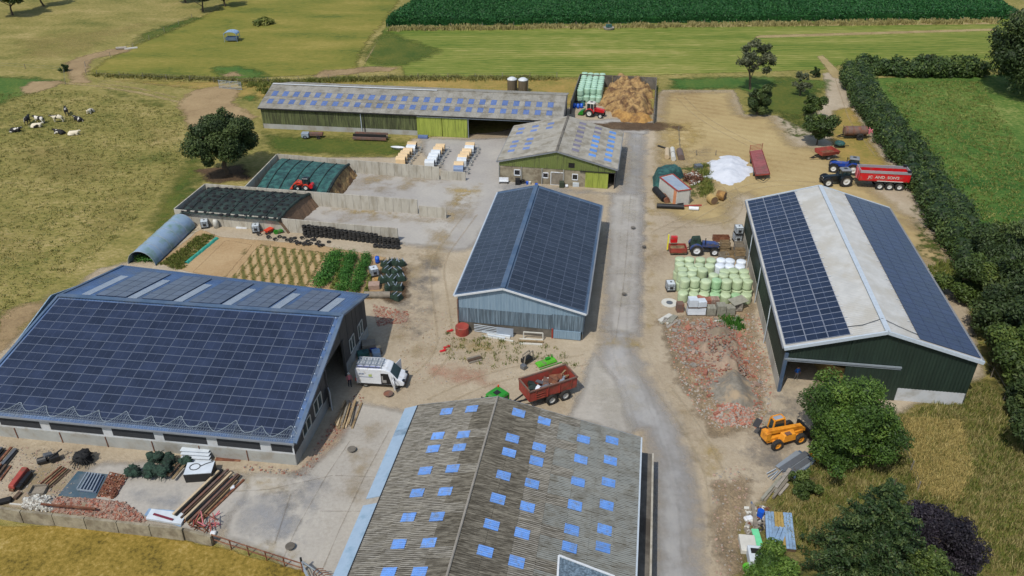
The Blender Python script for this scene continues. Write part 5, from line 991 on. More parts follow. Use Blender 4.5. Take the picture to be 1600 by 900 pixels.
def pile(label, quad, h0, dome, mat, face, straps, tilt=0):
    """clamp of silage: quad = ground outline near-left, near-right, far-right, far-left in photograph positions at height h0"""
    A, B, C_, D = [P(*p, h0) for p in quad]
    for v in (A, B, C_, D): v.z = 0
    t = thing('silage_clamp', label, 'silage clamp', (A + B + C_ + D) / 4); nu, nv = 46, 26; g = lambda u, v: (A * (1 - u) + B * u) * (1 - v) + (D * (1 - u) + C_ * u) * v
    def z(u, v): e = min(1, u / .07); return h0 * (.8 + .2 * math.sin(e * math.pi / 2)) + dome * (1 - (2 * v - 1) ** 2) * math.sin(e * math.pi / 2) - .3 + .1 * float(fn_(np.array([u * 16.]), np.array([v * 9.]))[0])
    vs = []
    for i in range(nu + 1):
        for j in range(nv + 1): p = g(i / nu, j / nv); vs.append((p.x, p.y, z(i / nu, j / nv)))
    fs = [(i * (nv + 1) + j, (i + 1) * (nv + 1) + j, (i + 1) * (nv + 1) + j + 1, i * (nv + 1) + j + 1) for i in range(nu) for j in range(nv)]
    mb = MB(); mb.add(vs, fs); c_ = part('cover', mb, mat, t, world=True, smooth=True)
    mb = MB(); vs = []; sl = (B - A).normalized() * 1.2
    for j in range(nv + 1):
        p = g(1, j / nv); zz = z(1, j / nv) - .05; k = fn_(np.array([j * .7]), np.array([3.]))[0] * .5
        for s in range(7): q = p + sl * (s / 6) + sl * k * (s / 6); vs.append((q.x, q.y, zz * (1 - s / 6)))
    mb.add(vs, [(j * 7 + s, j * 7 + s + 1, (j + 1) * 7 + s + 1, (j + 1) * 7 + s) for j in range(nv) for s in range(6)]); part('cut_face', mb, face, t, world=True)
    mb = MB()
    for j in range(nv): p, q = g(1, j / nv), g(1, (j + 1) / nv); mb.tube((p.x, p.y, z(1, j / nv) + .1), (q.x, q.y, z(1, (j + 1) / nv) + .1), .24, 6)
    part('rolled_edge', mb, 'tarp_dark', t, world=True)
    for u in straps:
        mb = MB()
        for j in range(nv): p, q = g(u, j / nv), g(u, (j + 1) / nv); mb.tube((p.x, p.y, z(u, j / nv) + .04), (q.x, q.y, z(u, (j + 1) / nv) + .04), .09, 5, cap=False)
        part('weight_row', mb, 'tarp_dark', t, world=True)
    return t, g, z
CL = pile('lower silage clamp under a dark net, its brown cut face open to the yard', [(275, 329), (434, 343), (483, 301), (322, 288.5)], 2.2, .5, 'tarp_dark', 'silage_face', [.12, .3, .5, .68, .85])
pile('upper silage clamp under a teal cover with dark rows of weights', [(396, 291), (512, 299), (545, 255), (434, 244)], 2.1, .6, 'tarp_teal', 'manure', [.17, .34, .5, .66, .83])
t_, g_, z_ = CL
mb = MB()
for i in range(13):
    for j in range(8):
        u, v = (i + .5 + random.uniform(-.25, .25)) / 13, (j + .5 + random.uniform(-.25, .25)) / 8; p = g_(u, v)
        mb.lathe([(0, .1), (.3, .08), (.36, -.05)], 8, Matrix.Translation((p.x, p.y, z_(u, v) + .05)) @ Matrix.Scale(random.uniform(.7, 1.15), 4) )
part('cover_weights', mb, 'black_rubber', t_, world=True, stuff=True)
# pen with bales and manure
wallrun('concrete pen around the bales and manure heap at the back', [((892, 158), (906.5, 116), 2.6), ((906.5, 115.5), (1026, 121), 2.6), ((1026, 121), (1022.5, 178), 2.0)], 'dark_concrete', pw=2.4)
heap('manure_heap', 'big brown heap of straw manure in the concrete pen', 'manure heap', [(952, 128), (1021, 131), (1020, 184), (985, 190), (950, 178), (936, 166), (938, 145)], 2.0, 'manure', 3.0, 1.5, .25, .9, rag=.9)
heap('straw_heap', 'loose golden straw spread in front of the manure heap', 'straw heap', [(948, 167), (975, 170), (1010, 180), (1021, 188), (1008, 194), (975, 192), (955, 182)], 1.0, 'straw', 1.6, .6, .25, .9)
heap('lime_heap', 'white heap of lime powder on the sandy yard', 'lime heap', [(1092, 278), (1106, 265), (1104, 255), (1121, 245), (1138, 240), (1156, 244), (1168, 252), (1179, 263), (1174, 278), (1164, 288), (1142, 291), (1122, 287), (1108, 281)], 1.1, 'lime_heap', 5, .2, .3, .6)
o, zf = heap('rubble_heap', 'long heap of broken red brick beside the dark green barn', 'rubble heap', [(1100, 512), (1130, 500), (1150, 520), (1160, 560), (1175, 590), (1160, 610), (1130, 590), (1105, 570), (1080, 545)], 1.2, 'rubble', 2.5, .5, .22, .8)
bits('broken_bricks', 'broken red bricks over the long rubble heap', 'bricks', [(1100, 505), (1130, 498), (1155, 520), (1165, 560), (1192, 640), (1150, 640), (1100, 610), (1050, 545), (1050, 505)], 2300, (.07, .26), ['brick_red', 'brick_red', 'brick_pale', 'stone_grey'], zf)
heap('earth_heap', 'grey brown heap of earth between the two brick heaps', 'earth heap', [(1120, 575), (1150, 560), (1180, 600), (1190, 640), (1160, 655), (1120, 640), (1100, 610)], 1.5, 'gravel', 3, .4, .3, .6)
o, zf = heap('brick_heap', 'small heap of red brick nearest the yellow loader', 'rubble heap', [(1135, 625), (1155, 620), (1176, 645), (1170, 662), (1140, 664), (1115, 655)], .9, 'rubble', 2, .4, .22, .9)
bits('broken_bricks', 'broken bricks on the heap nearest the yellow loader', 'bricks', [(1135, 622), (1158, 618), (1178, 648), (1172, 664), (1140, 667), (1110, 656)], 1300, (.12, .32), ['brick_red', 'brick_pale', 'stone_grey'], zf)
bits('rubble_lumps', 'large broken brick and concrete lumps over the rubble', 'rubble', [(1050, 505), (1130, 498), (1155, 520), (1190, 600), (1150, 655), (1115, 650), (1060, 560)], 130, (.3, .7), ['brick_pale', 'stone_grey', 'brick_red', 'stone_grey'], kind='stuff')
bits('stones', 'pale stones and brick bits scattered over the rubble ground', 'stones', [(1035, 500), (1190, 490), (1205, 560), (1205, 640), (1190, 670), (1110, 670), (1060, 600)], 2800, (.07, .24), ['stone_grey', 'brick_pale', 'brick_red', 'stone_grey', 'wood'])
bits('stones', 'stones and brick bits along the verge of the road at the bottom', 'stones', [(1110, 740), (1170, 720), (1170, 900), (1120, 900)], 220, (.06, .22), ['stone_grey', 'brick_pale'])
bits('brick_bits', 'brick bits along the foot of the solar barn wall', 'bricks', [(380, 724), (468, 736), (520, 655), (560, 612), (568, 622), (500, 720), (478, 745), (380, 735)], 700, (.06, .22), ['brick_red', 'brick_pale', 'stone_grey'])
bits('brick_bits', 'red brick rubble behind the solar barn corner', 'bricks', [(582, 476), (640, 488), (636, 504), (590, 510)], 450, (.06, .22), ['brick_red', 'brick_red', 'brick_pale'])
bits('stones', 'pebbles over the dirt around the lower left scrap', 'stones', [(0, 695), (130, 705), (110, 790), (0, 775)], 500, (.05, .18), ['stone_grey', 'brick_pale', 'wood_grey'])
bits('stones', 'pebbles scattered over the farmyard dirt', 'stones', [(600, 480), (720, 480), (720, 560), (920, 560), (900, 600), (640, 600)], 900, (.04, .14), ['stone_grey', 'brick_pale', 'wood'])
o, zf = heap('brick_heap', 'row of old bricks heaped along the lower left wall', 'brick heap', [(82, 781), (130, 782), (190, 788), (225, 812), (218, 818), (150, 806), (82, 799)], .6, 'rubble', 1, .25, .2, 1)
bits('old_bricks', 'old bricks strewn on the heap along the lower left wall', 'bricks', [(82, 779), (130, 780), (195, 786), (230, 812), (218, 820), (150, 808), (82, 800)], 1500, (.14, .3), ['brick_pale', 'brick_red', 'brick_pale'], zf)
o, zf = heap('stone_heap', 'small heap of grey broken stone beside the old bricks', 'stone heap', [(40, 781), (60, 776), (85, 780), (82, 798), (60, 799), (38, 793)], .6, 'gravel', 1, .3, .2, 1)
bits('broken_stones', 'grey stones on the small heap beside the old bricks', 'stones', [(38, 780), (60, 775), (87, 779), (84, 799), (60, 800), (36, 794)], 320, (.16, .36), ['stone_grey', 'off_white'], zf)
# retaining wall, railing and gate at the lower left
wallrun('long old concrete retaining wall along the yellow paddock', [((-40, 786), (32, 798), 1.3), ((32, 798), (285, 826), 1.3), ((285, 826), (330, 838), 1.1)], 'old_concrete', .25, pw=3.2)
t = thing('railing', 'rusty pipe railing between the paddock and the concrete yard', 'railing', P(335, 852))
A, B = P(335, 850), P(474, 895)
for i in range(6): p = A.lerp(B, i / 5); mb = MB(); mb.tube(p, p + Vector((0, 0, 1.15)), .06, 6); part('post', mb, 'rust', t, world=True)
for z in (.55, 1.1): mb = MB(); mb.tube(A + Vector((0, 0, z)), B + Vector((0, 0, z)), .05, 6); part('rail', mb, 'rust', t, world=True)
t = thing('gate', 'grey tubular gate hanging off the end of the rusty railing', 'gate', P(475, 893)); A, B = P(474, 893), P(492, 930)
mb = MB(); mb.tube(A, A + Vector((0, 0, 1.6)), .09, 8); part('post', mb, 'dark_metal', t, world=True)
for z in (.3, .6, .9, 1.2): mb = MB(); mb.tube(A + Vector((0, 0, z)), B + Vector((0, 0, z)), .035, 6); part('rail', mb, 'galv', t, world=True)
mb = MB(); mb.tube(A + Vector((0, 0, 1.25)), A + Vector((1.5, -.4, .2)), .07, 6); part('brace', mb, 'galv', t, world=True)
t = thing('feed_rack', 'curved brown metal feed rack at the bottom edge near the gate', 'feed rack', P(492, 905))
for k in range(4):
    mb = MB(); p = P(492 + k * 4, 905 + k * 3); mb.path([p, p + Vector((0, 0, .8)), p + Vector((.35, .1, 1.1)), p + Vector((.8, .1, 1.1))], .035, 5); part('hoop', mb, 'rust', t, world=True)
# field fences
def fence(label, pts, h=1.2, gap=6, wires=2, mat='wood_grey', name='post_fence'):
    t = thing(name, label, 'fence', P(*pts[0])); pl = []
    for a, c_ in zip(pts[:-1], pts[1:]):
        A, B = P(*a), P(*c_); n = max(1, round((B - A).length / gap)); pl += [A.lerp(B, i / n) for i in range(n)]
    pl.append(P(*pts[-1])); me = None
    for p in pl:
        if me is None: mb = MB(); mb.tube((0, 0, 0), (0, 0, h), .07, 6, .06); me = mb.mesh('post', mat)
        o = link('post', me, t); o.location = p - t.location; o.rotation_euler = (random.uniform(-.05, .05), random.uniform(-.05, .05), 0)
    for k in range(wires):
        mb = MB(); z = h * (.5 + .42 * k); mb.path([p + Vector((0, 0, z)) for p in pl], .012, 3); part('wire', mb, 'grey_metal', t, world=True)
fence('post and wire fence behind the long barn and its weeds', [(152, 118), (372, 131), (560, 123), (700, 123), (870, 121)])
fence('post and wire fence along the front of the maize field', [(606, 44), (900, 40), (1200, 36), (1555, 33)], gap=9, wires=1)
fence('post fence from the pasture gate up toward the top edge', [(135, 117), (134, 104), (208, 75), (300, 28)], gap=9)
fence('post fence left of the pasture gateway', [(103, 132), (101, 112), (40, 108), (0, 106)], gap=8)
fence('low post fence beside the dark green barn and the tree belt', [(1522, 575), (1548, 590), (1568, 625), (1580, 655), (1602, 720)], gap=4.5, h=1.4)
fence('leaning wire fence across the rough grass slope', [(1400, 668), (1412, 706), (1432, 770)], gap=2.6, h=1.3)
fence('short fence in the weeds beside the road and old tanks', [(1060, 205), (1062, 235), (1088, 243), (1118, 243)], gap=2.5, h=1.0, wires=1)
def gate(label, a, c_, h, n, mat='galv'):
    t = thing('field_gate', label, 'gate', P(*a)); A, B = P(*a), P(*c_)
    for i in range(n): z = .15 + (h - .15) * i / (n - 1); mb = MB(); mb.tube(A + Vector((0, 0, z)), B + Vector((0, 0, z)), .045, 6); part('rail', mb, mat, t, world=True)
    for s in (0, .5, 1): mb = MB(); p = A.lerp(B, s); mb.tube(p, p + Vector((0, 0, h + .1)), .055, 6); part('upright', mb, mat, t, world=True)
gate('silver field gate standing by the dirt patch left of the long barn', (343, 138), (378, 141), 1.7, 6)
# ------------------------------------------------------------ tyres
def tyre_mesh(r=.32, w_=.2, n=16):
    mb = MB(); mb.lathe([(r * .58, -w_ * .4), (r * .8, -w_ * .5), (r * .97, -w_ * .4), (r, 0), (r * .97, w_ * .4), (r * .8, w_ * .5), (r * .58, w_ * .4), (r * .62, 0)], n, closed=True); return mb.mesh('tyre', 'tyre', smooth=True)
TY = tyre_mesh(); ORD = 'first second third fourth fifth sixth seventh eighth ninth tenth eleventh twelfth thirteenth fourteenth fifteenth sixteenth seventeenth eighteenth nineteenth twentieth twenty-first twenty-second twenty-third'.split()
def put_tyre(p, label, group, rx=0, ry=0, s=1):
    o = link('tyre', TY); o.location = p; o.rotation_euler = (rx, ry, random.uniform(0, 6)); o.scale = (s, s, s); tag(o, label, 'tyre', group)
A, B = P(477, 369), P(621, 385); nst = 23
for i in range(nst):
    p = A.lerp(B, i / (nst - 1)) + Vector((0, random.uniform(-.1, .1) + .3, 0)); hgt = 8 if i < 8 else (7 if i < 18 else 5)
    for k in range(hgt): put_tyre(p + Vector((random.uniform(-.05, .05), random.uniform(-.05, .05), .1 + k * .205)), 'tyre %s from the top in the %s stack from the left by the low wall' % (ORD[hgt - 1 - k], ORD[i]), 'tyres stacked against the wall', random.uniform(-.05, .05), random.uniform(-.05, .05), random.uniform(.98, 1.1))
for i in range(6):
    p = P(587 + i * 7, 386 + i * .5)
    for k in range(2): put_tyre(p + Vector((0, 0, .1 + k * .2)), '%s tyre of the %s low pile from the left before the right stacks' % (('lower', 'upper')[k], ORD[i]), 'tyres at the right end of the tyre wall', s=1.1)
for u, v in [(405, 368), (418, 367), (420, 373), (430, 376), (437, 371), (444, 372), (449, 376), (455, 374), (460, 373), (463, 378), (468, 380), (455, 379), (472, 374), (476, 380), (481, 377), (486, 381), (491, 376), (495, 382), (488, 375), (482, 384), (475, 384), (498, 379), (504, 384), (514, 379), (434, 362), (500, 386), (465, 383), (493, 372), (484, 371), (479, 372)]:
    put_tyre(P(u, v) + Vector((0, 0, .11 + random.choice((0, 0, .2)))), 'loose tyre lying in the dirt left of the tyre stacks', 'loose tyres left of the stacks', random.uniform(-.25, .25), random.uniform(-.25, .25), random.uniform(.9, 1.1))
# ------------------------------------------------------------ bales
def bale_mesh(mat, r=.62, h=1.2):
    mb = MB(); pr = [(0, 0), (r * .9, 0), (r, .08)] + [(r * (1 + .02 * (k % 2)), .08 + (h - .16) * k / 5) for k in range(1, 6)] + [(r * .93, h - .03), (r * .5, h + .02), (0, h + .03)]
    mb.lathe(pr, 18); return mb.mesh('silage_bale', mat, smooth=True)
BM = {m: bale_mesh(m) for m in ('bale_green', 'bale_mint', 'bale_white', 'bale_pale')}
def bale(p, m, label, group):
    o = link('silage_bale', BM[m]); o.location = p; o.rotation_euler = (random.uniform(-.04, .04), random.uniform(-.04, .04), random.uniform(0, 6)); s = random.uniform(.96, 1.03); o.scale = (s, s, random.uniform(.95, 1.04)); tag(o, label, 'bale', group)
A = P(1066, 470); ex = (P(1160, 473) - A); ex.normalize(); ey = Vector((-ex.y, ex.x, 0)); ncol = 7
for i in range(ncol):
    for j in range(6):
        p = A + ex * (i * 1.27 + (.3 if j % 2 else 0)) + ey * (j * 1.27 + random.uniform(-.08, .08)); wh = i >= 4 and j >= 4
        mint = (i, j) in ((3, 1), (3, 0), (5, 0)); m = 'bale_white' if wh else ('bale_mint' if mint else 'bale_green')
        grp = 'bales in the big stack by the dark green barn'; cn = {'bale_white': 'white', 'bale_mint': 'fresher green', 'bale_green': 'pale green'}[m]
        lab = lambda ly: '%s bale, column %s from left, row %s from front, %s layer, big stack' % (cn, ORD[i], ORD[j], ly)
        top_ = j >= 1 and not (i == 2 and j == 2) and not (i == 3 and j == 3)
        if not top_ or i in (0, 6) or j <= 1: bale(p, m, lab('lower'), grp)
        if top_: bale(p + Vector((random.uniform(-.12, .12), random.uniform(-.12, .12), 1.2)), m, lab('upper'), grp)
A, ex, ey = P(904, 158), None, None; ex = (P(943, 160) - P(904, 158)).normalized(); ey = (P(909, 122) - P(900, 156)).normalized()
for i in range(4):
    for j in range(9):
        for k in range(2):
            if j == 0 and k == 1 and i > 0: continue
            if k == 0 and j > 1 and i < 3: continue
            bale(A + ex * (.3 + i * 1.26) + ey * (j * 1.5) + Vector((0, 0, 1.2 * k)), 'bale_pale', 'mint bale in the pen, column %s from left, row %s from front, %s layer' % (ORD[i], ORD[j], ('lower', 'upper')[k]), 'mint bales in the concrete pen')
def roundbale(label, p, rz, m='straw_bale'):
    t = thing('round_bale', label, 'bale', p, rz); mb = MB(); M_ = Matrix.Translation((0, 0, .72)) @ Matrix.Rotation(R(90), 4, 'Y')
    mb.lathe([(0, -.62), (.68, -.62), (.72, -.55), (.73, 0), (.72, .55), (.68, .62), (0, .62)], 22, M_); part('bale_body', mb, m, t, smooth=False)
    mb = MB(); mb.lathe([(.0, .63), (.2, .65), (.45, .63), (.6, .63)], 22, M_); part('end_face', mb, 'silage_face', t); return t
roundbale('tan round bale with its dark end toward us beside the container', P(1112, 318), R(-70)); roundbale('yellower round bale behind the tan one', P(1126, 312), R(-35), 'straw')
# calf hutches
def hutch(kind):
    t = thing('calf_hutch', 'calf hutch', 'calf hutch'); mb = MB(); pr = [(-.6, 0), (.6, 0), (.58, 1.0), (.42, 1.28), (-.42, 1.28), (-.58, 1.0)]
    n = len(pr); vs = [(-.85, y, z) for y, z in pr] + [(.75, y, z) for y, z in pr]; mb.add(vs, [tuple(range(n - 1, -1, -1))] + [(i, (i + 1) % n, n + (i + 1) % n, n + i) for i in range(n)])
    ins = [(.75, y * .86, z * .92 + .03) for y, z in pr]; mb.add([(.75, y, z) for y, z in pr] + ins, [(i, (i + 1) % n, n + (i + 1) % n, n + i) for i in range(n)]); part('shell', mb, {'c': 'cream', 'w': 'hutch_white', 'b': 'hutch_blue'}[kind], t)
    mb = MB(); mb.add([(.68, y * .87, z * .93 + .02) for y, z in pr], [tuple(range(n))]); part('dark_opening', mb, 'black_inside', t)
    mb = MB()
    for y in (-.55, .55): mb.tube((.75, y, .0), (1.5, y, .0), .02, 4); mb.tube((.75, y, .75), (1.5, y, .75), .025, 4); mb.tube((1.5, y, 0), (1.5, y, .75), .025, 4)
    mb.tube((1.5, -.55, .75), (1.5, .55, .75), .025, 4); mb.tube((1.5, 0, 0), (1.5, 0, .75), .02, 4); part('pen_rail', mb, 'galv', t)
    mb = MB(); mb.lathe([(0, .3), (.14, .3), (.18, .6), (.2, .6), (.2, .58)], 10, Matrix.Translation((1.55, -.3, 0))); part('bucket', mb, 'off_white', t); return t
rows = [[(644.5, 228, 'c'), (643, 233, 'w'), (638, 238, 'c'), (634, 242, 'c'), (630.5, 246, 'c'), (627, 251, 'c')], [(688.5, 231.5, 'c'), (685, 236, 'c'), (681.5, 241, 'w'), (678, 246, 'w'), (676, 251, 'w'), (672, 256, 'w')], [(735, 229, 'c'), (734, 234, 'w'), (730, 239, 'c'), (727, 243.5, 'c'), (723.5, 248, 'c'), (722, 253, 'w'), (717.5, 259.5, 'c'), (717, 266, 'b')]]
first = {}; rn = ['left', 'middle', 'right']; kn = {'c': 'cream', 'w': 'white', 'b': 'blue grey'}; od = ['backmost', 'second', 'third', 'fourth', 'fifth', 'sixth', 'seventh', 'frontmost']
for ri, row in enumerate(rows):
    for k, (u, v, m) in enumerate(row):
        lab = '%s calf hutch, %s from the back in the %s row' % (kn[m], od[k] if 0 < k < 7 else ('first' if k == 0 else 'eighth'), rn[ri]); loc = P(u, v, .6) ; loc.z = 0
        if m not in first: t = hutch(m); first[m] = tree_of(t); t.location = loc; t['label'] = lab; t['group'] = 'calf hutches by the green doors'
        else: t = dup(first[m], loc, 0, lab, 'calf hutches by the green doors')
        t.rotation_euler = (0, 0, R(-3) + random.uniform(-.04, .04))
# polytunnel
t = thing('polytunnel', 'translucent blue grey polytunnel between the pasture and the garden', 'polytunnel', P(250, 385)); A, B = P(222, 414), P(286, 354); d = (B - A).normalized(); nn = Vector((-d.y, d.x, 0)); L_ = (B - A).length; rd = 1.9; mb = MB(); vs = []; K = 30
for i in range(K + 1):
    c0 = A + d * (L_ * i / K); rr = rd * (1 + (.012 if i % 2 else -.006))
    for j in range(15): an = math.pi * j / 14; q = c0 + nn * (math.cos(an) * rr) + Vector((0, 0, math.sin(an) * rr * 1.05)); vs.append(q)
mb.add(vs, [(i * 15 + j, (i + 1) * 15 + j, (i + 1) * 15 + j + 1, i * 15 + j + 1) for i in range(K) for j in range(14)]); part('plastic_skin', mb, 'polytunnel', t, smooth=True, world=True)
for i in (0, 6, 12, 18, 24, 30):
    c0 = A + d * (L_ * i / K); mb = MB(); mb.path([c0 + nn * (math.cos(math.pi * j / 14) * rd * 1.01) + Vector((0, 0, math.sin(math.pi * j / 14) * rd * 1.06)) for j in range(15)], .035, 5); part('hoop', mb, 'galv', t, world=True)
mb = MB(); mb.beam(A - nn * (rd + .1), B - nn * (rd + .1), .12, .2); part('base_board', mb, 'dark_metal', t, world=True)
mb = MB(); mb.add([B + nn * (math.cos(math.pi * j / 14) * rd) + Vector((0, 0, math.sin(math.pi * j / 14) * rd * 1.05)) - d * .2 for j in range(15)], [tuple(range(15))]); part('end_wall', mb, 'polytunnel', t, world=True)
link('plants_inside', leaves([tuple(A + d * (1 + k * 1.2) + nn * s - t.location + Vector((0, 0, .4))) for k in range(4) for s in (-.9, 0, .9)], [.6] * 12, 1400, .15, 'leaf_crop', shell=.2), t)
t = thing('fleece_strip', 'narrow teal fleece strip lying along a garden bed', 'fleece', P(291, 413)); A, B = P(290.5, 412.5), P(339, 373); d = (B - A).normalized(); nn = Vector((-d.y, d.x, 0)); mb = MB(); vs = []
for i in range(25):
    for j, (o_, z) in enumerate(((-.3, .02), (-.15, .22), (.1, .26), (.3, .03))): vs.append(A.lerp(B, i / 24) + nn * (o_ + random.uniform(-.04, .04)) + Vector((0, 0, z + random.uniform(0, .05))))
mb.add(vs, [(i * 4 + j, i * 4 + j + 1, (i + 1) * 4 + j + 1, (i + 1) * 4 + j) for i in range(24) for j in range(3)]); flat('fleece_teal', S(52, 148, 128), .6); part('cover', mb, 'fleece_teal', t, world=True)
mb = MB(); mb.beam(A - nn * .42, B - nn * .42, .16, .06); part('lime_edge', mb, 'lime', t, world=True)
# ------------------------------------------------------------ vehicles (local x forward, y left, z up; origin on the ground under the rear axle unless said otherwise)
_wm = {}
def wheel(parent, x, y, r, w_, rim_='rim_pale', name='wheel'):
    k = (r, w_, rim_); M_ = Matrix.Rotation(R(90), 4, 'X')
    if k not in _wm:
        mb = MB(); mb.lathe([(r * .58, -w_ * .42), (r * .8, -w_ * .5), (r * .95, -w_ * .46), (r, -w_ * .2), (r, w_ * .2), (r * .95, w_ * .46), (r * .8, w_ * .5), (r * .58, w_ * .42)], 22, M_, closed=True)
        for i in range(18):                          # tread lugs
            a_ = 2 * math.pi * i / 18
            for s in (-1, 1): c_ = Vector((math.cos(a_ + s * .07) * r * 1.005, s * w_ * .24, math.sin(a_ + s * .07) * r * 1.005)); mb.box(c_, (r * .07, w_ * .42, r * .12), 0, 0, -a_)
        m1 = mb.mesh('wheel', 'tyre', False); mb = MB()
        mb.lathe([(0, -w_ * .18), (r * .2, -w_ * .22), (r * .25, -w_ * .1), (r * .52, -w_ * .12), (r * .6, -w_ * .4), (r * .6, w_ * .4), (r * .52, w_ * .12), (r * .25, w_ * .1), (r * .2, w_ * .22), (0, w_ * .18)], 18, M_); _wm[k] = (m1, mb.mesh('rim', rim_, True))
    o = link(name, _wm[k][0], parent); o.location = (x, y, r); ri = link('rim', _wm[k][1], o); return o
def fender(parent, x, y, r, w_, mat, a0=10, a1=165):
    mb = MB(); n = 9; vs = []
    for i in range(n + 1):
        a_ = R(a0 + (a1 - a0) * i / n)
        for rr in (r, r + .05):
            for yy in (y - w_ / 2, y + w_ / 2): vs.append((x + math.cos(a_) * rr, yy, r * .86 + math.sin(a_) * rr))
    fs = []
    for i in range(n): k = i * 4; fs += [(k, k + 1, k + 5, k + 4), (k + 2, k + 6, k + 7, k + 3), (k, k + 4, k + 6, k + 2), (k + 1, k + 3, k + 7, k + 5)]
    fs += [(0, 2, 3, 1), (n * 4, n * 4 + 1, n * 4 + 3, n * 4 + 2)]; mb.add(vs, fs); return part('fender', mb, mat, parent)
def place(pr, pf, hw):             # near side wheel contacts (rear, front) -> ground point under the middle of the rear axle, heading, wheelbase
    A, B = P(*pr), P(*pf); d = (B - A); L_ = d.length; d.normalize(); n = Vector((-d.y, d.x, 0)); n = n if n.y > 0 else -n; return A + n * hw, math.atan2(d.y, d.x), L_
def tractor(label, loc, rz, wb=2.6, s=1, body='blue_paint', hood=None, cabm='black_paint', roof='off_white', rim_='rim_pale', cab='glass', rr=.85, fr=.6, group=None, beacon=False):
    hood = hood or body; t = thing('tractor', label, 'tractor', loc, rz, group, s)
    mb = MB(); mb.box((wb * .42, 0, .85), (wb + .5, .5, .5)); mb.box((wb, 0, .62), (.3, 1.3, .22)); mb.box((0, 0, .85), (.5, 1.3, .35)); mb.box((-.55, 0, .75), (.6, .7, .5)); part('chassis', mb, 'dark_metal', t, bevel=.02)
    mb = MB(); x0 = .75; x1 = wb + .65; mb.extr([(x0, 1.05), (x1 - .1, .95), (x1, 1.1), (x1 - .05, 1.45), (x1 - .5, 1.62), (x0, 1.75)], -.4, .4); part('hood', mb, hood, t, bevel=.06)
    mb = MB(); mb.box((x1 - .0, 0, 1.22), (.05, .62, .4)); part('grille', mb, 'black_plastic', t)
    for y in (-.26, .26): mb = MB(); mb.box((x1 + .01, y, 1.36), (.05, .16, .1)); part('headlight', mb, 'white_paint', t)
    mb = MB(); mb.tube((x0 + .35, -.46, 1.5), (x0 + .35, -.46, 2.45), .06, 8); part('exhaust', mb, 'dark_metal', t)
    if cab == 'glass':
        c0, c1 = -.62, .78; b0, b1 = 1.2, 2.55; mb = MB(); lo = [(c0, -.62), (c1, -.55), (c1, .55), (c0, .62)]; hi = [(c0 + .02, -.66), (c1 - .12, -.62), (c1 - .12, .62), (c0 + .02, .66)]
        mb.hexa([(x, y, b0) for x, y in lo] + [(x, y, b1) for x, y in hi]); part('cab_glass', mb, 'glass_green', t)
        mb = MB()
        for a_, c_ in zip(lo, hi): mb.beam((a_[0] * 1.02, a_[1] * 1.02, .95), (c_[0] * 1.02, c_[1] * 1.02, b1), .09, .09)
        mb.beam((.1, -.66, .95), (.1, -.69, b1), .07, .07); mb.beam((.1, .66, .95), (.1, .69, b1), .07, .07); mb.hexa([(x * 1.01, y * 1.03, .9) for x, y in lo] + [(x * 1.01, y * 1.03, 1.25) for x, y in lo]); part('cab_frame', mb, cabm, t)
        mb = MB(); mb.hexa([(c0 - .1, -.74, 2.55), (c1 + .08, -.7, 2.55), (c1 + .08, .7, 2.55), (c0 - .1, .74, 2.55), (c0, -.64, 2.76), (c1 - .08, -.6, 2.76), (c1 - .08, .6, 2.76), (c0, .64, 2.76)]); part('cab_roof', mb, roof, t, bevel=.05)
        mb = MB(); mb.box((.1, 0, 2.79), (.5, .45, .05)); part('roof_hatch', mb, 'dark_metal', t)
        for y in (-.8, .8): mb = MB(); mb.beam((c1, y * .8, 2.2), (c1 + .1, y * 1.25, 2.15), .03, .03); mb.box((c1 + .12, y * 1.28, 2.0), (.05, .2, .34)); part('mirror', mb, 'black_plastic', t)
    elif cab == 'canvas':
        mb = MB(); mb.hexa([(-.75, -.68, 1.2), (.7, -.6, 1.25), (.7, .6, 1.25), (-.75, .68, 1.2), (-.6, -.55, 2.25), (.45, -.52, 2.38), (.45, .52, 2.38), (-.6, .55, 2.25)]); part('canvas_cab', mb, 'net_green', t, bevel=.08)
    else:
        mb = MB(); mb.box((-.05, 0, 1.25), (.45, .45, .15)); mb.box((-.28, 0, 1.5), (.08, .45, .45)); part('seat', mb, 'black_plastic', t)
        mb = MB(); mb.tube((.55, 0, 1.3), (.4, 0, 1.7), .03, 6); mb.lathe([(.17, -.02), (.2, 0), (.17, .02)], 12, Matrix.Translation((.4, 0, 1.7)) @ Matrix.Rotation(R(-20), 4, 'Y'), closed=True); part('steering_wheel', mb, 'black_plastic', t)
    if beacon: mb = MB(); mb.tube((c0 + .1, -.5, 2.76), (c0 + .1, -.5, 2.95), .07, 8); part('beacon', mb, 'orange_red', t); mb = MB(); mb.tube((c1, .5, 2.76), (c1, .5, 2.92), .09, 8); part('work_lamp', mb, 'lamp_yellow', t)
    for y in (-.92, .92): wheel(t, 0, y, rr, .48, rim_); fender(t, 0, y * .98, rr * 1.08, .5, body if body != 'red_tractor' else 'off_white')
    for y in (-.85, .85): wheel(t, wb, y, fr, .36, rim_)
    for y in (-.85, .85): fender(t, wb, y, fr * 1.12, .34, 'black_plastic', 30, 150)
    for y in (-.3, .3): mb = MB(); mb.beam((-.7, y, .75), (-1.25, y, .45), .07, .09); part('lift_arm', mb, 'dark_metal', t)
    return t
flat('navy_black', S(20, 28, 32), .3)
lo, rz, wb = place((1321, 292.7), (1293.6, 293.3), 1.1); tractor('black tractor hitched to the long red trailer', lo, rz, wb, body='navy_black', roof='trim_grey', rr=.98, fr=.74)
lo, rz, wb = place((1331, 274.4), (1296, 270), 1.1); tractor('bright blue tractor parked behind the black one', lo, rz, min(wb, 3.0), body='blue_paint', roof='trim_grey', rr=.98, fr=.74)
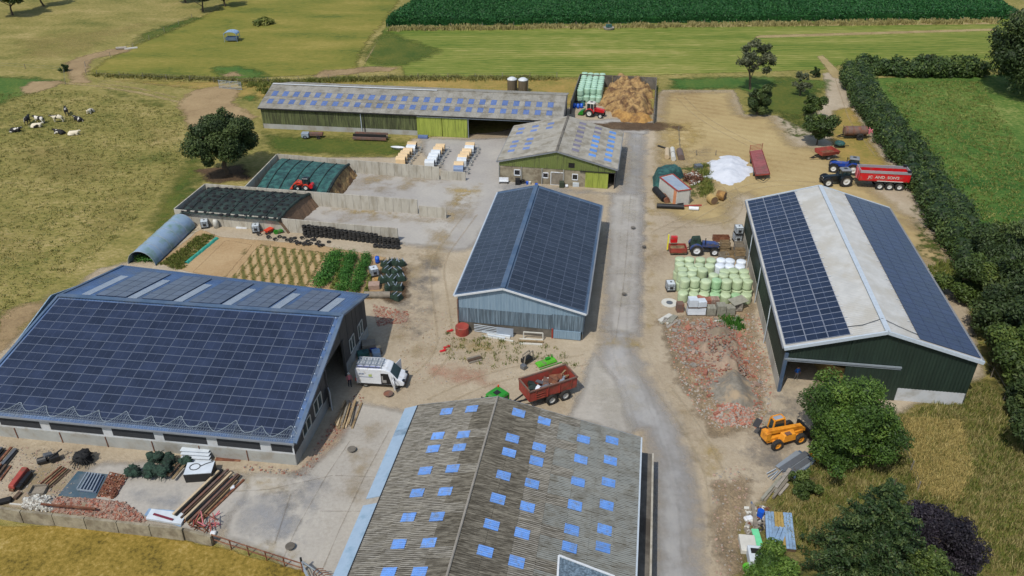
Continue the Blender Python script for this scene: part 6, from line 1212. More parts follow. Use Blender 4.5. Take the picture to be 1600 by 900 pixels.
lo, rz, wb = place((1087.5, 400), (1118, 401), 1.0); tractor('old blue tractor with a green canvas cab between bales and wooden crates', lo, rz, min(wb, 2.4), body='blue_dull', cab='canvas', rim_='white_paint', rr=.82, fr=.6)
lo, rz, wb = place((920.5, 183), (935.5, 185), .9); tt = tractor('small red tractor with a white cab in front of the manure heap', lo, rz, 2.2, body='red_paint', cabm='off_white', roof='off_white', rr=.8, fr=.5)
mb = MB(); mb.hexa([(-2.4, -.9, .2), (-1.3, -.9, .3), (-1.3, .9, .3), (-2.4, .9, .2), (-2.1, -.9, .7), (-1.3, -.9, 1.1), (-1.3, .9, 1.1), (-2.1, .9, .7)]); part('rear_implement', mb, 'green_paint', tt)
cr = P(778, 613, 3.15); rz = head(P(792, 608), P(766, 624)); cr.z = 0; tractor('green tractor mostly hidden behind the mossy roof, with a yellow lamp', cr, rz, 2.7, s=1.15, body='green_paint', cabm='green_paint', roof='green_paint', rr=.95, fr=.7, beacon=True)
cr = P(480, 295, 2.1); tt = tractor('small orange red loader tractor beside the teal silage clamp', cr, R(176), 1.9, s=.66, body='orange_red', cabm='black_paint', roof='black_paint', rr=.7, fr=.5)
mb = MB(); mb.path([(.6, -.6, 1.4), (2.0, -.6, 1.9), (3.2, -.6, .9)], .09, 6); mb.path([(.6, .6, 1.4), (2.0, .6, 1.9), (3.2, .6, .9)], .09, 6); part('loader_arm', mb, 'orange_red', tt); mb = MB(); mb.extr([(3.1, .2), (3.9, .15), (3.3, .5), (3.1, 1.0)], -.8, .8); part('bucket', mb, 'orange_red', tt)
mb = MB(); mb.tube((-1.1, -.8, .9), (-1.1, .8, .9), .5, 14); part('red_drum', mb, 'red_paint', tt, smooth=False)
def railbox(t, L_, W_, z0, z1, mat, inner, th=.07, ribs=0, ribm=None, x0=0, flare=0, name='body'):
    """open box body: floor and four separate sides"""
    mb = MB(); mb.box((x0 + L_ / 2, 0, z0), (L_, W_, .1)); part('floor', mb, inner, t)
    f_ = flare
    for y in (-1, 1):
        mb = MB(); yy = y * W_ / 2; mb.hexa([(x0, yy, z0), (x0 + L_, yy, z0), (x0 + L_, yy - y * th, z0), (x0, yy - y * th, z0), (x0, yy + y * f_, z1), (x0 + L_, yy + y * f_, z1), (x0 + L_, yy + y * f_ - y * th, z1), (x0, yy + y * f_ - y * th, z1)]); part('side_panel', mb, mat, t)
        for i in range(ribs): mb = MB(); x = x0 + L_ * (i + .5) / ribs; mb.beam((x, yy + y * .04, z0), (x, yy + y * (.04 + f_), z1), .1, .08); part('rib', mb, ribm or mat, t)
    for x, nm in ((x0, 'tailgate'), (x0 + L_, 'headboard')):
        mb = MB(); mb.hexa([(x - th / 2, -W_ / 2, z0), (x + th / 2, -W_ / 2, z0), (x + th / 2, W_ / 2, z0), (x - th / 2, W_ / 2, z0), (x - th / 2, -W_ / 2 - f_, z1), (x + th / 2, -W_ / 2 - f_, z1), (x + th / 2, W_ / 2 + f_, z1), (x - th / 2, W_ / 2 + f_, z1)]); part(nm, mb, mat, t)
def frame(t, L_, x0, z, w_=.9, hitch=1.4, mat='dark_metal'):
    mb = MB()
    for y in (-w_ / 2, w_ / 2): mb.beam((x0, y, z), (x0 + L_, y, z), .12, .2)
    for i in range(4): mb.beam((x0 + L_ * (i + .3) / 4, -w_ / 2, z), (x0 + L_ * (i + .3) / 4, w_ / 2, z), .1, .14)
    part('chassis', mb, mat, t)
    mb = MB(); mb.beam((x0 + L_, -w_ / 2, z), (x0 + L_ + hitch, 0, z - .2), .12, .14); mb.beam((x0 + L_, w_ / 2, z), (x0 + L_ + hitch, 0, z - .2), .12, .14); mb.tube((x0 + L_ + hitch, 0, z - .2), (x0 + L_ + hitch + .25, 0, z - .2), .06, 6); part('drawbar', mb, mat, t)
# long red three axle trailer: origin at the rear end
A, B = P(1425, 269.5, 3.2), P(1345.6, 265.8, 3.2); A.z = B.z = 0; rz = head(A, B); L_ = (B - A).length; nn = Vector((-math.sin(rz), math.cos(rz), 0)); nn = nn if nn.y > 0 else -nn; W_ = 2.45
t = thing('tipping_trailer', 'long bright red three axle trailer with silver rails and pale lettering', 'trailer', A + nn * W_ / 2, rz); frame(t, L_ - .4, .2, 1.2)
railbox(t, L_, W_, 1.5, 2.75, 'red_paint', 'red_old', x0=0)
for y in (-1, 1): mb = MB(); mb.box((L_ / 2, y * W_ / 2, 2.98), (L_, .12, .42)); part('silver_rail', mb, 'silver', t)
for x in (0.05, L_ - .05): mb = MB(); mb.box((x, 0, 2.98), (.1, W_, .42)); part('silver_rail', mb, 'silver', t)
for y in (-1, 1): mb = MB(); mb.box((.35, y * W_ / 2, 3.3), (.55, .3, .28)); part('rubber_flap', mb, 'black_plastic', t)
sd_ = -1 if math.cos(rz) > 0 else 1
for y in (-1, 1): mb = MB(); mb.box((L_ * .38, y * (W_ / 2 + .03), 1.52), (L_ * .52, .06, .1)); part('pale_strip', mb, 'off_white', t)
for q in (1399.4, 1384.7, 1370):
    x = (P(q, 292) - A).dot((B - A).normalized())
    for y in (-1.05, 1.05): wheel(t, x, y, .62, .5)
mb = MB(); mb.beam((L_, -.9, 1.5), (L_, -.9, 3.2), .1, .1); mb.beam((L_, .9, 1.5), (L_, .9, 3.2), .1, .1); mb.beam((L_ + .1, 0, 1.4), (L_ + .1, 0, 3.1), .2, .2); mb.beam((L_, -.9, 2.4), (L_, .9, 2.4), .1, .1); part('front_ladder', mb, 'pink', t)
def text(parent, s, size, loc, rot, mat, ext=.01, name='lettering', fit=None):
    cu = bpy.data.curves.new(name, 'FONT'); cu.body = s; cu.size = size; cu.extrude = ext; cu.align_x = 'CENTER'; cu.align_y = 'CENTER'; cu.offset = .012 * size; ob = bpy.data.objects.new(name, cu); col.objects.link(ob)
    bpy.context.view_layer.update(); me = bpy.data.meshes.new_from_object(ob.evaluated_get(bpy.context.evaluated_depsgraph_get())); bpy.data.objects.remove(ob); me.materials.clear(); me.materials.append(MT[mat])
    o = link(name, me, parent); o.location = loc; o.rotation_euler = rot
    if fit: w_ = max(v.co.x for v in me.vertices) - min(v.co.x for v in me.vertices); o.scale = (fit / w_, 1, 1)
    return o
text(t, "JC  AND  SON'S", .62, (L_ * .52, sd_ * (W_ / 2 + .045), 2.12), (R(90), 0, R(180) if sd_ > 0 else 0), 'off_white', fit=L_ * .62)
# rusty red trailer full of scrap, behind the green tractor
h = 2.45; FN, RN, RF, FF = P(828.9, 612, h), P(902, 588.4, h), P(883.4, 569.8, h), P(810.9, 593.4, h); rz = head(RN, FN); L_ = ((FN - RN).length + (FF - RF).length) / 2; W_ = min(2.5, ((FN - FF).length + (RN - RF).length) / 2); lo = (RN + RF) / 2; lo.z = 0
t = thing('scrap_trailer', 'rusty red tipping trailer loaded with scrap behind the green tractor', 'trailer', lo, rz); frame(t, L_ - .2, .1, .95, hitch=1.6); railbox(t, L_, W_, 1.15, 2.4, 'red_worn', 'rust', ribs=4, flare=.06)
for y in (-1, 1): mb = MB(); mb.box((L_ / 2, y * (W_ / 2 + .06), 2.45), (L_ + .15, .16, .12)); part('top_rail', mb, 'rust_brown', t)
for x in (0, L_): mb = MB(); mb.box((x, 0, 2.45), (.16, W_ + .1, .12)); part('top_rail', mb, 'rust_brown', t)
for u in ((864.9, 634.5), (885, 626.6)):
    x = (P(*u) - RN).dot((FN - RN).normalized())
    for y in (-1.12, 1.12): wheel(t, x, y, .6, .55)
mb = MB()
for k in range(3): mb.beam((L_ * .7, (W_ / 2 + .12), 1.35 + k * .28), (L_ * .88, (W_ / 2 + .12), 1.35 + k * .28), .05, .06)
part('step', mb, 'red_worn', t)
tl_ = lo.copy(); cR, sR = math.cos(rz), math.sin(rz); W2 = lambda x, y, z: Vector((tl_.x + cR * x - sR * y, tl_.y + sR * x + cR * y, z))
sm = [('white_paint', (.8, .5, .25), 'white scrap lump at the front of the red scrap trailer'), ('grey_metal', (1.6, .5, .1), 'long grey metal sheet standing up in the scrap trailer'), ('pink', (.5, .4, .3), 'pink scrap lump in the middle of the scrap trailer'), ('off_white', (1.3, .12, .12), 'pale beam in the middle of the scrap trailer'), ('galv', (1.9, .5, .05), 'silvery metal sheet at the rear of the scrap trailer'), ('rust', (1.4, .9, .4), 'heap of rusty scrap in the rear half of the scrap trailer'), ('wood', (1.8, .15, .12), 'brown plank leaning at the rear of the scrap trailer'), ('tarp_dark', (1.0, .7, .4), 'dark sack at the front of the scrap trailer'), ('rust_brown', (1.6, .8, .45), 'brown scrap heap filling the middle of the trailer')]
for i, (m, d, l) in enumerate(sm):
    mb = MB(); x = [4.6, 3.9, 3.4, 3.0, 1.6, 2.0, 1.1, 4.9, 2.9][i] * L_ / 6; random.seed(i)
    for k in range(3): mb.box((random.uniform(-.3, .3), random.uniform(-.4, .4), random.uniform(-.15, .2)), (d[0] * random.uniform(.6, 1), d[1] * random.uniform(.6, 1), d[2]), random.uniform(-.9, .9), 0, random.uniform(-.4, .4), random.uniform(-.3, .3))
    single('scrap', mb, m, l, 'scrap', 'scrap in the red trailer', loc=W2(x, [.3, .1, .4, -.3, .2, -.2, -.6, -.3, 0][i], 1.75), rz=rz)
# white van with ladders
lo, rz, wb = place((571.7, 605), (620, 608), .95); s_ = wb / 3.35
t = thing('van', 'white panel van with ladders on its roof and a front door open', 'van', lo, rz, None, s_ if s_ > .8 else 1)
mb = MB(); mb.extr([(-.95, .45), (4.05, .42), (4.22, .6), (4.2, .88), (4.02, 1.06), (3.5, 1.3), (2.75, 2.2), (2.35, 2.4), (1.9, 2.46), (-.9, 2.45), (-1.0, 2.3)], -.98, .98); part('body', mb, 'white_paint', t, bevel=.1)
mb = MB(); mb.hexa([(2.72, -.84, 2.1), (3.42, -.92, 1.28), (3.42, .92, 1.28), (2.72, .84, 2.1), (2.82, -.84, 2.16), (3.52, -.92, 1.33), (3.52, .92, 1.33), (2.82, .84, 2.16)]); part('windscreen', mb, 'glass_green', t)
mb = MB(); mb.hexa([(1.75, -.995, .6), (2.85, -.995, .6), (2.85, -.9, .6), (1.75, -.9, .6), (1.75, -.995, 1.95), (2.55, -.995, 1.95), (2.55, -.9, 1.95), (1.75, -.9, 1.95)]); part('door_opening', mb, 'black_inside', t)
mb = MB(); mb.box((2.1, -.93, .95), (.45, .16, .35)); mb.box((1.9, -.93, 1.35), (.14, .16, .6)); part('seat', mb, 'cloth_grey', t)
d_ = Vector((math.cos(R(-62)), math.sin(R(-62)), 0)); o0 = Vector((2.9, -1.0, 0)); mb = MB(); e_ = Vector((.02, .03, 0))
mb.hexa([o0 + Vector((0, 0, .5)), o0 + d_ * 1.0 + Vector((0, 0, .5)), o0 + d_ * 1.0 + e_ + Vector((.05, .02, .5)), o0 + e_ + Vector((.05, .02, .5)), o0 + Vector((0, 0, 1.25)), o0 + d_ * 1.0 + Vector((0, 0, 1.25)), o0 + d_ * 1.0 + e_ + Vector((.05, .02, 1.25)), o0 + e_ + Vector((.05, .02, 1.25))]); dr_ = part('front_door', mb, 'white_paint', t)
mb = MB(); mb.beam(o0 + Vector((0, 0, 1.25)), o0 + d_ * .2 + Vector((0, 0, 1.9)), .05, .05); mb.beam(o0 + d_ * .2 + Vector((0, 0, 1.9)), o0 + d_ * 1.0 + Vector((0, 0, 1.85)), .05, .05); mb.beam(o0 + d_ * 1.0 + Vector((0, 0, 1.25)), o0 + d_ * 1.0 + Vector((0, 0, 1.88)), .05, .05); part('window_frame', mb, 'white_paint', dr_)
mb = MB(); mb.box(o0 + d_ * .05 + Vector((.25, 0, 1.35)), (.08, .2, .3)); part('mirror', mb, 'black_plastic', dr_)
d2 = Vector((math.cos(R(70)), math.sin(R(70)), 0)); o1 = Vector((2.9, 1.0, 0)); mb = MB(); mb.hexa([o1 + Vector((0, 0, .5)), o1 + d2 + Vector((0, 0, .5)), o1 + d2 + Vector((.05, 0, .5)), o1 + Vector((.05, 0, .5)), o1 + Vector((0, 0, 1.9)), o1 + d2 + Vector((0, 0, 1.9)), o1 + d2 + Vector((.05, 0, 1.9)), o1 + Vector((.05, 0, 1.9))]); part('far_door', mb, 'white_paint', t)
mb = MB(); mb.box((4.25, 0, .55), (.14, 1.9, .35)); mb.box((1.2, -.99, .5), (3.4, .04, .14)); part('bumper', mb, 'black_plastic', t)
for y in (-.75, .75): mb = MB(); mb.box((4.12, y, 1.02), (.3, .3, .22)); part('headlight', mb, 'glass_dark', t)
for x, y in ((0, -.85), (0, .85), (3.3, -.85), (3.3, .85)): wheel(t, x, y, .36, .26, 'rim_grey')
mb = MB(); mb.box((-1.02, .95, 1.4), (.06, .06, 1.6)); part('rear_hinge', mb, 'rust', t)
for y in (-.9, .9): mb = MB(); mb.box((-1.0, y, .95), (.08, .12, .35)); part('tail_lamp', mb, 'red_paint', t)
for k, y in enumerate((-.85, .85)): mb = MB(); mb.beam((-.9, y, 2.62), (1.9, y, 2.62), .05, .06, mi=0); part('roof_rail', mb, 'grey_metal' if k == 0 else 'white_paint', t)
for k in range(5): mb = MB(); mb.beam((-.8 + k * .65, -.9, 2.56), (-.8 + k * .65, .9, 2.56), .05, .05); part('cross_bar', mb, 'galv', t)
flat('sign_violet', S(122, 132, 186), .5); mb = MB(); mb.box((.4, -.68, 2.5), (2.5, .3, .04)); part('roof_board', mb, 'sign_violet', t)
wv = lambda x, y, z: t.location + Matrix.Rotation(rz, 4, 'Z') @ (Vector((x, y, z)) * t.scale[0])
for y in (-.25, .4):
    la = thing('ladder', 'silver ladder lying on the van roof, %s of the two' % ('nearer' if y < 0 else 'farther'), 'ladder', wv(-.9, y, 2.66), rz, 'ladders on the van roof')
    for s in (-.2, .2): mb = MB(); mb.beam((0, s, .06), (2.8, s, .06), .06, .09); part('rail', mb, 'galv', la)
    for k in range(9): mb = MB(); mb.beam((.15 + k * .31, -.2, .06), (.15 + k * .31, .2, .06), .05, .05); part('rung', mb, 'white_paint', la)
flat('print_blue', S(60, 84, 130), .5); flat('print_green', S(170, 186, 110), .5)
mb = MB()
for k, (x, w_, h_) in enumerate(((-.55, .06, .22), (-.42, .1, .12), (-.28, .06, .12), (-.18, .1, .14), (-.05, .06, .2))): mb.box((x, -.992, 1.78), (w_, .012, h_))
mb.box((.15, -.992, 1.4), (1.5, .012, .05)); part('side_print', mb, 'print_blue', t); mb = MB(); mb.box((.62, -.992, 1.62), (.35, .012, .3)); part('side_print', mb, 'print_green', t)
# telehandler
lo, rz, wb = place((1213, 703), (1249, 693), 1.0); s_ = max(.9, min(1.25, wb / 2.6))
t = thing('telehandler', 'yellow telehandler with black wheels parked beside the big bright tree', 'telehandler', lo, rz, None, s_); wb = 2.6
mb = MB(); mb.box((1.3, 0, .75), (4.0, .8, .5)); mb.box((0, 0, .6), (.3, 1.6, .25)); mb.box((2.6, 0, .6), (.3, 1.6, .25)); part('chassis', mb, 'yellow_paint', t, bevel=.03)
mb = MB(); mb.hexa([(.5, -1.05, .7), (2.0, -1.05, .7), (2.1, -.4, .7), (.4, -.4, .7), (.75, -.98, 1.45), (1.95, -.98, 1.45), (2.0, -.4, 1.55), (.6, -.4, 1.55)]); eb = part('engine_cover', mb, 'yellow_paint', t, bevel=.05); mb = MB(); mb.box((1.15, -.8, 1.53), (.6, .42, .04)); part('vent', mb, 'rust_brown', eb)
mb = MB(); mb.beam((-.7, -.05, 1.65), (3.2, -.05, 1.25), .42, .42); part('boom', mb, 'yellow_paint', t, bevel=.03); mb = MB(); mb.beam((2.6, -.05, 1.3), (3.75, -.05, .75), .3, .3); part('boom_nose', mb, 'yellow_paint', t)
mb = MB(); mb.box((-.75, -.05, 1.3), (.5, .9, .9)); part('rear_frame', mb, 'yellow_paint', t, bevel=.04); mb = MB(); mb.extr([(3.7, .2), (4.5, .15), (4.3, .3), (3.95, 1.0), (3.7, 1.0)], -1.1, 1.1); part('bucket', mb, 'black_plastic', t)
lo4 = [(.25, .32), (1.75, .32), (1.75, 1.05), (.25, 1.05)]; hi4 = [(.35, .35), (1.45, .35), (1.45, .98), (.35, .98)]
mb = MB(); mb.hexa([(x, y, 1.0) for x, y in lo4] + [(x, y, 2.3) for x, y in hi4]); part('cab_glass', mb, 'glass_green', t); mb = MB()
for a_, c_ in zip(lo4, hi4): mb.beam((*a_, .9), (*c_, 2.32), .12, .12)
mb.hexa([(x, y, .6) for x, y in lo4] + [(x, y, 1.15) for x, y in lo4]); part('cab_frame', mb, 'yellow_paint', t)
mb = MB(); 
for a_, c_ in zip(hi4, hi4[1:] + hi4[:1]): mb.beam((*a_, 2.36), (*c_, 2.36), .14, .1)
part('roof_frame', mb, 'yellow_paint', t); mb = MB(); mb.box((.9, .66, 2.35), (1.0, .5, .04)); part('roof_glass', mb, 'skylight_grey', t)
mb = MB(); mb.box((-1.0, 1.1, 1.9), (.9, .6, .08), .5, 0, -.5); part('raised_panel', mb, 'black_plastic', t)
for x in (0, 2.6):
    for y in (-1.0, 1.0): wheel(t, x, y, .58, .42, 'yellow_paint')
# slurry tanker
A, B = P(1355, 219, 0), P(1318.7, 219, 0); rz = head(A, B); L_ = (B - A).length
t = thing('slurry_tanker', 'brown slurry tanker with one axle parked by the long hedge', 'tanker', A + Vector((0, .9, 0)), rz); mb = MB(); M_ = Matrix.Translation((0, 0, 1.45)) @ Matrix.Rotation(R(90), 4, 'Y'); mb.lathe([(0, 0), (.6, .02), (.82, .15), (.86, .3), (.86, L_ - .3), (.82, L_ - .15), (.6, L_ - .02), (0, L_)], 22, M_); part('tank', mb, 'rust_brown', t, smooth=True)
for x in (.4, L_ * .35, L_ * .65, L_ - .4): mb = MB(); mb.lathe([(.87, x - .04), (.9, x - .04), (.9, x + .04), (.87, x + .04)], 22, M_, closed=True); part('band', mb, 'rust', t)
frame(t, L_, 0, .6, hitch=1.0)
for y in (-1.0, 1.0): wheel(t, L_ * .35, y, .6, .45, 'dark_metal')
mb = MB(); mb.box((-.35, 0, 1.3), (.35, .6, .7)); mb.tube((-.3, .3, 1.0), (-1.1, -.3, 1.6), .1, 8); mb.beam((-.5, -.5, 1.9), (-.9, .4, 1.2), .1, .1); part('rear_pump', mb, 'pink', t); mb = MB(); mb.path([(L_, .5, .6), (L_ + .05, .5, 2.3), (L_ + .05, -.5, 2.3), (L_, -.5, .6)], .05, 5); part('ladder_frame', mb, 'wood', t)
# small red tipping trailer
A = P(1290.6, 250); rz = head(P(1300, 246), P(1268, 250)); t = thing('small_trailer', 'small red tipping trailer with a tilted body by the fruit trees', 'trailer', A + Vector((0, .8, 0)), rz); frame(t, 2.6, -1.2, .6, hitch=1.4)
railbox(t, 3.3, 2.1, .95, 1.55, 'red_worn', 'rust', x0=-1.9, flare=.22)
for y in (-.85, .85): wheel(t, -.1, y, .38, .25, 'rim_grey')
t = thing('covered_seeder', 'little teal machine under a cover beside the slurry tanker', 'machine', P(1311, 230), 0); mb = MB(); mb.lathe([(0, .35), (.7, .4), (.95, .75), (.7, 1.05), (0, 1.15)], 14); part('cover', mb, 'tarp_teal', t, smooth=True); mb = MB(); mb.box((.9, -.2, .35), (1.4, .1, .1)); mb.box((0, 0, .2), (1.6, .9, .35)); part('base', mb, 'dark_metal', t)
# faded red flatbed
h = 1.05; c0, c1, c2, c3 = P(1181, 273, h), P(1203, 271, h), P(1190.5, 233, h), P(1171.5, 236, h); t = thing('flatbed_trailer', 'faded red flatbed farm trailer beside the white lime heap', 'trailer', ((c0 + c2) / 2).xy.to_3d()); n = 11
for i in range(n):
    u0, u1 = (i + .02) / n, (i + .98) / n; q = [c0.lerp(c3, u0), c1.lerp(c2, u0), c1.lerp(c2, u1), c0.lerp(c3, u1)]; mb = MB(); mb.hexa([v - Vector((0, 0, .08)) for v in q] + q); part('deck_plank', mb, 'red_faded', t, world=True)
for a_, c_ in ((c0, c3), (c1, c2), (c0, c1)): mb = MB(); mb.beam(a_ - Vector((0, 0, .1)), c_ - Vector((0, 0, .1)), .12, .2); part('side_rail', mb, 'red_worn', t, world=True)
mb = MB()
for k in range(4): mb.beam(c3 + Vector((0, 0, .2 + k * .25)), c2 + Vector((0, 0, .2 + k * .25)), .06, .06)
mb.beam(c3, c3 + Vector((0, 0, 1.1)), .08, .08); mb.beam(c2, c2 + Vector((0, 0, 1.1)), .08, .08); part('headboard', mb, 'red_worn', t, world=True)
mb = MB(); m_ = (c0 + c1) / 2; dd = ((c0 + c1) / 2 - (c3 + c2) / 2).normalized(); mb.beam(c0 - Vector((0, 0, .3)), m_ + dd * 1.5 - Vector((0, 0, .5)), .1, .1); mb.beam(c1 - Vector((0, 0, .3)), m_ + dd * 1.5 - Vector((0, 0, .5)), .1, .1); part('drawbar', mb, 'dark_metal', t, world=True)
for e, o_ in ((.2, 0), (.72, 0)):
    for a_, c_ in ((c0, c3), (c1, c2)): p = a_.lerp(c_, e) - t.location; w_ = wheel(t, p.x, p.y, .42, .22, 'rim_grey'); w_.rotation_euler = (0, 0, head(c0, c3))
# machines on the bank before the middle barn
t = thing('mower', 'bright lime green mower lying on the bank behind the scrap trailer', 'mower', P(853, 568), R(28)); mb = MB(); mb.hexa([(-1.2, -.5, .15), (1.2, -.5, .15), (1.2, .4, .15), (-1.2, .4, .15), (-1.1, -.3, .45), (1.0, -.35, .5), (1.0, .3, .5), (-1.1, .3, .4)]); part('deck', mb, 'lime', t, bevel=.05)
mb = MB(); mb.tube((.8, .1, .4), (.8, .1, .85), .08, 8); mb.box((.2, 0, .6), (.5, .3, .25)); mb.beam((-1.2, -.7, .1), (1.6, -.7, .1), .1, .06); part('drive', mb, 'green_paint', t)
t = thing('implement', 'grey metal implement with a square frame on the bank', 'implement', P(826, 569), R(45)); mb = MB(); mb.path([(-.7, 0, .3), (-.5, 0, 1.4), (.6, 0, 1.5), (.8, 0, .4)], .08, 6); mb.path([(-.5, .5, .3), (-.4, .5, 1.2), (.6, .5, 1.3), (.8, .5, .3)], .07, 6); part('frame', mb, 'wood_grey', t); mb = MB(); mb.box((0, .3, .5), (1.2, .7, .5)); part('body', mb, 'dark_metal', t, bevel=.04); mb = MB(); mb.box((-1.0, -.2, .3), (.5, .6, .5)); part('gearbox', mb, 'grey_metal', t, bevel=.04)
t = thing('scrap_machine', 'old bright red machine with an engine in the lower left scrap', 'machine', P(32, 754), head(P(24, 765), P(46, 738)), sc_=.78); mb = MB(); mb.hexa([(-1.5, -.4, .5), (1.6, -.4, .5), (1.6, .4, .5), (-1.5, .4, .5), (-1.4, -.3, .95), (1.4, -.35, 1.1), (1.4, .35, 1.1), (-1.4, .3, .95)]); part('hood', mb, 'red_worn', t, bevel=.08)
mb = MB(); mb.box((.2, -.7, .45), (1.8, .5, .6)); mb.box((-1.0, -.5, .4), (.6, .8, .5)); mb.tube((-.2, -1.0, .4), (-.2, -.4, .4), .3, 10); part('engine', mb, 'black_plastic', t, bevel=.03); mb = MB(); mb.box((0, 0, .35), (3.2, .5, .3)); part('chassis', mb, 'rust', t)
t = thing('dark_machine', 'dark broken machine part lying at the left edge of the scrap yard', 'machine', P(78, 722), R(20)); mb = MB(); mb.tube((-.9, 0, .35), (-.1, 0, .45), .34, 12); mb.box((.5, 0, .4), (.8, .7, .5), .3); mb.beam((0, -.3, .6), (1.2, .4, .9), .12, .12); part('body', mb, 'dark_metal', t, bevel=.03); mb = MB(); mb.box((.0, .2, .75), (.7, .5, .2), .5, 0, .3); part('cover', mb, 'grey_metal', t)
# ------------------------------------------------------------ people and cows
def skinned(name, pts, edges, rad, mats, loc, rz=0, sub=2, parent=None, sc_=1):
    me = bpy.data.meshes.new(name); me.from_pydata([Vector(p) * sc_ for p in pts], edges, []); o = bpy.data.objects.new(name, me); col.objects.link(o)
    o.modifiers.new('skin', 'SKIN'); me.skin_vertices.new() if not me.skin_vertices else None
    for i, r_ in enumerate(rad): me.skin_vertices[0].data[i].radius = (r_ * sc_, r_ * sc_) if not isinstance(r_, tuple) else (r_[0] * sc_, r_[1] * sc_)
    me.skin_vertices[0].data[0].use_root = True; s = o.modifiers.new('sub', 'SUBSURF'); s.levels = sub; s.render_levels = sub
    bpy.context.view_layer.update(); nm = bpy.data.meshes.new_from_object(o.evaluated_get(bpy.context.evaluated_depsgraph_get())); bpy.data.objects.remove(o)
    nm.name = name; nm.materials.clear(); [nm.materials.append(MT[m]) for m in mats]
    for p in nm.polygons: p.use_smooth = True
    r_ = link(name, nm, parent); r_.location = loc; r_.rotation_euler = (0, 0, rz); return r_
def person(label, loc, rz, shirt, trousers, hat=None, walk=.15, arm=.25):
    t = thing('person', label, 'person', loc, rz); b_ = []
    J = [(0, 0, .95), (0, 0, 1.2), (0, 0, 1.42), (.01, 0, 1.52), (.02, 0, 1.62), (.02, 0, 1.74), (0, .1, .9), (walk * .5, .11, .5), (walk * .6 - .05, .11, .08), (walk * .6 + .12, .11, .04), (0, -.1, .9), (-walk * .1, -.11, .5), (-walk * .8, -.11, .08), (-walk * .8 + .16, -.11, .04), (0, .2, 1.4), (-.03, .27, 1.15), (arm * .6, .27, .95), (arm * .75, .27, .87), (0, -.2, 1.4), (-.03, -.27, 1.15), (arm * .8, -.25, 1.0), (arm, -.24, .93)]
    Ed = [(0, 1), (1, 2), (2, 3), (3, 4), (4, 5), (0, 6), (6, 7), (7, 8), (8, 9), (0, 10), (10, 11), (11, 12), (12, 13), (2, 14), (14, 15), (15, 16), (16, 17), (2, 18), (18, 19), (19, 20), (20, 21)]
    rd = [.13, .12, .13, .055, .085, .07, .085, .06, .04, .035, .085, .06, .04, .035, .055, .045, .035, .03, .055, .045, .035, .03]
    body = skinned('body', J, Ed, rd, ['skin', shirt, trousers, 'black_plastic'], (0, 0, 0), 0, 2, t)
    for p in body.data.polygons:
        c_ = p.center; p.material_index = 3 if c_.z < .1 else (2 if (c_.z < .95 and abs(c_.y) < .23) else (1 if (c_.z < 1.47 and c_.z >= .95 and not (c_.x > .1 and abs(c_.y) > .2)) else 0))
    mb = MB(); blob(mb, (.0, 0, 1.73), (.11, .095, .1), 10, 6, .02); part('hair' if not hat else 'cap', mb, hat or 'wood_dark', t, smooth=True)
    if hat: mb = MB(); mb.lathe([(.09, 0), (.15, -.01), (.15, .005), (.09, .02)], 12, Matrix.Translation((.05, 0, 1.73)), closed=True); part('brim', mb, hat, t)
    for s in (-1, 1):
        mb = MB()
        for k in range(5): mb.tube((arm * (.75 if s > 0 else 1) + .01, s * .25 + (k - 2) * .014, (.86 if s > 0 else .92)), (arm * (.75 if s > 0 else 1) + .03 + (k == 4) * .02, s * .25 + (k - 2) * .018, (.86 if s > 0 else .92) - .07 + abs(k - 2) * .01), .009, 5, .006)
        part('fingers', mb, 'skin', t)
    return t
person('person in a pale cap and pink shirt standing behind the white van', P(547, 604), R(-60), 'cloth_pink', 'cloth_navy', 'off_white')
person('person in a bright blue shirt in the open doorway of the dark green barn', P(1243, 593), R(-80), 'cloth_blue', 'cloth_grey')
def cowmat(name, a_, c_, sc2):
    m = bpy.data.materials.new(name); m.use_nodes = True; nt = m.node_tree; b = nt.nodes['Principled BSDF']; oi = nd(nt, 'ShaderNodeObjectInfo'); co = nd(nt, 'ShaderNodeTexCoord'); ad = nd(nt, 'ShaderNodeVectorMath'); ad.operation = 'ADD'; nt.links.new(co.outputs['Object'], ad.inputs[0]); nt.links.new(oi.outputs['Location'], ad.inputs[1])
    nt.links.new(ramp(nt, noise(nt, ad.outputs[0], sc2, 1, .4), [(a_, S(20, 18, 18)), (a_ + .03, c_)]), b.inputs['Base Color']); b.inputs['Roughness'].default_value = .8; MT[name] = m
cowmat('hide_pied', .52, S(206, 200, 188), 1.3); cowmat('hide_dark', .62, S(206, 200, 188), 1.1); cowmat('hide_pale', .36, S(206, 196, 172), 1.0)
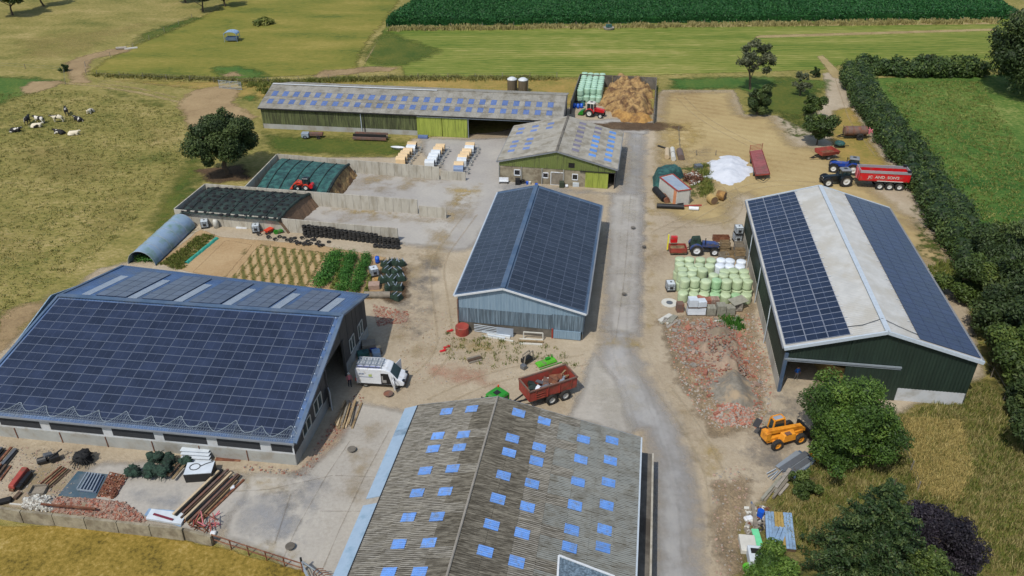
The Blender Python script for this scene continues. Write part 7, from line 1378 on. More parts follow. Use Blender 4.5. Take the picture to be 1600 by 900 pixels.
def cow(label, p, rz, lying, hide):
    t = thing('cow', label, 'cow', p, rz, 'cows resting in the pasture'); 
    if not lying:
        J = [(0, 0, 1.12), (.45, 0, 1.08), (.85, 0, 1.12), (1.15, 0, 1.3), (1.4, 0, 1.42), (1.68, 0, 1.25), (-.55, 0, 1.15), (-.82, 0, 1.2), (.75, .2, .8), (.78, .2, .42), (.76, .2, .06), (.75, -.2, .8), (.7, -.2, .42), (.7, -.2, .06), (-.7, .22, .85), (-.62, .22, .6), (-.8, .22, .5), (-.75, .22, .06), (-.7, -.22, .85), (-.6, -.22, .6), (-.76, -.22, .5), (-.7, -.22, .06)]
        Ed = [(0, 1), (1, 2), (2, 3), (3, 4), (4, 5), (0, 6), (6, 7), (2, 8), (8, 9), (9, 10), (2, 11), (11, 12), (12, 13), (6, 14), (14, 15), (15, 16), (16, 17), (6, 18), (18, 19), (19, 20), (20, 21)]
        rd = [.4, .38, .32, .2, .15, .1, .36, .24, .13, .075, .06, .13, .075, .06, .17, .1, .07, .06, .17, .1, .07, .06]
    else:
        J = [(0, 0, .45), (.5, 0, .48), (.85, 0, .52), (1.1, .05, .75), (1.3, .1, .85), (1.55, .12, .68), (-.55, 0, .42), (-.85, 0, .4), (.8, .4, .18), (1.1, .45, .1), (.75, -.35, .15), (1.05, -.2, .1), (-.5, .45, .2), (-.1, .55, .1), (-.6, -.42, .16), (-.2, -.45, .1)]
        Ed = [(0, 1), (1, 2), (2, 3), (3, 4), (4, 5), (0, 6), (6, 7), (2, 8), (8, 9), (2, 10), (10, 11), (6, 12), (12, 13), (6, 14), (14, 15)]; rd = [.42, .4, .34, .19, .15, .1, .42, .28, .12, .07, .12, .07, .17, .07, .17, .07]
    skinned('body', J, Ed, rd, [hide], (0, 0, 0), 0, 1, t); hd = Vector(J[4])
    for s in (-1, 1): mb = MB(); mb.hexa([hd + Vector(v) for v in ((-.05, s * .1, .02), (.03, s * .1, .02), (.02, s * .3, .0), (-.03, s * .3, .0), (-.05, s * .1, .1), (.03, s * .1, .1), (.02, s * .3, .06), (-.03, s * .3, .06))]); part('ear', mb, hide, t)
    mb = MB(); tb = Vector(J[7]); mb.path([tb + Vector((-.2, 0, .1)), tb + Vector((-.3, 0, -.3)), tb + Vector((-.28, .05, -.35 if lying else -.75))], .03, 5); part('tail', mb, hide, t)
cow('mostly black cow standing at the left end of the group', P(44, 194), R(100), False, 'hide_dark')
cow('black and white cow standing in the middle of the group', P(64, 193), R(165), False, 'hide_pied')
cow('pale cow standing at the right of the group', P(93, 191), R(185), False, 'hide_pale')
cow('dark cow with its head raised behind the pale standing cow', P(105, 180), R(120), False, 'hide_dark')
cow('white spotted cow lying in front of the standing ones', P(56, 199), R(10), True, 'hide_pale')
cow('black and white cow lying apart at the far left', P(23, 206), R(0), True, 'hide_pied')
cow('black cow lying right of the standing group', P(124, 189), R(150), True, 'hide_dark')
cow('white faced cow lying farthest right and highest', P(142, 176), R(-90), True, 'hide_pale')
cow('black cow lying lowest, touching the cream one', P(95, 209), R(170), True, 'hide_dark')
cow('cream white cow lying right of the lowest black one', P(114, 211), R(5), True, 'hide_pale')
# ------------------------------------------------------------ containers, tanks, crates
def bl8(c, d, rz=0): mb = MB(); mb.box((0, 0, d[2] / 2), d); return mb
h = 2.5; q = [P(1058.7, 298.7, h), P(1080, 296, h), P(1051, 272, h), P(1031, 277, h)]; g0 = [Vector((v.x, v.y, 0)) for v in q]
t = thing('storage_container', 'white box container with orange edge trim by the road', 'container', (g0[0] + g0[2]) / 2); mb = MB(); mb.hexa(g0 + [Vector((v.x, v.y, h)) for v in g0]); part('box', mb, 'off_white', t, world=True)
for i in range(4): mb = MB(); mb.beam(q[i] + Vector((0, 0, .02)), q[(i + 1) % 4] + Vector((0, 0, .02)), .2, .12); part('edge_trim', mb, 'red_old', t, world=True)
mb = MB(); i_ = [v.lerp((q[0] + q[2]) / 2, .12) + Vector((0, 0, .05)) for v in q]; mb.hexa([v - Vector((0, 0, .1)) for v in i_] + i_); part('roof_panel', mb, 'skylight_grey', t, world=True)
flat('orange_stripe', S(206, 138, 98), .6); mb = MB(); a_ = g0[0].lerp(g0[3], .03); c_ = g0[0].lerp(g0[3], .17); nn = Vector((-.05, -.02, 0)); mb.hexa([a_ + nn, c_ + nn, c_, a_, a_ + nn + Vector((0, 0, 2.3)), c_ + nn + Vector((0, 0, 2.3)), c_ + Vector((0, 0, 2.3)), a_ + Vector((0, 0, 2.3))]); part('orange_stripe', mb, 'orange_stripe', t, world=True)
mb = MB(); a_ = g0[0].lerp(g0[1], .1); c_ = g0[0].lerp(g0[1], .55); mb.beam(a_ + Vector((0, -.04, .35)), c_ + Vector((0, -.04, .35)), .05, .2); mb.beam(g0[0].lerp(g0[1], .95) + Vector((0, -.03, .2)), g0[0].lerp(g0[1], .95) + Vector((0, -.03, 2.3)), .05, .05); part('door_gear', mb, 'dark_metal', t, world=True)
heap('tarp_heap', 'teal tarpaulin bulging behind the white container', 'tarpaulin', [(1020, 291), (1019, 276), (1034, 269), (1056, 268), (1070, 278), (1050, 285), (1030, 300)], 1.7, 'tarp_teal', .8, .25, .2, .8, rag=.1)
def roll(label, a, c, r_, mat, name, cat, lift=None, parts_=0):
    A, B = P(*a), P(*c); mb = MB(); z = Vector((0, 0, r_)); mb.tube(A + z, B + z, r_, 14)
    t = thing(name, label, cat, (A + B) / 2); part('body', mb, mat, t, world=True)
    for k in range(parts_): p = A.lerp(B, (k + .5) / parts_) + z; d = (B - A).normalized() * .06; mb = MB(); mb.tube(p - d, p + d, r_ * 1.04, 14); part('band', mb, 'dark_metal', t, world=True)
    return t
roll('thick black roll of plastic lying beside the white container', (1023, 300), (1038, 316), .5, 'black_rubber', 'plastic_roll', 'roll', parts_=4)
roll('brown tangled roll in front of the white container', (1036, 310), (1042, 318), .45, 'rust', 'net_roll', 'roll', parts_=2)
roll('long black roll lying in front of the white container', (1026, 325), (1068, 327), .38, 'black_plastic', 'plastic_roll', 'roll', parts_=2)
roll('short white roll at the right end of the black roll', (1076, 328), (1091, 329), .3, 'white_paint', 'film_roll', 'roll')
roll('thin red beam lying behind the white roll', (1068, 323), (1096, 322), .14, 'red_old', 'beam', 'beam')
roll('grey pole lying above the old tanks by the road', (1028, 229), (1050, 236), .16, 'dark_metal', 'pole', 'pole')
roll('cream tank on end, leftmost of the three by the road', (1042, 249), (1042, 237), .42, 'tank_cream', 'old_tank', 'tank'); roll('white tank between the cream and the brown one', (1052, 252), (1050, 236), .42, 'off_white', 'old_tank', 'tank', parts_=1); roll('brown tank, rightmost of the three by the road', (1064, 251), (1061, 240), .55, 'tank_brown', 'old_tank', 'tank')
single('crate', MB().box((0, 0, .45), (1.2, 1, .9)), 'grey_metal', 'grey open crate in the weeds beside the lime heap', 'crate', loc=P(1090.5, 265), rz=.3, bevel=.05)
bits('scrap_pile', 'pile of rusty brown scrap and brushwood behind the container', 'scrap', [(1070, 275), (1092, 268), (1095, 285), (1080, 290)], 260, (.2, .7), ['rust', 'rust_brown', 'off_white', 'wood_dark'])
link('x', leaves([(0, 0, .5), (1, .3, .4), (-1, .2, .4)], [.9, .8, .7], 900, .16, 'leaf_rust', shell=.2, name='brushwood')).name = 'brushwood'; o = bpy.data.objects['brushwood']; o.location = P(1083, 284); tag(o, 'dead reddish brown brushwood behind the container', 'brushwood')
def ibc(label, p, rz=0, stack=0, group=None):
    t = thing('liquid_tank', label, 'tank', p, rz, group); mb = MB(); mb.box((0, 0, .68), (.96, 1.1, .98)); part('plastic_tank', mb, 'ibc_white', t, bevel=.08); mb = MB()
    for z in (.35, .62, .88, 1.12):
        for a_, c_ in (((-.52, -.6), (.52, -.6)), ((.52, -.6), (.52, .6)), ((.52, .6), (-.52, .6)), ((-.52, .6), (-.52, -.6))): mb.beam((*a_, z), (*c_, z), .03, .03)
    for x in (-.52, -.17, .17, .52):
        for y in (-.6, .6): mb.beam((x, y, .15), (x, y, 1.15), .03, .03)
    part('cage', mb, 'grey_metal', t); mb = MB(); mb.box((0, 0, .08), (1.05, 1.2, .14)); part('pallet', mb, 'dark_metal', t); mb = MB(); mb.tube((0, 0, 1.16), (0, 0, 1.22), .12, 10); part('cap', mb, 'black_plastic', t); mb = MB(); mb.box((0, -.62, .62), (.4, .02, .3)); part('label_plate', mb, 'dark_metal', t); return t
ibc('caged white liquid tank left of the green bale stack', P(1047, 453), .05)
ibc('caged white liquid tank on the ground behind the wooden crates', P(1151, 377), .05); t = ibc('caged white liquid tank standing on top of another behind the crates', P(1151.5, 377) + Vector((0, 0, 1.2)), .02)
ibc('grey caged tank nearest the polytunnel along the low wall', P(321, 355), .3); ibc('grey caged tank farther right along the low wall', P(401, 362), .2); ibc('grubby white liquid tank under the blue barrel by the garden', P(585, 430), .4)
single('white_drum', MB().lathe([(0, 0), (.36, 0), (.38, 1.0), (.3, 1.3), (0, 1.35)], 14), 'off_white', 'tall white drum between two grey tanks at the low wall', 'drum', loc=P(338.5, 356), smooth=True)
single('barrel', MB().lathe([(0, 0), (.29, 0), (.3, .3), (.31, .32), (.3, .34), (.3, .6), (.31, .62), (.3, .64), (.29, .95), (0, .95)], 16), 'barrel_blue', 'bright blue barrel standing at the corner of the garden', 'barrel', loc=P(590, 411), smooth=True)
for i, (u, v) in enumerate(((897, 169), (903, 169.5), (908.5, 169))): single('barrel', MB().lathe([(0, 0), (.29, 0), (.3, .3), (.31, .32), (.3, .34), (.29, .95), (0, .95)], 12), 'barrel_blue', 'blue barrel, %s of three beside the red tractor' % ['leftmost', 'middle', 'rightmost'][i], 'barrel', 'blue barrels in front of the bale pen', loc=P(u, v), smooth=True)
bits('dark_scrap', 'dark scrap pile behind the three blue barrels', 'scrap', [(896, 160), (912, 160), (912, 167), (896, 167)], 60, (.3, .9), ['tarp_dark', 'black_plastic', 'tarp_teal'])
def crate(label, p, rz, d=(1.2, 1.0, .8), mat='wood', group=None, slats=5, rim_=None, fill=None, cat='crate', name='wooden_crate'):
    t = thing(name, label, cat, p, rz, group); n = slats
    for i in range(n):
        z = (i + .5) / n * d[2]
        for y in (-1, 1): mb = MB(); mb.box((0, y * d[1] / 2, z), (d[0], .04, d[2] / n * .78)); part('slat', mb, mat, t)
        for x in (-1, 1): mb = MB(); mb.box((x * d[0] / 2, 0, z), (.04, d[1] - .06, d[2] / n * .78)); part('slat', mb, mat, t)
    mb = MB(); mb.box((0, 0, .05), (d[0], d[1], .06)); part('floor', mb, mat, t)
    if fill: mb = MB(); mb.box((0, 0, d[2] * .42), (d[0] * .92, d[1] * .9, d[2] * .78)); part('contents', mb, fill, t)
    return t
cr_ = [(1131, 394, 0, 'wood', 'topmost'), (1131, 394, 1, 'wood', 'upper'), (1143, 396, 0, 'wood', ''), (1130, 404, 0, 'wood_grey', ''), (1141, 405, 0, 'wood', ''), (1153, 396, 0, 'wood_grey', ''), (1153, 396, 1, 'wood_grey', ''), (1154, 406, 0, 'wood_grey', ''), (1154, 406, 1, 'wood', '')]
cl = ['wooden crate at the back left of the crate pile, on the ground', 'wooden crate on top at the back left of the pile', 'wooden crate in the back middle of the crate pile', 'grey wooden crate by the front wheel of the old blue tractor', 'wooden crate in the front middle of the crate pile', 'grey wooden crate at the back right against the barn', 'grey wooden crate on top at the back right of the pile', 'grey wooden crate at the front right against the barn', 'wooden crate on top at the front right of the pile']
for (u, v, k, m, _), l in zip(cr_, cl): crate(l, P(u, v) + Vector((0, 0, k * .85)), random.uniform(-.1, .1), mat=m, group='wooden crates between tractor and barn', slats=4)
single('metal_trough', MB().box((0, 0, .06), (2.2, .9, .1)).box((0, -.42, .4), (2.2, .06, .7)).box((0, .42, .4), (2.2, .06, .7)).box((-1.08, 0, .4), (.06, .8, .7)).box((1.08, 0, .4), (.06, .8, .7)), 'rust', 'rusty open trough behind the wooden crates', 'trough', loc=P(1126, 376), rz=0)
t = thing('transport_box', 'red box with a yellow post behind the old blue tractor', 'implement', P(1058, 396), 0); railbox(t, 2.2, 1.5, .45, 1.15, 'red_worn', 'wood', x0=-1.1)
mb = MB(); mb.beam((-1.3, .5, .3), (-1.3, .5, 2.6), .16, .16); part('yellow_post', mb, 'lamp_yellow', t); mb = MB(); mb.box((-.5, .7, 1.8), (.9, .5, .9)); part('red_case', mb, 'red_paint', t, bevel=.04)
for k in range(5): mb = MB(); mb.box((0, -.5 + k * .25, .75 + k * .03), (1.9, .16, .06), .06); part('plank', mb, 'wood', t)
# pallets of blocks and bags before the bales
def blockstack(label, p, mat, nx=3, ny=3, nz=5, d=(1.05, 1.0, 1.0), rz=0, cat='pallet of blocks', name='block_stack', group=None):
    t = thing(name, label, cat, p, rz, group); mb = MB(); mb.box((0, 0, .06), (d[0] + .1, d[1] + .1, .1)); part('pallet', mb, 'wood_dark', t); me = None
    for k in range(nz):
        for i in range(nx):
            if me is None: b0 = MB(); b0.box((0, 0, 0), (d[0] / nx - .02, d[1] - .01, d[2] / nz - .02)); me = b0.mesh('block', mat)
            o = link('block', me, t); o.location = (-d[0] / 2 + d[0] * (i + .5) / nx, random.uniform(-.01, .01), .12 + d[2] * (k + .5) / nz)
    return t
blockstack('white wrapped pallet at the left, on the ground in front of the bales', P(1080, 490), 'bale_white', 1, 1, 2, (1.1, 1, .95)); blockstack('white wrapped pallet on top of the left white one', P(1080, 490) + Vector((0, 0, 1.08)), 'board_white', 1, 1, 2, (1.05, 1, .95)); blockstack('white wrapped pallet right of the left pair, on the ground', P(1093.5, 490), 'bale_white', 1, 1, 2, (1.1, 1, .95)); blockstack('torn white wrapped pallet on top of the right white one', P(1093.5, 490) + Vector((0, 0, 1.08)), 'board_white', 1, 1, 2, (1.05, .95, .7), .1)
blockstack('low stack of grey blocks next to the white pallets', P(1109.5, 491), 'block_grey'); blockstack('taller stack of grey blocks in the middle of the row', P(1125, 491), 'block_grey', 3, 3, 6, (1.05, 1, 1.3)); blockstack('grey block stack at the right of the row', P(1139.5, 490.5), 'block_grey'); blockstack('grey slabs topped with a tilted board behind the right stack', P(1151, 484), 'stone_grey', 2, 2, 4)
blockstack('orange red brick stack behind the torn white pallet', P(1094, 476), 'brick_red', 4, 3, 6, (1.0, .9, 1.0)); blockstack('orange brick stack behind the low grey blocks', P(1104, 480), 'brick_red', 4, 3, 6, (1.0, .9, 1.1), .1); blockstack('pinkish brick stack behind the tall grey blocks', P(1115, 480), 'brick_pale', 4, 3, 6, (1.0, .9, 1.2))
single('rusty_bin', MB().box((0, 0, .6), (.8, .8, 1.2)), 'rust_brown', 'rusty brown bin at the left end of the pallet row', 'bin', loc=P(1061.5, 486), rz=.1, bevel=.04)
mb = MB(); mb.box((0, 0, 0), (2.2, 1.3, .05), .5, 0, 0, .15); single('tilted_board', mb, 'block_grey', 'tilted grey board lying on the slabs behind the right stack', 'board', loc=P(1151, 484) + Vector((0, 0, 1.35)))
def boards(label, name, cat, a, c, n, w_, th, mats, spread, mat_n='plank', lift=.0, len_j=.12, cross=0, stackn=3):
    """bundle of long pieces lying from a to c"""
    A, B = P(*a), P(*c); t = thing(name, label, cat, (A + B) / 2); d = (B - A).normalized(); nn = Vector((-d.y, d.x, 0)); L_ = (B - A).length
    for i in range(n):
        o_ = (i / (n - 1) - .5) * spread if n > 1 else 0; z = th / 2 + (i % stackn) * th * .9 + lift; f = random.uniform(0, len_j); g_ = random.uniform(1 - len_j, 1); k = random.uniform(-cross, cross) * L_
        mb = MB(); mb.beam(A.lerp(B, f) + nn * o_ + Vector((0, 0, z)), A.lerp(B, g_) + nn * (o_ + k) + Vector((0, 0, z)), w_ * random.uniform(.7, 1.2), th); part(mat_n, mb, mats[i % len(mats)], t, world=True)
    return t
boards('long bundle of brown beams and pipes across the lower left yard', 'beam_bundle', 'beams', (288, 818), (366, 742), 16, .2, .16, ['rust', 'wood', 'wood_dark', 'rust_brown', 'grey_metal', 'wood', 'black_plastic', 'tank_cream'], 2.3, 'beam', 0, .1, .02, 4)
boards('loose pile of pale timber beams on the brick strewn verge', 'timber_pile', 'timber', (536, 672), (551, 628), 9, .18, .16, ['wood', 'wood_grey', 'wood', 'tank_cream'], 1.7, 'beam', 0, .15, .06)
boards('brown planks lying above the pallet in the lower left yard', 'plank_bundle', 'planks', (71, 762), (105, 732), 6, .16, .12, ['wood_dark', 'wood', 'rust'], 1.0, 'plank', 0, .1, .03)
boards('pipes and grey sheets at the far left edge below the barn', 'pipe_bundle', 'pipes', (-22, 745), (14, 702), 7, .3, .14, ['dark_metal', 'grey_metal', 'rust', 'black_plastic'], 2.0, 'pipe', 0, .1, .03)
boards('rusty beams at the left edge under the grey pipes', 'beam_pile', 'beams', (-10, 752), (8, 728), 4, .2, .16, ['rust', 'wood_dark'], 1.2, 'beam')
boards('pale concrete beams lying along the verge by the metal sheets', 'beam_row', 'beams', (1196, 788), (1236, 738), 6, .3, .22, ['stone_grey', 'wood_grey', 'block_grey'], .8, 'beam', 0, .5, .02, 2)
boards('blue grey steel sheets stacked beside the yellow telehandler', 'sheet_stack', 'metal sheets', (1222, 742), (1264, 712), 8, .55, .07, ['steel_blue', 'galv', 'grey_metal'], 1.5, 'metal_sheet', .05, .15, .03, 3)
boards('pale steel frames leaning at the lower end of the sheet stack', 'steel_frames', 'frames', (1204, 752), (1222, 738), 6, .08, .08, ['galv', 'trim_pale'], 1.3, 'rail', .1, .2, .1, 3)
boards('old fence boards lying behind the middle barn gable', 'board_pile', 'boards', (731, 566), (753, 560), 3, .25, .12, ['wood_grey', 'wood_dark'], .5, 'plank')
boards('white beams lying on the ground below the middle barn gable', 'beam_pile', 'beams', (749, 522), (806, 532), 4, .22, .14, ['off_white', 'board_white'], .7, 'beam', 0, .3, .01, 2)
boards('white beams in front of the door frame at the middle barn', 'beam_pile', 'beams', (809, 534), (850, 536), 3, .22, .14, ['off_white', 'wood'], .8, 'beam', 0, .1, .01, 2)
boards('grey slab pieces lying at the left rim of the rubble ground', 'slab_pile', 'slabs', (1032, 512), (1058, 490), 6, .5, .14, ['stone_grey', 'block_grey', 'off_white'], 1.3, 'slab', 0, .5, .08, 2)
boards('pale kerb stones lying left of the green weed patch', 'kerb_pile', 'kerb stones', (1119, 508), (1131, 507), 4, .25, .2, ['stone_grey', 'off_white'], 1.3, 'kerb_stone', 0, .2, .02, 1)
boards('grey concrete post leaning above the green weed patch', 'concrete_post', 'post', (1146, 504), (1152, 495), 1, .35, .3, ['stone_grey'], 0, 'beam')
boards('long grey trough lying beside the long barn wall', 'feed_trough', 'trough', (553, 217), (606, 219), 4, .35, .4, ['rust_brown', 'dark_metal', 'wood_grey'], 1.6, 'rail', .3, .03, 0, 2)
t = thing('old_cart', 'dark old cart with a blue grey box by the long barn wall', 'cart', P(478, 216), 0); mb = MB(); mb.box((0, 0, .7), (1.3, 1.1, .8)); part('box', mb, 'skylight_grey', t, bevel=.05); mb = MB(); mb.box((1.8, .4, .7), (2.6, .9, .5)); part('bed', mb, 'rust_brown', t, bevel=.03)
for x in (0, 2.4):
    for y in (-.5, .8): wheel(t, x, y, .35, .18, 'dark_metal')
single('pale_blue_trough', MB().box((0, 0, .3), (1.8, .7, .5)), 'skylight_blue_far', 'pale blue trough in front of the lime green doors', 'trough', loc=P(661, 216), rz=-.1, bevel=.05)
single('bathtub', MB().lathe([(0, .1), (.5, .05), (.72, .5), (.8, .52), (.66, .48), (0, .2)], 16, Matrix.Scale(1.7, 4, (1, 0, 0)) @ Matrix.Scale(.62, 4, (0, 1, 0))), 'white_paint', 'white bathtub trough on the grass left of the calf hutches', 'bathtub', loc=P(622, 234), rz=-.2, smooth=True)
# along the green gabled barn
t = thing('bench', 'white bench at the left corner of the green gabled barn', 'bench', P(787, 287), -.05); mb = MB(); mb.box((0, 0, .45), (1.5, .45, .06)); part('seat', mb, 'white_paint', t); mb = MB(); mb.box((0, .25, .75), (1.5, .05, .5)); part('backrest', mb, 'white_paint', t)
for x in (-.65, .65): mb = MB(); mb.box((x, 0, .22), (.06, .4, .44)); part('leg', mb, 'dark_metal', t)
for u, v, m, l, d in ((809, 288, 'black_plastic', 'black bin under the left window of the green gabled barn', (.8, .8, 1.0)), (877.5, 292.5, 'dark_green_metal', 'dark green bin at the door of the green gabled barn', (.75, .75, 1.0)), (899.5, 291, 'ibc_white', 'pale crate below the right window of the green gabled barn', (1.0, .6, .7))): single('bin', bl8(0, d), m, l, 'bin', loc=P(u, v), bevel=.05)
single('tyre_on_ground', MB().lathe([(.2, -.1), (.36, -.12), (.4, 0), (.36, .12), (.2, .1)], 14, Matrix.Translation((0, 0, .4)) @ Matrix.Rotation(R(80), 4, 'X'), closed=True), 'tyre', 'single tyre leaning beside the black bin', 'tyre', loc=P(817, 287))
single('white_drum', MB().tube((0, 0, .25), (.4, .1, .25), .25, 12), 'white_paint', 'small white drum lying by the door of the green gabled barn', 'drum', loc=P(883, 293))
for u, v, m, l in ((824, 288, 'barrel_blue', 'blue bucket right of the leaning tyre'), (838, 291, 'barrel_blue', 'blue canister half hidden by the ridge of the middle barn'), (827.5, 288, 'off_white', 'pale bucket beside the blue bucket')): single('bucket', MB().lathe([(0, 0), (.2, 0), (.26, .45), (.2, .42), (0, .1)], 10), m, l, 'bucket', loc=P(u, v))
# around the middle barn
single('metal_drum', MB().lathe([(0, 0), (.78, 0), (.8, .5), (.8, 1.0), (.74, 1.05), (0, .98)], 20), 'red_worn', 'faded red round tank at the left corner of the middle barn', 'tank', loc=P(722.5, 521), smooth=False)
t = thing('metal_hurdle', 'grey metal hurdle leaning on the gable of the middle barn', 'hurdle', P(764, 523)); A, B = P(741, 519), P(776, 524)
for k in range(5): mb = MB(); mb.tube(A + Vector((0, 0, .2 + k * .22)), B + Vector((0, 0, .2 + k * .22)), .04, 5); part('rail', mb, 'trim_pale', t, world=True)
mb = MB(); mb.beam(P(776, 524) + Vector((0, 0, .6)), P(802, 527) + Vector((0, 0, .6)), .05, 1.1); part('sheet', mb, 'skylight_grey', t, world=True)
t = thing('door_frame_scrap', 'empty white frame leaning by the low concrete wall of the middle barn', 'frame', P(832, 531)); A, B = P(818, 530), P(848, 532)
for a_, c_ in ((A, B), (A + Vector((0, 0, .9)), B + Vector((0, 0, .9)))): mb = MB(); mb.beam(a_ + Vector((0, 0, .1)), c_ + Vector((0, 0, .1)), .1, .12); part('rail', mb, 'off_white', t, world=True)
for a_ in (A, B): mb = MB(); mb.beam(a_, a_ + Vector((0, 0, 1.0)), .1, .12); part('upright', mb, 'off_white', t, world=True)
for u, v, l in ((692, 549, 'lowest red rag left of the middle barn'), (698, 543, 'red rag in the dirt between two others'), (703, 518, 'red rag nearest the corner of the middle barn')): mb = MB(); mb.box((0, 0, .08), (.7, .25, .14), .5); mb.box((.2, .1, .12), (.3, .3, .14), 1); single('rag', mb, 'red_paint', l, 'rag', loc=P(u, v))
# junk in front of the solar barn doorway
t = thing('junk_tub', 'grey stone tub among junk at the barn doorway', 'tub', P(577, 545), .2); mb = MB(); mb.box((0, 0, .45), (1.5, 1.2, .9)); part('body', mb, 'wood_grey', t, bevel=.05)
for u, v, m, l, d in ((568, 557, 'tarp_teal', 'dark teal crate beside the roof of the van', (1.3, .8, .7)), (588, 556, 'sheet_blue', 'crumpled pale blue bag behind the van', (.9, .9, .7)), (584, 549, 'blue_paint', 'dark blue box behind the pale blue bag', (.8, .6, .5)), (591, 547, 'cream', 'cream coloured sack on the junk behind the van', (.6, .5, .5)), (560, 540, 'galv', 'pale metal sheet leaning at the dark doorway', (.3, 2.2, 1.0)), (594, 552, 'wood_grey', 'grey box at the right of the junk behind the van', (.5, .5, .6))): single('junk', bl8(0, d), m, l, 'junk', 'junk behind the van', loc=P(u, v), rz=.3, bevel=.08)
# garden corner: green cages and logs
ln = ['back left', 'back middle', 'back right', 'second row left', 'second row right', 'third row left', 'third row middle', 'third row right', 'fourth row middle', 'fourth row right', 'frontmost']
for i, (u, v) in enumerate(((604, 416), (615, 413), (625, 415), (606, 426), (620, 428), (600, 440), (613, 440), (625, 438), (610, 452), (622, 452), (620, 467))):
    t = thing('netting_bundle', 'dark green folded netting, %s of the heap beside the garden' % ln[i], 'netting', P(u, v), random.uniform(-.6, .6), 'netting bundles beside the garden'); mb = MB(); mb.hexa([(-.75, -.55, 0), (.75, -.55, 0), (.75, .55, 0), (-.75, .55, 0), (-.6, -.45, .7), (.6, -.4, .8), (.55, .45, .7), (-.6, .45, .65)]); part('bundle', mb, 'net_green', t, bevel=.12)
    for k in range(4): mb = MB(); mb.box((-.5 + k * .33, 0, .8), (.1, .9, .04), .1); part('strap', mb, 'galv' if k % 2 else 'dark_green_metal', t)
single('tree_log', MB().tube((-1.6, 0, .42), (1.6, 0, .42), .42, 14), 'wood_grey', 'thick pale log lying at the end of the garden', 'log', loc=P(590, 465), rz=0)
single('wood_box', MB().box((0, 0, .35), (1.4, 1.1, .7)), 'brick_pale', 'box of pinkish rubble above the thick log', 'box', loc=P(585, 450), rz=.1, bevel=.05)
heap('straw_bedding', 'small patch of yellow straw in front of the grubby tank', 'straw', [(580, 433), (604, 430), (603, 440), (582, 442)], .4, 'straw', .6, .1, .2, 1)
single('wheelbarrow', MB().hexa([(-.5, -.3, .3), (.4, -.3, .3), (.4, .3, .3), (-.5, .3, .3), (-.6, -.4, .65), (.6, -.4, .65), (.6, .4, .65), (-.6, .4, .65)]).tube((.6, -.05, .2), (.6, .05, .2), .2, 10).beam((-.6, -.3, .5), (-1.3, -.3, .55), .04, .04).beam((-.6, .3, .5), (-1.3, .3, .55), .04, .04), 'orange_red', 'small red barrow among loose tyres by the low wall', 'wheelbarrow', loc=P(421, 364), rz=1)
single('garden_machine', MB().tube((0, -.1, .35), (0, .1, .35), .35, 12).box((.5, 0, .4), (.8, .4, .3)), 'green_paint', 'small green wheeled tool beside the red barrow', 'tool', loc=P(432, 366), rz=.5)
single('white_plank', MB().box((0, 0, .12), (1.6, .3, .2)), 'white_paint', 'white plank at the foot of the low wall', 'plank', loc=P(378, 357), rz=-.1)
# lower left yard
def bundle(label, p, r_, mat, n=10, rz=0, hgt=1.0, cat='netting bundle', name='netting_roll', group=None):
    t = thing(name, label, cat, p, rz, group); random.seed(int(p.x * 10)); mb = MB()
    for i in range(n): a_ = random.uniform(0, 6.28); q = Vector((math.cos(a_) * r_ * random.uniform(0, .6), math.sin(a_) * r_ * random.uniform(0, .6), random.uniform(.25, hgt - .15))); blob(mb, q, (r_ * .45, r_ * .4, .3), 9, 6, .3)
    part('folds', mb, mat, t)
    mb = MB()
    for i in range(46): a_ = random.uniform(0, 6.28); e = random.uniform(.5, 1.05); mb.beam((math.cos(a_) * r_ * .3, math.sin(a_) * r_ * .3, hgt * .7), (math.cos(a_) * r_ * e, math.sin(a_) * r_ * e, random.uniform(.2, hgt * .7)), .05, .04)
    part('loose_strands', mb, mat, t, stuff=True); return t
bundle('heap of black tyres and rubber at the front wall of the solar barn', P(131, 725), 1.1, 'black_rubber', 16, cat='rubber heap', name='rubber_heap', hgt=1.3)
bundle('green netting bundle standing alone at the left of its group', P(209, 744), .9, 'net_green', 12, hgt=1.2); bundle('green netting bundle farthest back against the solar barn', P(246, 722), .9, 'net_green', 12, hgt=1.3); bundle('green netting bundle in front of the farthest back one', P(237, 744), .95, 'net_green', 12, hgt=1.2); bundle('green netting bundle with brown planks leaning on it', P(258, 745), .95, 'net_green', 12, hgt=1.3); bundle('small netting bundle behind the grey box', P(290, 727), .8, 'net_green', 9, hgt=.9); bundle('green netting bundle between the back one and the planks', P(265, 728), .9, 'net_green', 12, hgt=1.2)
boards('two brown planks leaning forward beside the grey box', 'plank_pair', 'planks', (264, 753), (287, 727), 3, .22, .1, ['wood', 'wood_dark'], .9, 'plank', .4, .1, .05, 2)
t = thing('water_tank', 'dark grey square tank with a pale lid and a coiled hose on it', 'tank', P(315, 744), .1); mb = MB(); mb.hexa([(-1.2, -.75, 0), (1.2, -.75, 0), (1.2, .75, 0), (-1.2, .75, 0), (-1.25, -.8, 1.0), (1.25, -.8, 1.0), (1.25, .8, 1.0), (-1.25, .8, 1.0)]); part('tank', mb, 'dark_metal', t, bevel=.05); mb = MB(); mb.box((0, 0, 1.03), (2.4, 1.5, .06)); part('lid', mb, 'board_white', t)
mb = MB(); mb.path([(-.4 + .45 * math.cos(a_ * .35), .1 + .4 * math.sin(a_ * .35), 1.1) for a_ in range(19)] + [(.5, .4, 1.1), (1.1, .65, 1.1)], .035, 5); part('hose', mb, 'black_plastic', t)
t = thing('corrugated_sheets', 'white corrugated sheets leaning on the solar barn behind the grey tank', 'metal sheets', P(307, 722)); 
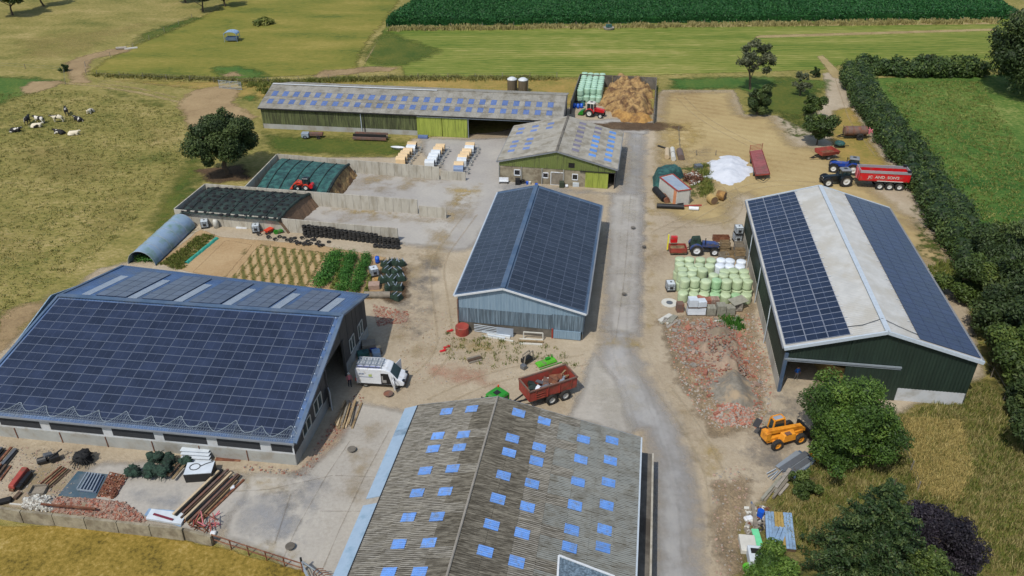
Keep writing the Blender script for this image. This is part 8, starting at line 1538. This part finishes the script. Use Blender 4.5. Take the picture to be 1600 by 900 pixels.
for k in range(5): A, B = P(286, 713 + k * 3.2), P(330, 715.5 + k * 3.2); mb = MB(); mb.beam(A + Vector((0, 0, .9 - k * .18)), B + Vector((0, 0, .9 - k * .18)), .5, .05); part('metal_sheet', mb, 'board_white', t, world=True)
single('grid_mat', MB().box((0, 0, .03), (2.4, .5, .04)), 'rust', 'rusty flat comb like rail at the foot of the white wall', 'rail', loc=P(357, 718), rz=-.05)
A = [P(91, 775), P(148, 781), (P(170, 742)), (P(122, 737))]; mb = MB(); mb.hexa([v + Vector((0, 0, .0)) for v in A] + [v + Vector((0, 0, .08)) for v in A]); single('pond_liner', mb, 'liner', 'dark grey blue sheet spread flat on the ground in the scrap yard', 'sheet')
t = thing('galvanised_frames', 'stack of pale galvanised frames lying on the dark grey sheet', 'frames', P(141, 758), 0); A, B, C_, D = P(122, 768), P(147, 771), P(160, 745), P(138, 742)
for k in range(6): u = k / 5; mb = MB(); mb.beam(A.lerp(B, u) + Vector((0, 0, .35)), D.lerp(C_, u) + Vector((0, 0, .35)), .1, .1); part('rail', mb, 'galv', t, world=True)
for a_, c_ in ((A, B), (D, C_)): mb = MB(); mb.beam(a_ + Vector((0, 0, .25)), c_ + Vector((0, 0, .25)), .1, .12); part('cross_rail', mb, 'galv', t, world=True)
mb = MB(); mb.hexa([v + Vector((.25, -.1, z)) for z in (.09, .2) for v in (A, B, C_, D)]); part('frame_stack', mb, 'steel_blue', t, world=True)
t = thing('rusty_grates', 'rusty reinforcing mesh with bricks beside the galvanised frames', 'mesh', P(176, 760)); A, B, C_, D = P(155, 776), P(178, 780), P(198, 748), P(173, 742)
for k in range(7): u = k / 6; mb = MB(); mb.beam(A.lerp(B, u) + Vector((0, 0, .3)), D.lerp(C_, u) + Vector((0, 0, .3)), .06, .06); part('bar', mb, 'rust', t, world=True)
for k in range(8): u = k / 7; mb = MB(); mb.beam(A.lerp(D, u) + Vector((0, 0, .36)), B.lerp(C_, u) + Vector((0, 0, .36)), .06, .06); part('bar', mb, 'rust', t, world=True)
bits('brick_pieces', 'brown bricks lying under the rusty reinforcing mesh', 'bricks', [(155, 776), (178, 780), (198, 748), (173, 742)], 220, (.15, .38), ['brick_pale', 'rust', 'brick_red'])
crate('weathered pallet standing beside the brown planks', P(61, 768), .1, (1.3, 1.1, .35), 'wood_grey', slats=2, cat='pallet', name='wooden_pallet')
A = [P(226, 806), P(283, 824), P(290, 800), P(233, 796)]; mb = MB(); mb.hexa(A + [v + Vector((0, 0, .12)) for v in A]); single('board_sheet', mb, 'sheet_blue', 'pale blue sheet under the white board near the beam bundle', 'sheet')
A = [P(229, 814), P(284, 823), P(293, 806), P(238, 799)]; t = thing('white_board', 'large white board with a dark red strip across it', 'board', (A[0] + A[2]) / 2); mb = MB(); mb.hexa([v + Vector((0, 0, .13)) for v in A] + [v + Vector((0, 0, .32)) for v in A]); part('board', mb, 'board_white', t, world=True); flat('maroon', S(112, 32, 48), .6); mb = MB(); mb.beam(P(240, 803, .4), P(270, 812, .4), .18, .08); part('red_strip', mb, 'maroon', t, world=True)
t = thing('rusty_scrap', 'tangle of rusty pink iron at the end of the long beams', 'scrap', P(322, 818)); random.seed(4)
for k in range(26): mb = MB(); p = P(322, 820) + Vector((random.uniform(-.9, .9), random.uniform(-.7, .7), random.uniform(.1, .8))); a_ = random.uniform(0, 3.1); q = Vector((math.cos(a_), math.sin(a_), random.uniform(-.5, .5))) * random.uniform(.3, .8); mb.beam(p - q, p + q, .07, .07); part('iron_bar', mb, ['rust', 'pink', 'rust', 'red_worn'][k % 4], t, world=True)
single('white_sack', MB().box((0, 0, .15), (.5, .4, .3)), 'white_paint', 'small white sack at the corner of the paddock wall', 'sack', loc=P(334, 835), bevel=.1); single('white_bag', MB().box((0, 0, .15), (.7, .4, .3), .4), 'white_paint', 'white bag at the upper tip of the long beams', 'bag', loc=P(361, 764), bevel=.1)
single('black_bag', MB().box((0, 0, .2), (1.0, .6, .4), .4), 'black_rubber', 'black plastic heap at the left edge beside the stone heap', 'bag', loc=P(10, 785), bevel=.12); boards('pale pipe lying left of the stone heap', 'pipe', 'pipe', (14, 788), (36, 790), 1, .12, .12, ['off_white'], 0, 'pipe')
boards('dark log lying above the black plastic heap', 'log', 'log', (22, 783), (34, 770), 1, .3, .25, ['wood_dark'], 0, 'log'); boards('rusty plank along the top of the paddock wall', 'plank', 'plank', (60, 797), (165, 806), 1, .2, .15, ['rust'], 0, 'plank', .7)
# lower right: boards, panels, tub by the road
A = [P(1197, 858), P(1243, 863), P(1236, 806), P(1194, 803)]; t = thing('panel_platform', 'platform of blue grey metal panels on yellow boards near the shrub', 'panels', (A[0] + A[2]) / 2); mb = MB(); mb.hexa(A + [v + Vector((0, 0, .3)) for v in A]); part('base', mb, 'wood_dark', t, world=True)
g = lambda u, v, z=.3: (A[0] * (1 - u) + A[1] * u) * (1 - v) + (A[3] * (1 - u) + A[2] * u) * v + Vector((0, 0, z))
for k in range(9): u0, u1 = k / 9 + .005, (k + 1) / 9 - .005; mb = MB(); mb.hexa([g(u0, 0, .3), g(u1, 0, .3), g(u1, 1, .3), g(u0, 1, .3), g(u0, 0, .36), g(u1, 0, .36), g(u1, 1, .36), g(u0, 1, .36)]); part('deck_board', mb, 'yellow_board' if 3 <= k <= 5 else 'sheet_blue', t, world=True) if 'yellow_board' in MT else (pm('yellow_board', S(168, 142, 78), S(150, 126, 70), scale=2), part('deck_board', mb, 'yellow_board' if 3 <= k <= 5 else 'sheet_blue', t, world=True))
for k in range(3): mb = MB(); mb.beam(g(.08 + k * .16, -.0, .42), g(.42 + k * .14, .55, .42), .34, .05); part('loose_panel', mb, 'sheet_blue', t, world=True)
boards('mint green plastic panel leaning across the verge', 'mint_panel', 'panel', (1188, 863), (1178, 829), 1, .75, .12, ['mint_plastic'], 0, 'panel', .2); boards('long grey plank pointing up from the mint green panel', 'grey_plank', 'plank', (1181, 830), (1175, 790), 1, .28, .15, ['wood_grey'], 0, 'plank', .2); boards('dark metal bar left of the long grey plank', 'metal_bar', 'bar', (1176, 800), (1173, 786), 1, .2, .12, ['steel_blue'], 0, 'bar', .2)
single('white_slab', MB().box((0, 0, .25), (1.3, 1.7, .5)), 'off_white', 'white rectangular slab on the verge left of the mint panel', 'slab', loc=P(1167.5, 854), rz=-.1, bevel=.06)
t = thing('white_machine', 'white appliance lying on its back with a dark round opening', 'appliance', P(1180, 876), -.1); mb = MB(); mb.box((0, 0, .45), (1.3, 1.6, .9)); part('body', mb, 'board_white', t, bevel=.08); mb = MB(); mb.box((.0, .2, .92), (.9, .5, .04)); part('opening', mb, 'black_inside', t)
single('green_basin', MB().lathe([(0, 0), (.35, 0), (.5, .4), (.42, .36), (0, .1)], 16), 'green_plastic' if 'green_plastic' in MT else 'lime', 'round green basin at the bottom edge below the white appliance', 'basin', loc=P(1169, 892)) 
single('barrel', MB().lathe([(0, 0), (.28, 0), (.28, .8), (0, .8)], 14), 'barrel_blue', 'small blue drum beside the grey plank on the right verge', 'barrel', loc=P(1187, 808)); single('white_bag', MB().box((0, 0, .15), (.8, .5, .3), .3), 'white_paint', 'white bag on the verge left of the grey plank', 'bag', loc=P(1169, 812), bevel=.12)
for i, v in enumerate((818, 826)): put_tyre(P(1187, v) + Vector((0, 0, .12)), 'tyre lying left of the panel platform, %s of the two' % ('upper', 'lower')[i], 'two tyres by the panel platform')
bits('verge_scrap', 'small scrap and stones between the verge and the panel platform', 'scrap', [(1165, 795), (1200, 790), (1195, 830), (1165, 835)], 120, (.1, .45), ['wood_grey', 'rust', 'stone_grey', 'off_white'])
single('brown_box', MB().box((0, 0, .12), (.4, 1.2, .2), .4), 'yellow_paint', 'orange tipped post lying by the telehandler', 'post', loc=P(1272, 716))
bits('yellow_toy', 'two small yellow blocks between the conifers', 'blocks', [(1384, 826), (1408, 826), (1408, 832), (1384, 832)], 6, (.3, .6), ['lamp_yellow'])
# field things
t = thing('hay_feeder', 'pale blue covered hay feeder standing in the golden pasture', 'feeder', P(363.5, 64), 0); mb = MB(); K = 8
pts_ = [(math.cos(math.pi * j / K) * 1.7, 1.9 + math.sin(math.pi * j / K) * .7) for j in range(K + 1)]; mb.extr(pts_ + [(x * .95, z - .08) for x, z in reversed(pts_)], -1.4, 1.4); part('roof', mb, 'sheet_blue', t)
for x in (-1.6, 1.6):
    for y in (-1.3, 1.3): mb = MB(); mb.tube((x, y, 0), (x, y, 1.95), .07, 6); part('leg', mb, 'galv', t)
mb = MB(); mb.box((0, 0, .7), (2.8, 2.2, .7)); part('trough', mb, 'steel_blue', t, bevel=.04)
t = thing('water_trough', 'small dark trough with a pale rim on the field edge below the maize', 'trough', P(951, 46), 0); mb = MB(); mb.lathe([(0, .1), (1.3, .1), (1.5, .6), (1.2, .5), (0, .4)], 14); part('basin', mb, 'stone_grey', t); mb = MB(); mb.box((0, .3, .9), (1.6, .8, .8)); part('cover', mb, 'tarp_teal', t, bevel=.1)
t = thing('culvert', 'pale concrete pipe mouth at the green ditch in the upper pasture', 'pipe', P(190, 77), .3); mb = MB(); mb.tube((-1.2, 0, .3), (1.2, 0, .3), .35, 10); part('pipe_section', mb, 'stone_grey', t); mb = MB(); mb.box((2.2, -.2, .15), (3, .7, .25), .2); part('slab', mb, 'off_white', t)
tree('low pale shrub in the golden pasture by the top edge', P(413, 39), 1.6, 3.4, 1500, .3, 'leaf_weed', low=.02, clumps=16, core=False, tr=.06, cat='shrub', name='shrub'); tree('dark shrub at the field gateway by the pasture fence', P(100, 112), 1.8, 1.2, 500, .3, 'leaf_dark', low=.02, clumps=6, core=False, tr=.06, cat='shrub', name='shrub')
# manholes and drain covers
for u, v, l, r_ in ((550, 705, 'round dark manhole cover in the pale concrete strip', .42), (989, 358, 'small square drain in the middle of the road', .35), (975, 462, 'small drain in the road beside the middle barn', .3), (1006, 388, 'small drain at the right rim of the road', .3), (607, 618, 'brown rusty cover in front of the van', .5), (454, 857, 'dark drain hole in the concrete near the railing', .4)):
    mb = MB(); mb.lathe([(0, .05), (r_ * .85, .05), (r_, .04), (r_, .0)], 16); t = single('manhole_cover', mb, 'dark_concrete' if v != 618 else 'rust_brown', l, 'manhole cover', loc=P(u, v) + Vector((0, 0, max(q_[4] for q_ in ZN) * .004 - .03)))
t = thing('manhole', 'pale concrete ring with a grey cover beside the road', 'manhole', P(1046, 474) + Vector((0, 0, .06))); mb = MB(); mb.lathe([(0, .04), (.45, .04), (.45, .06), (1.0, .06), (1.0, -.2)], 20); part('ring', mb, 'off_white', t); mb = MB(); mb.lathe([(0, .09), (.4, .09), (.4, .04)], 16); part('cover', mb, 'grey_metal', t)
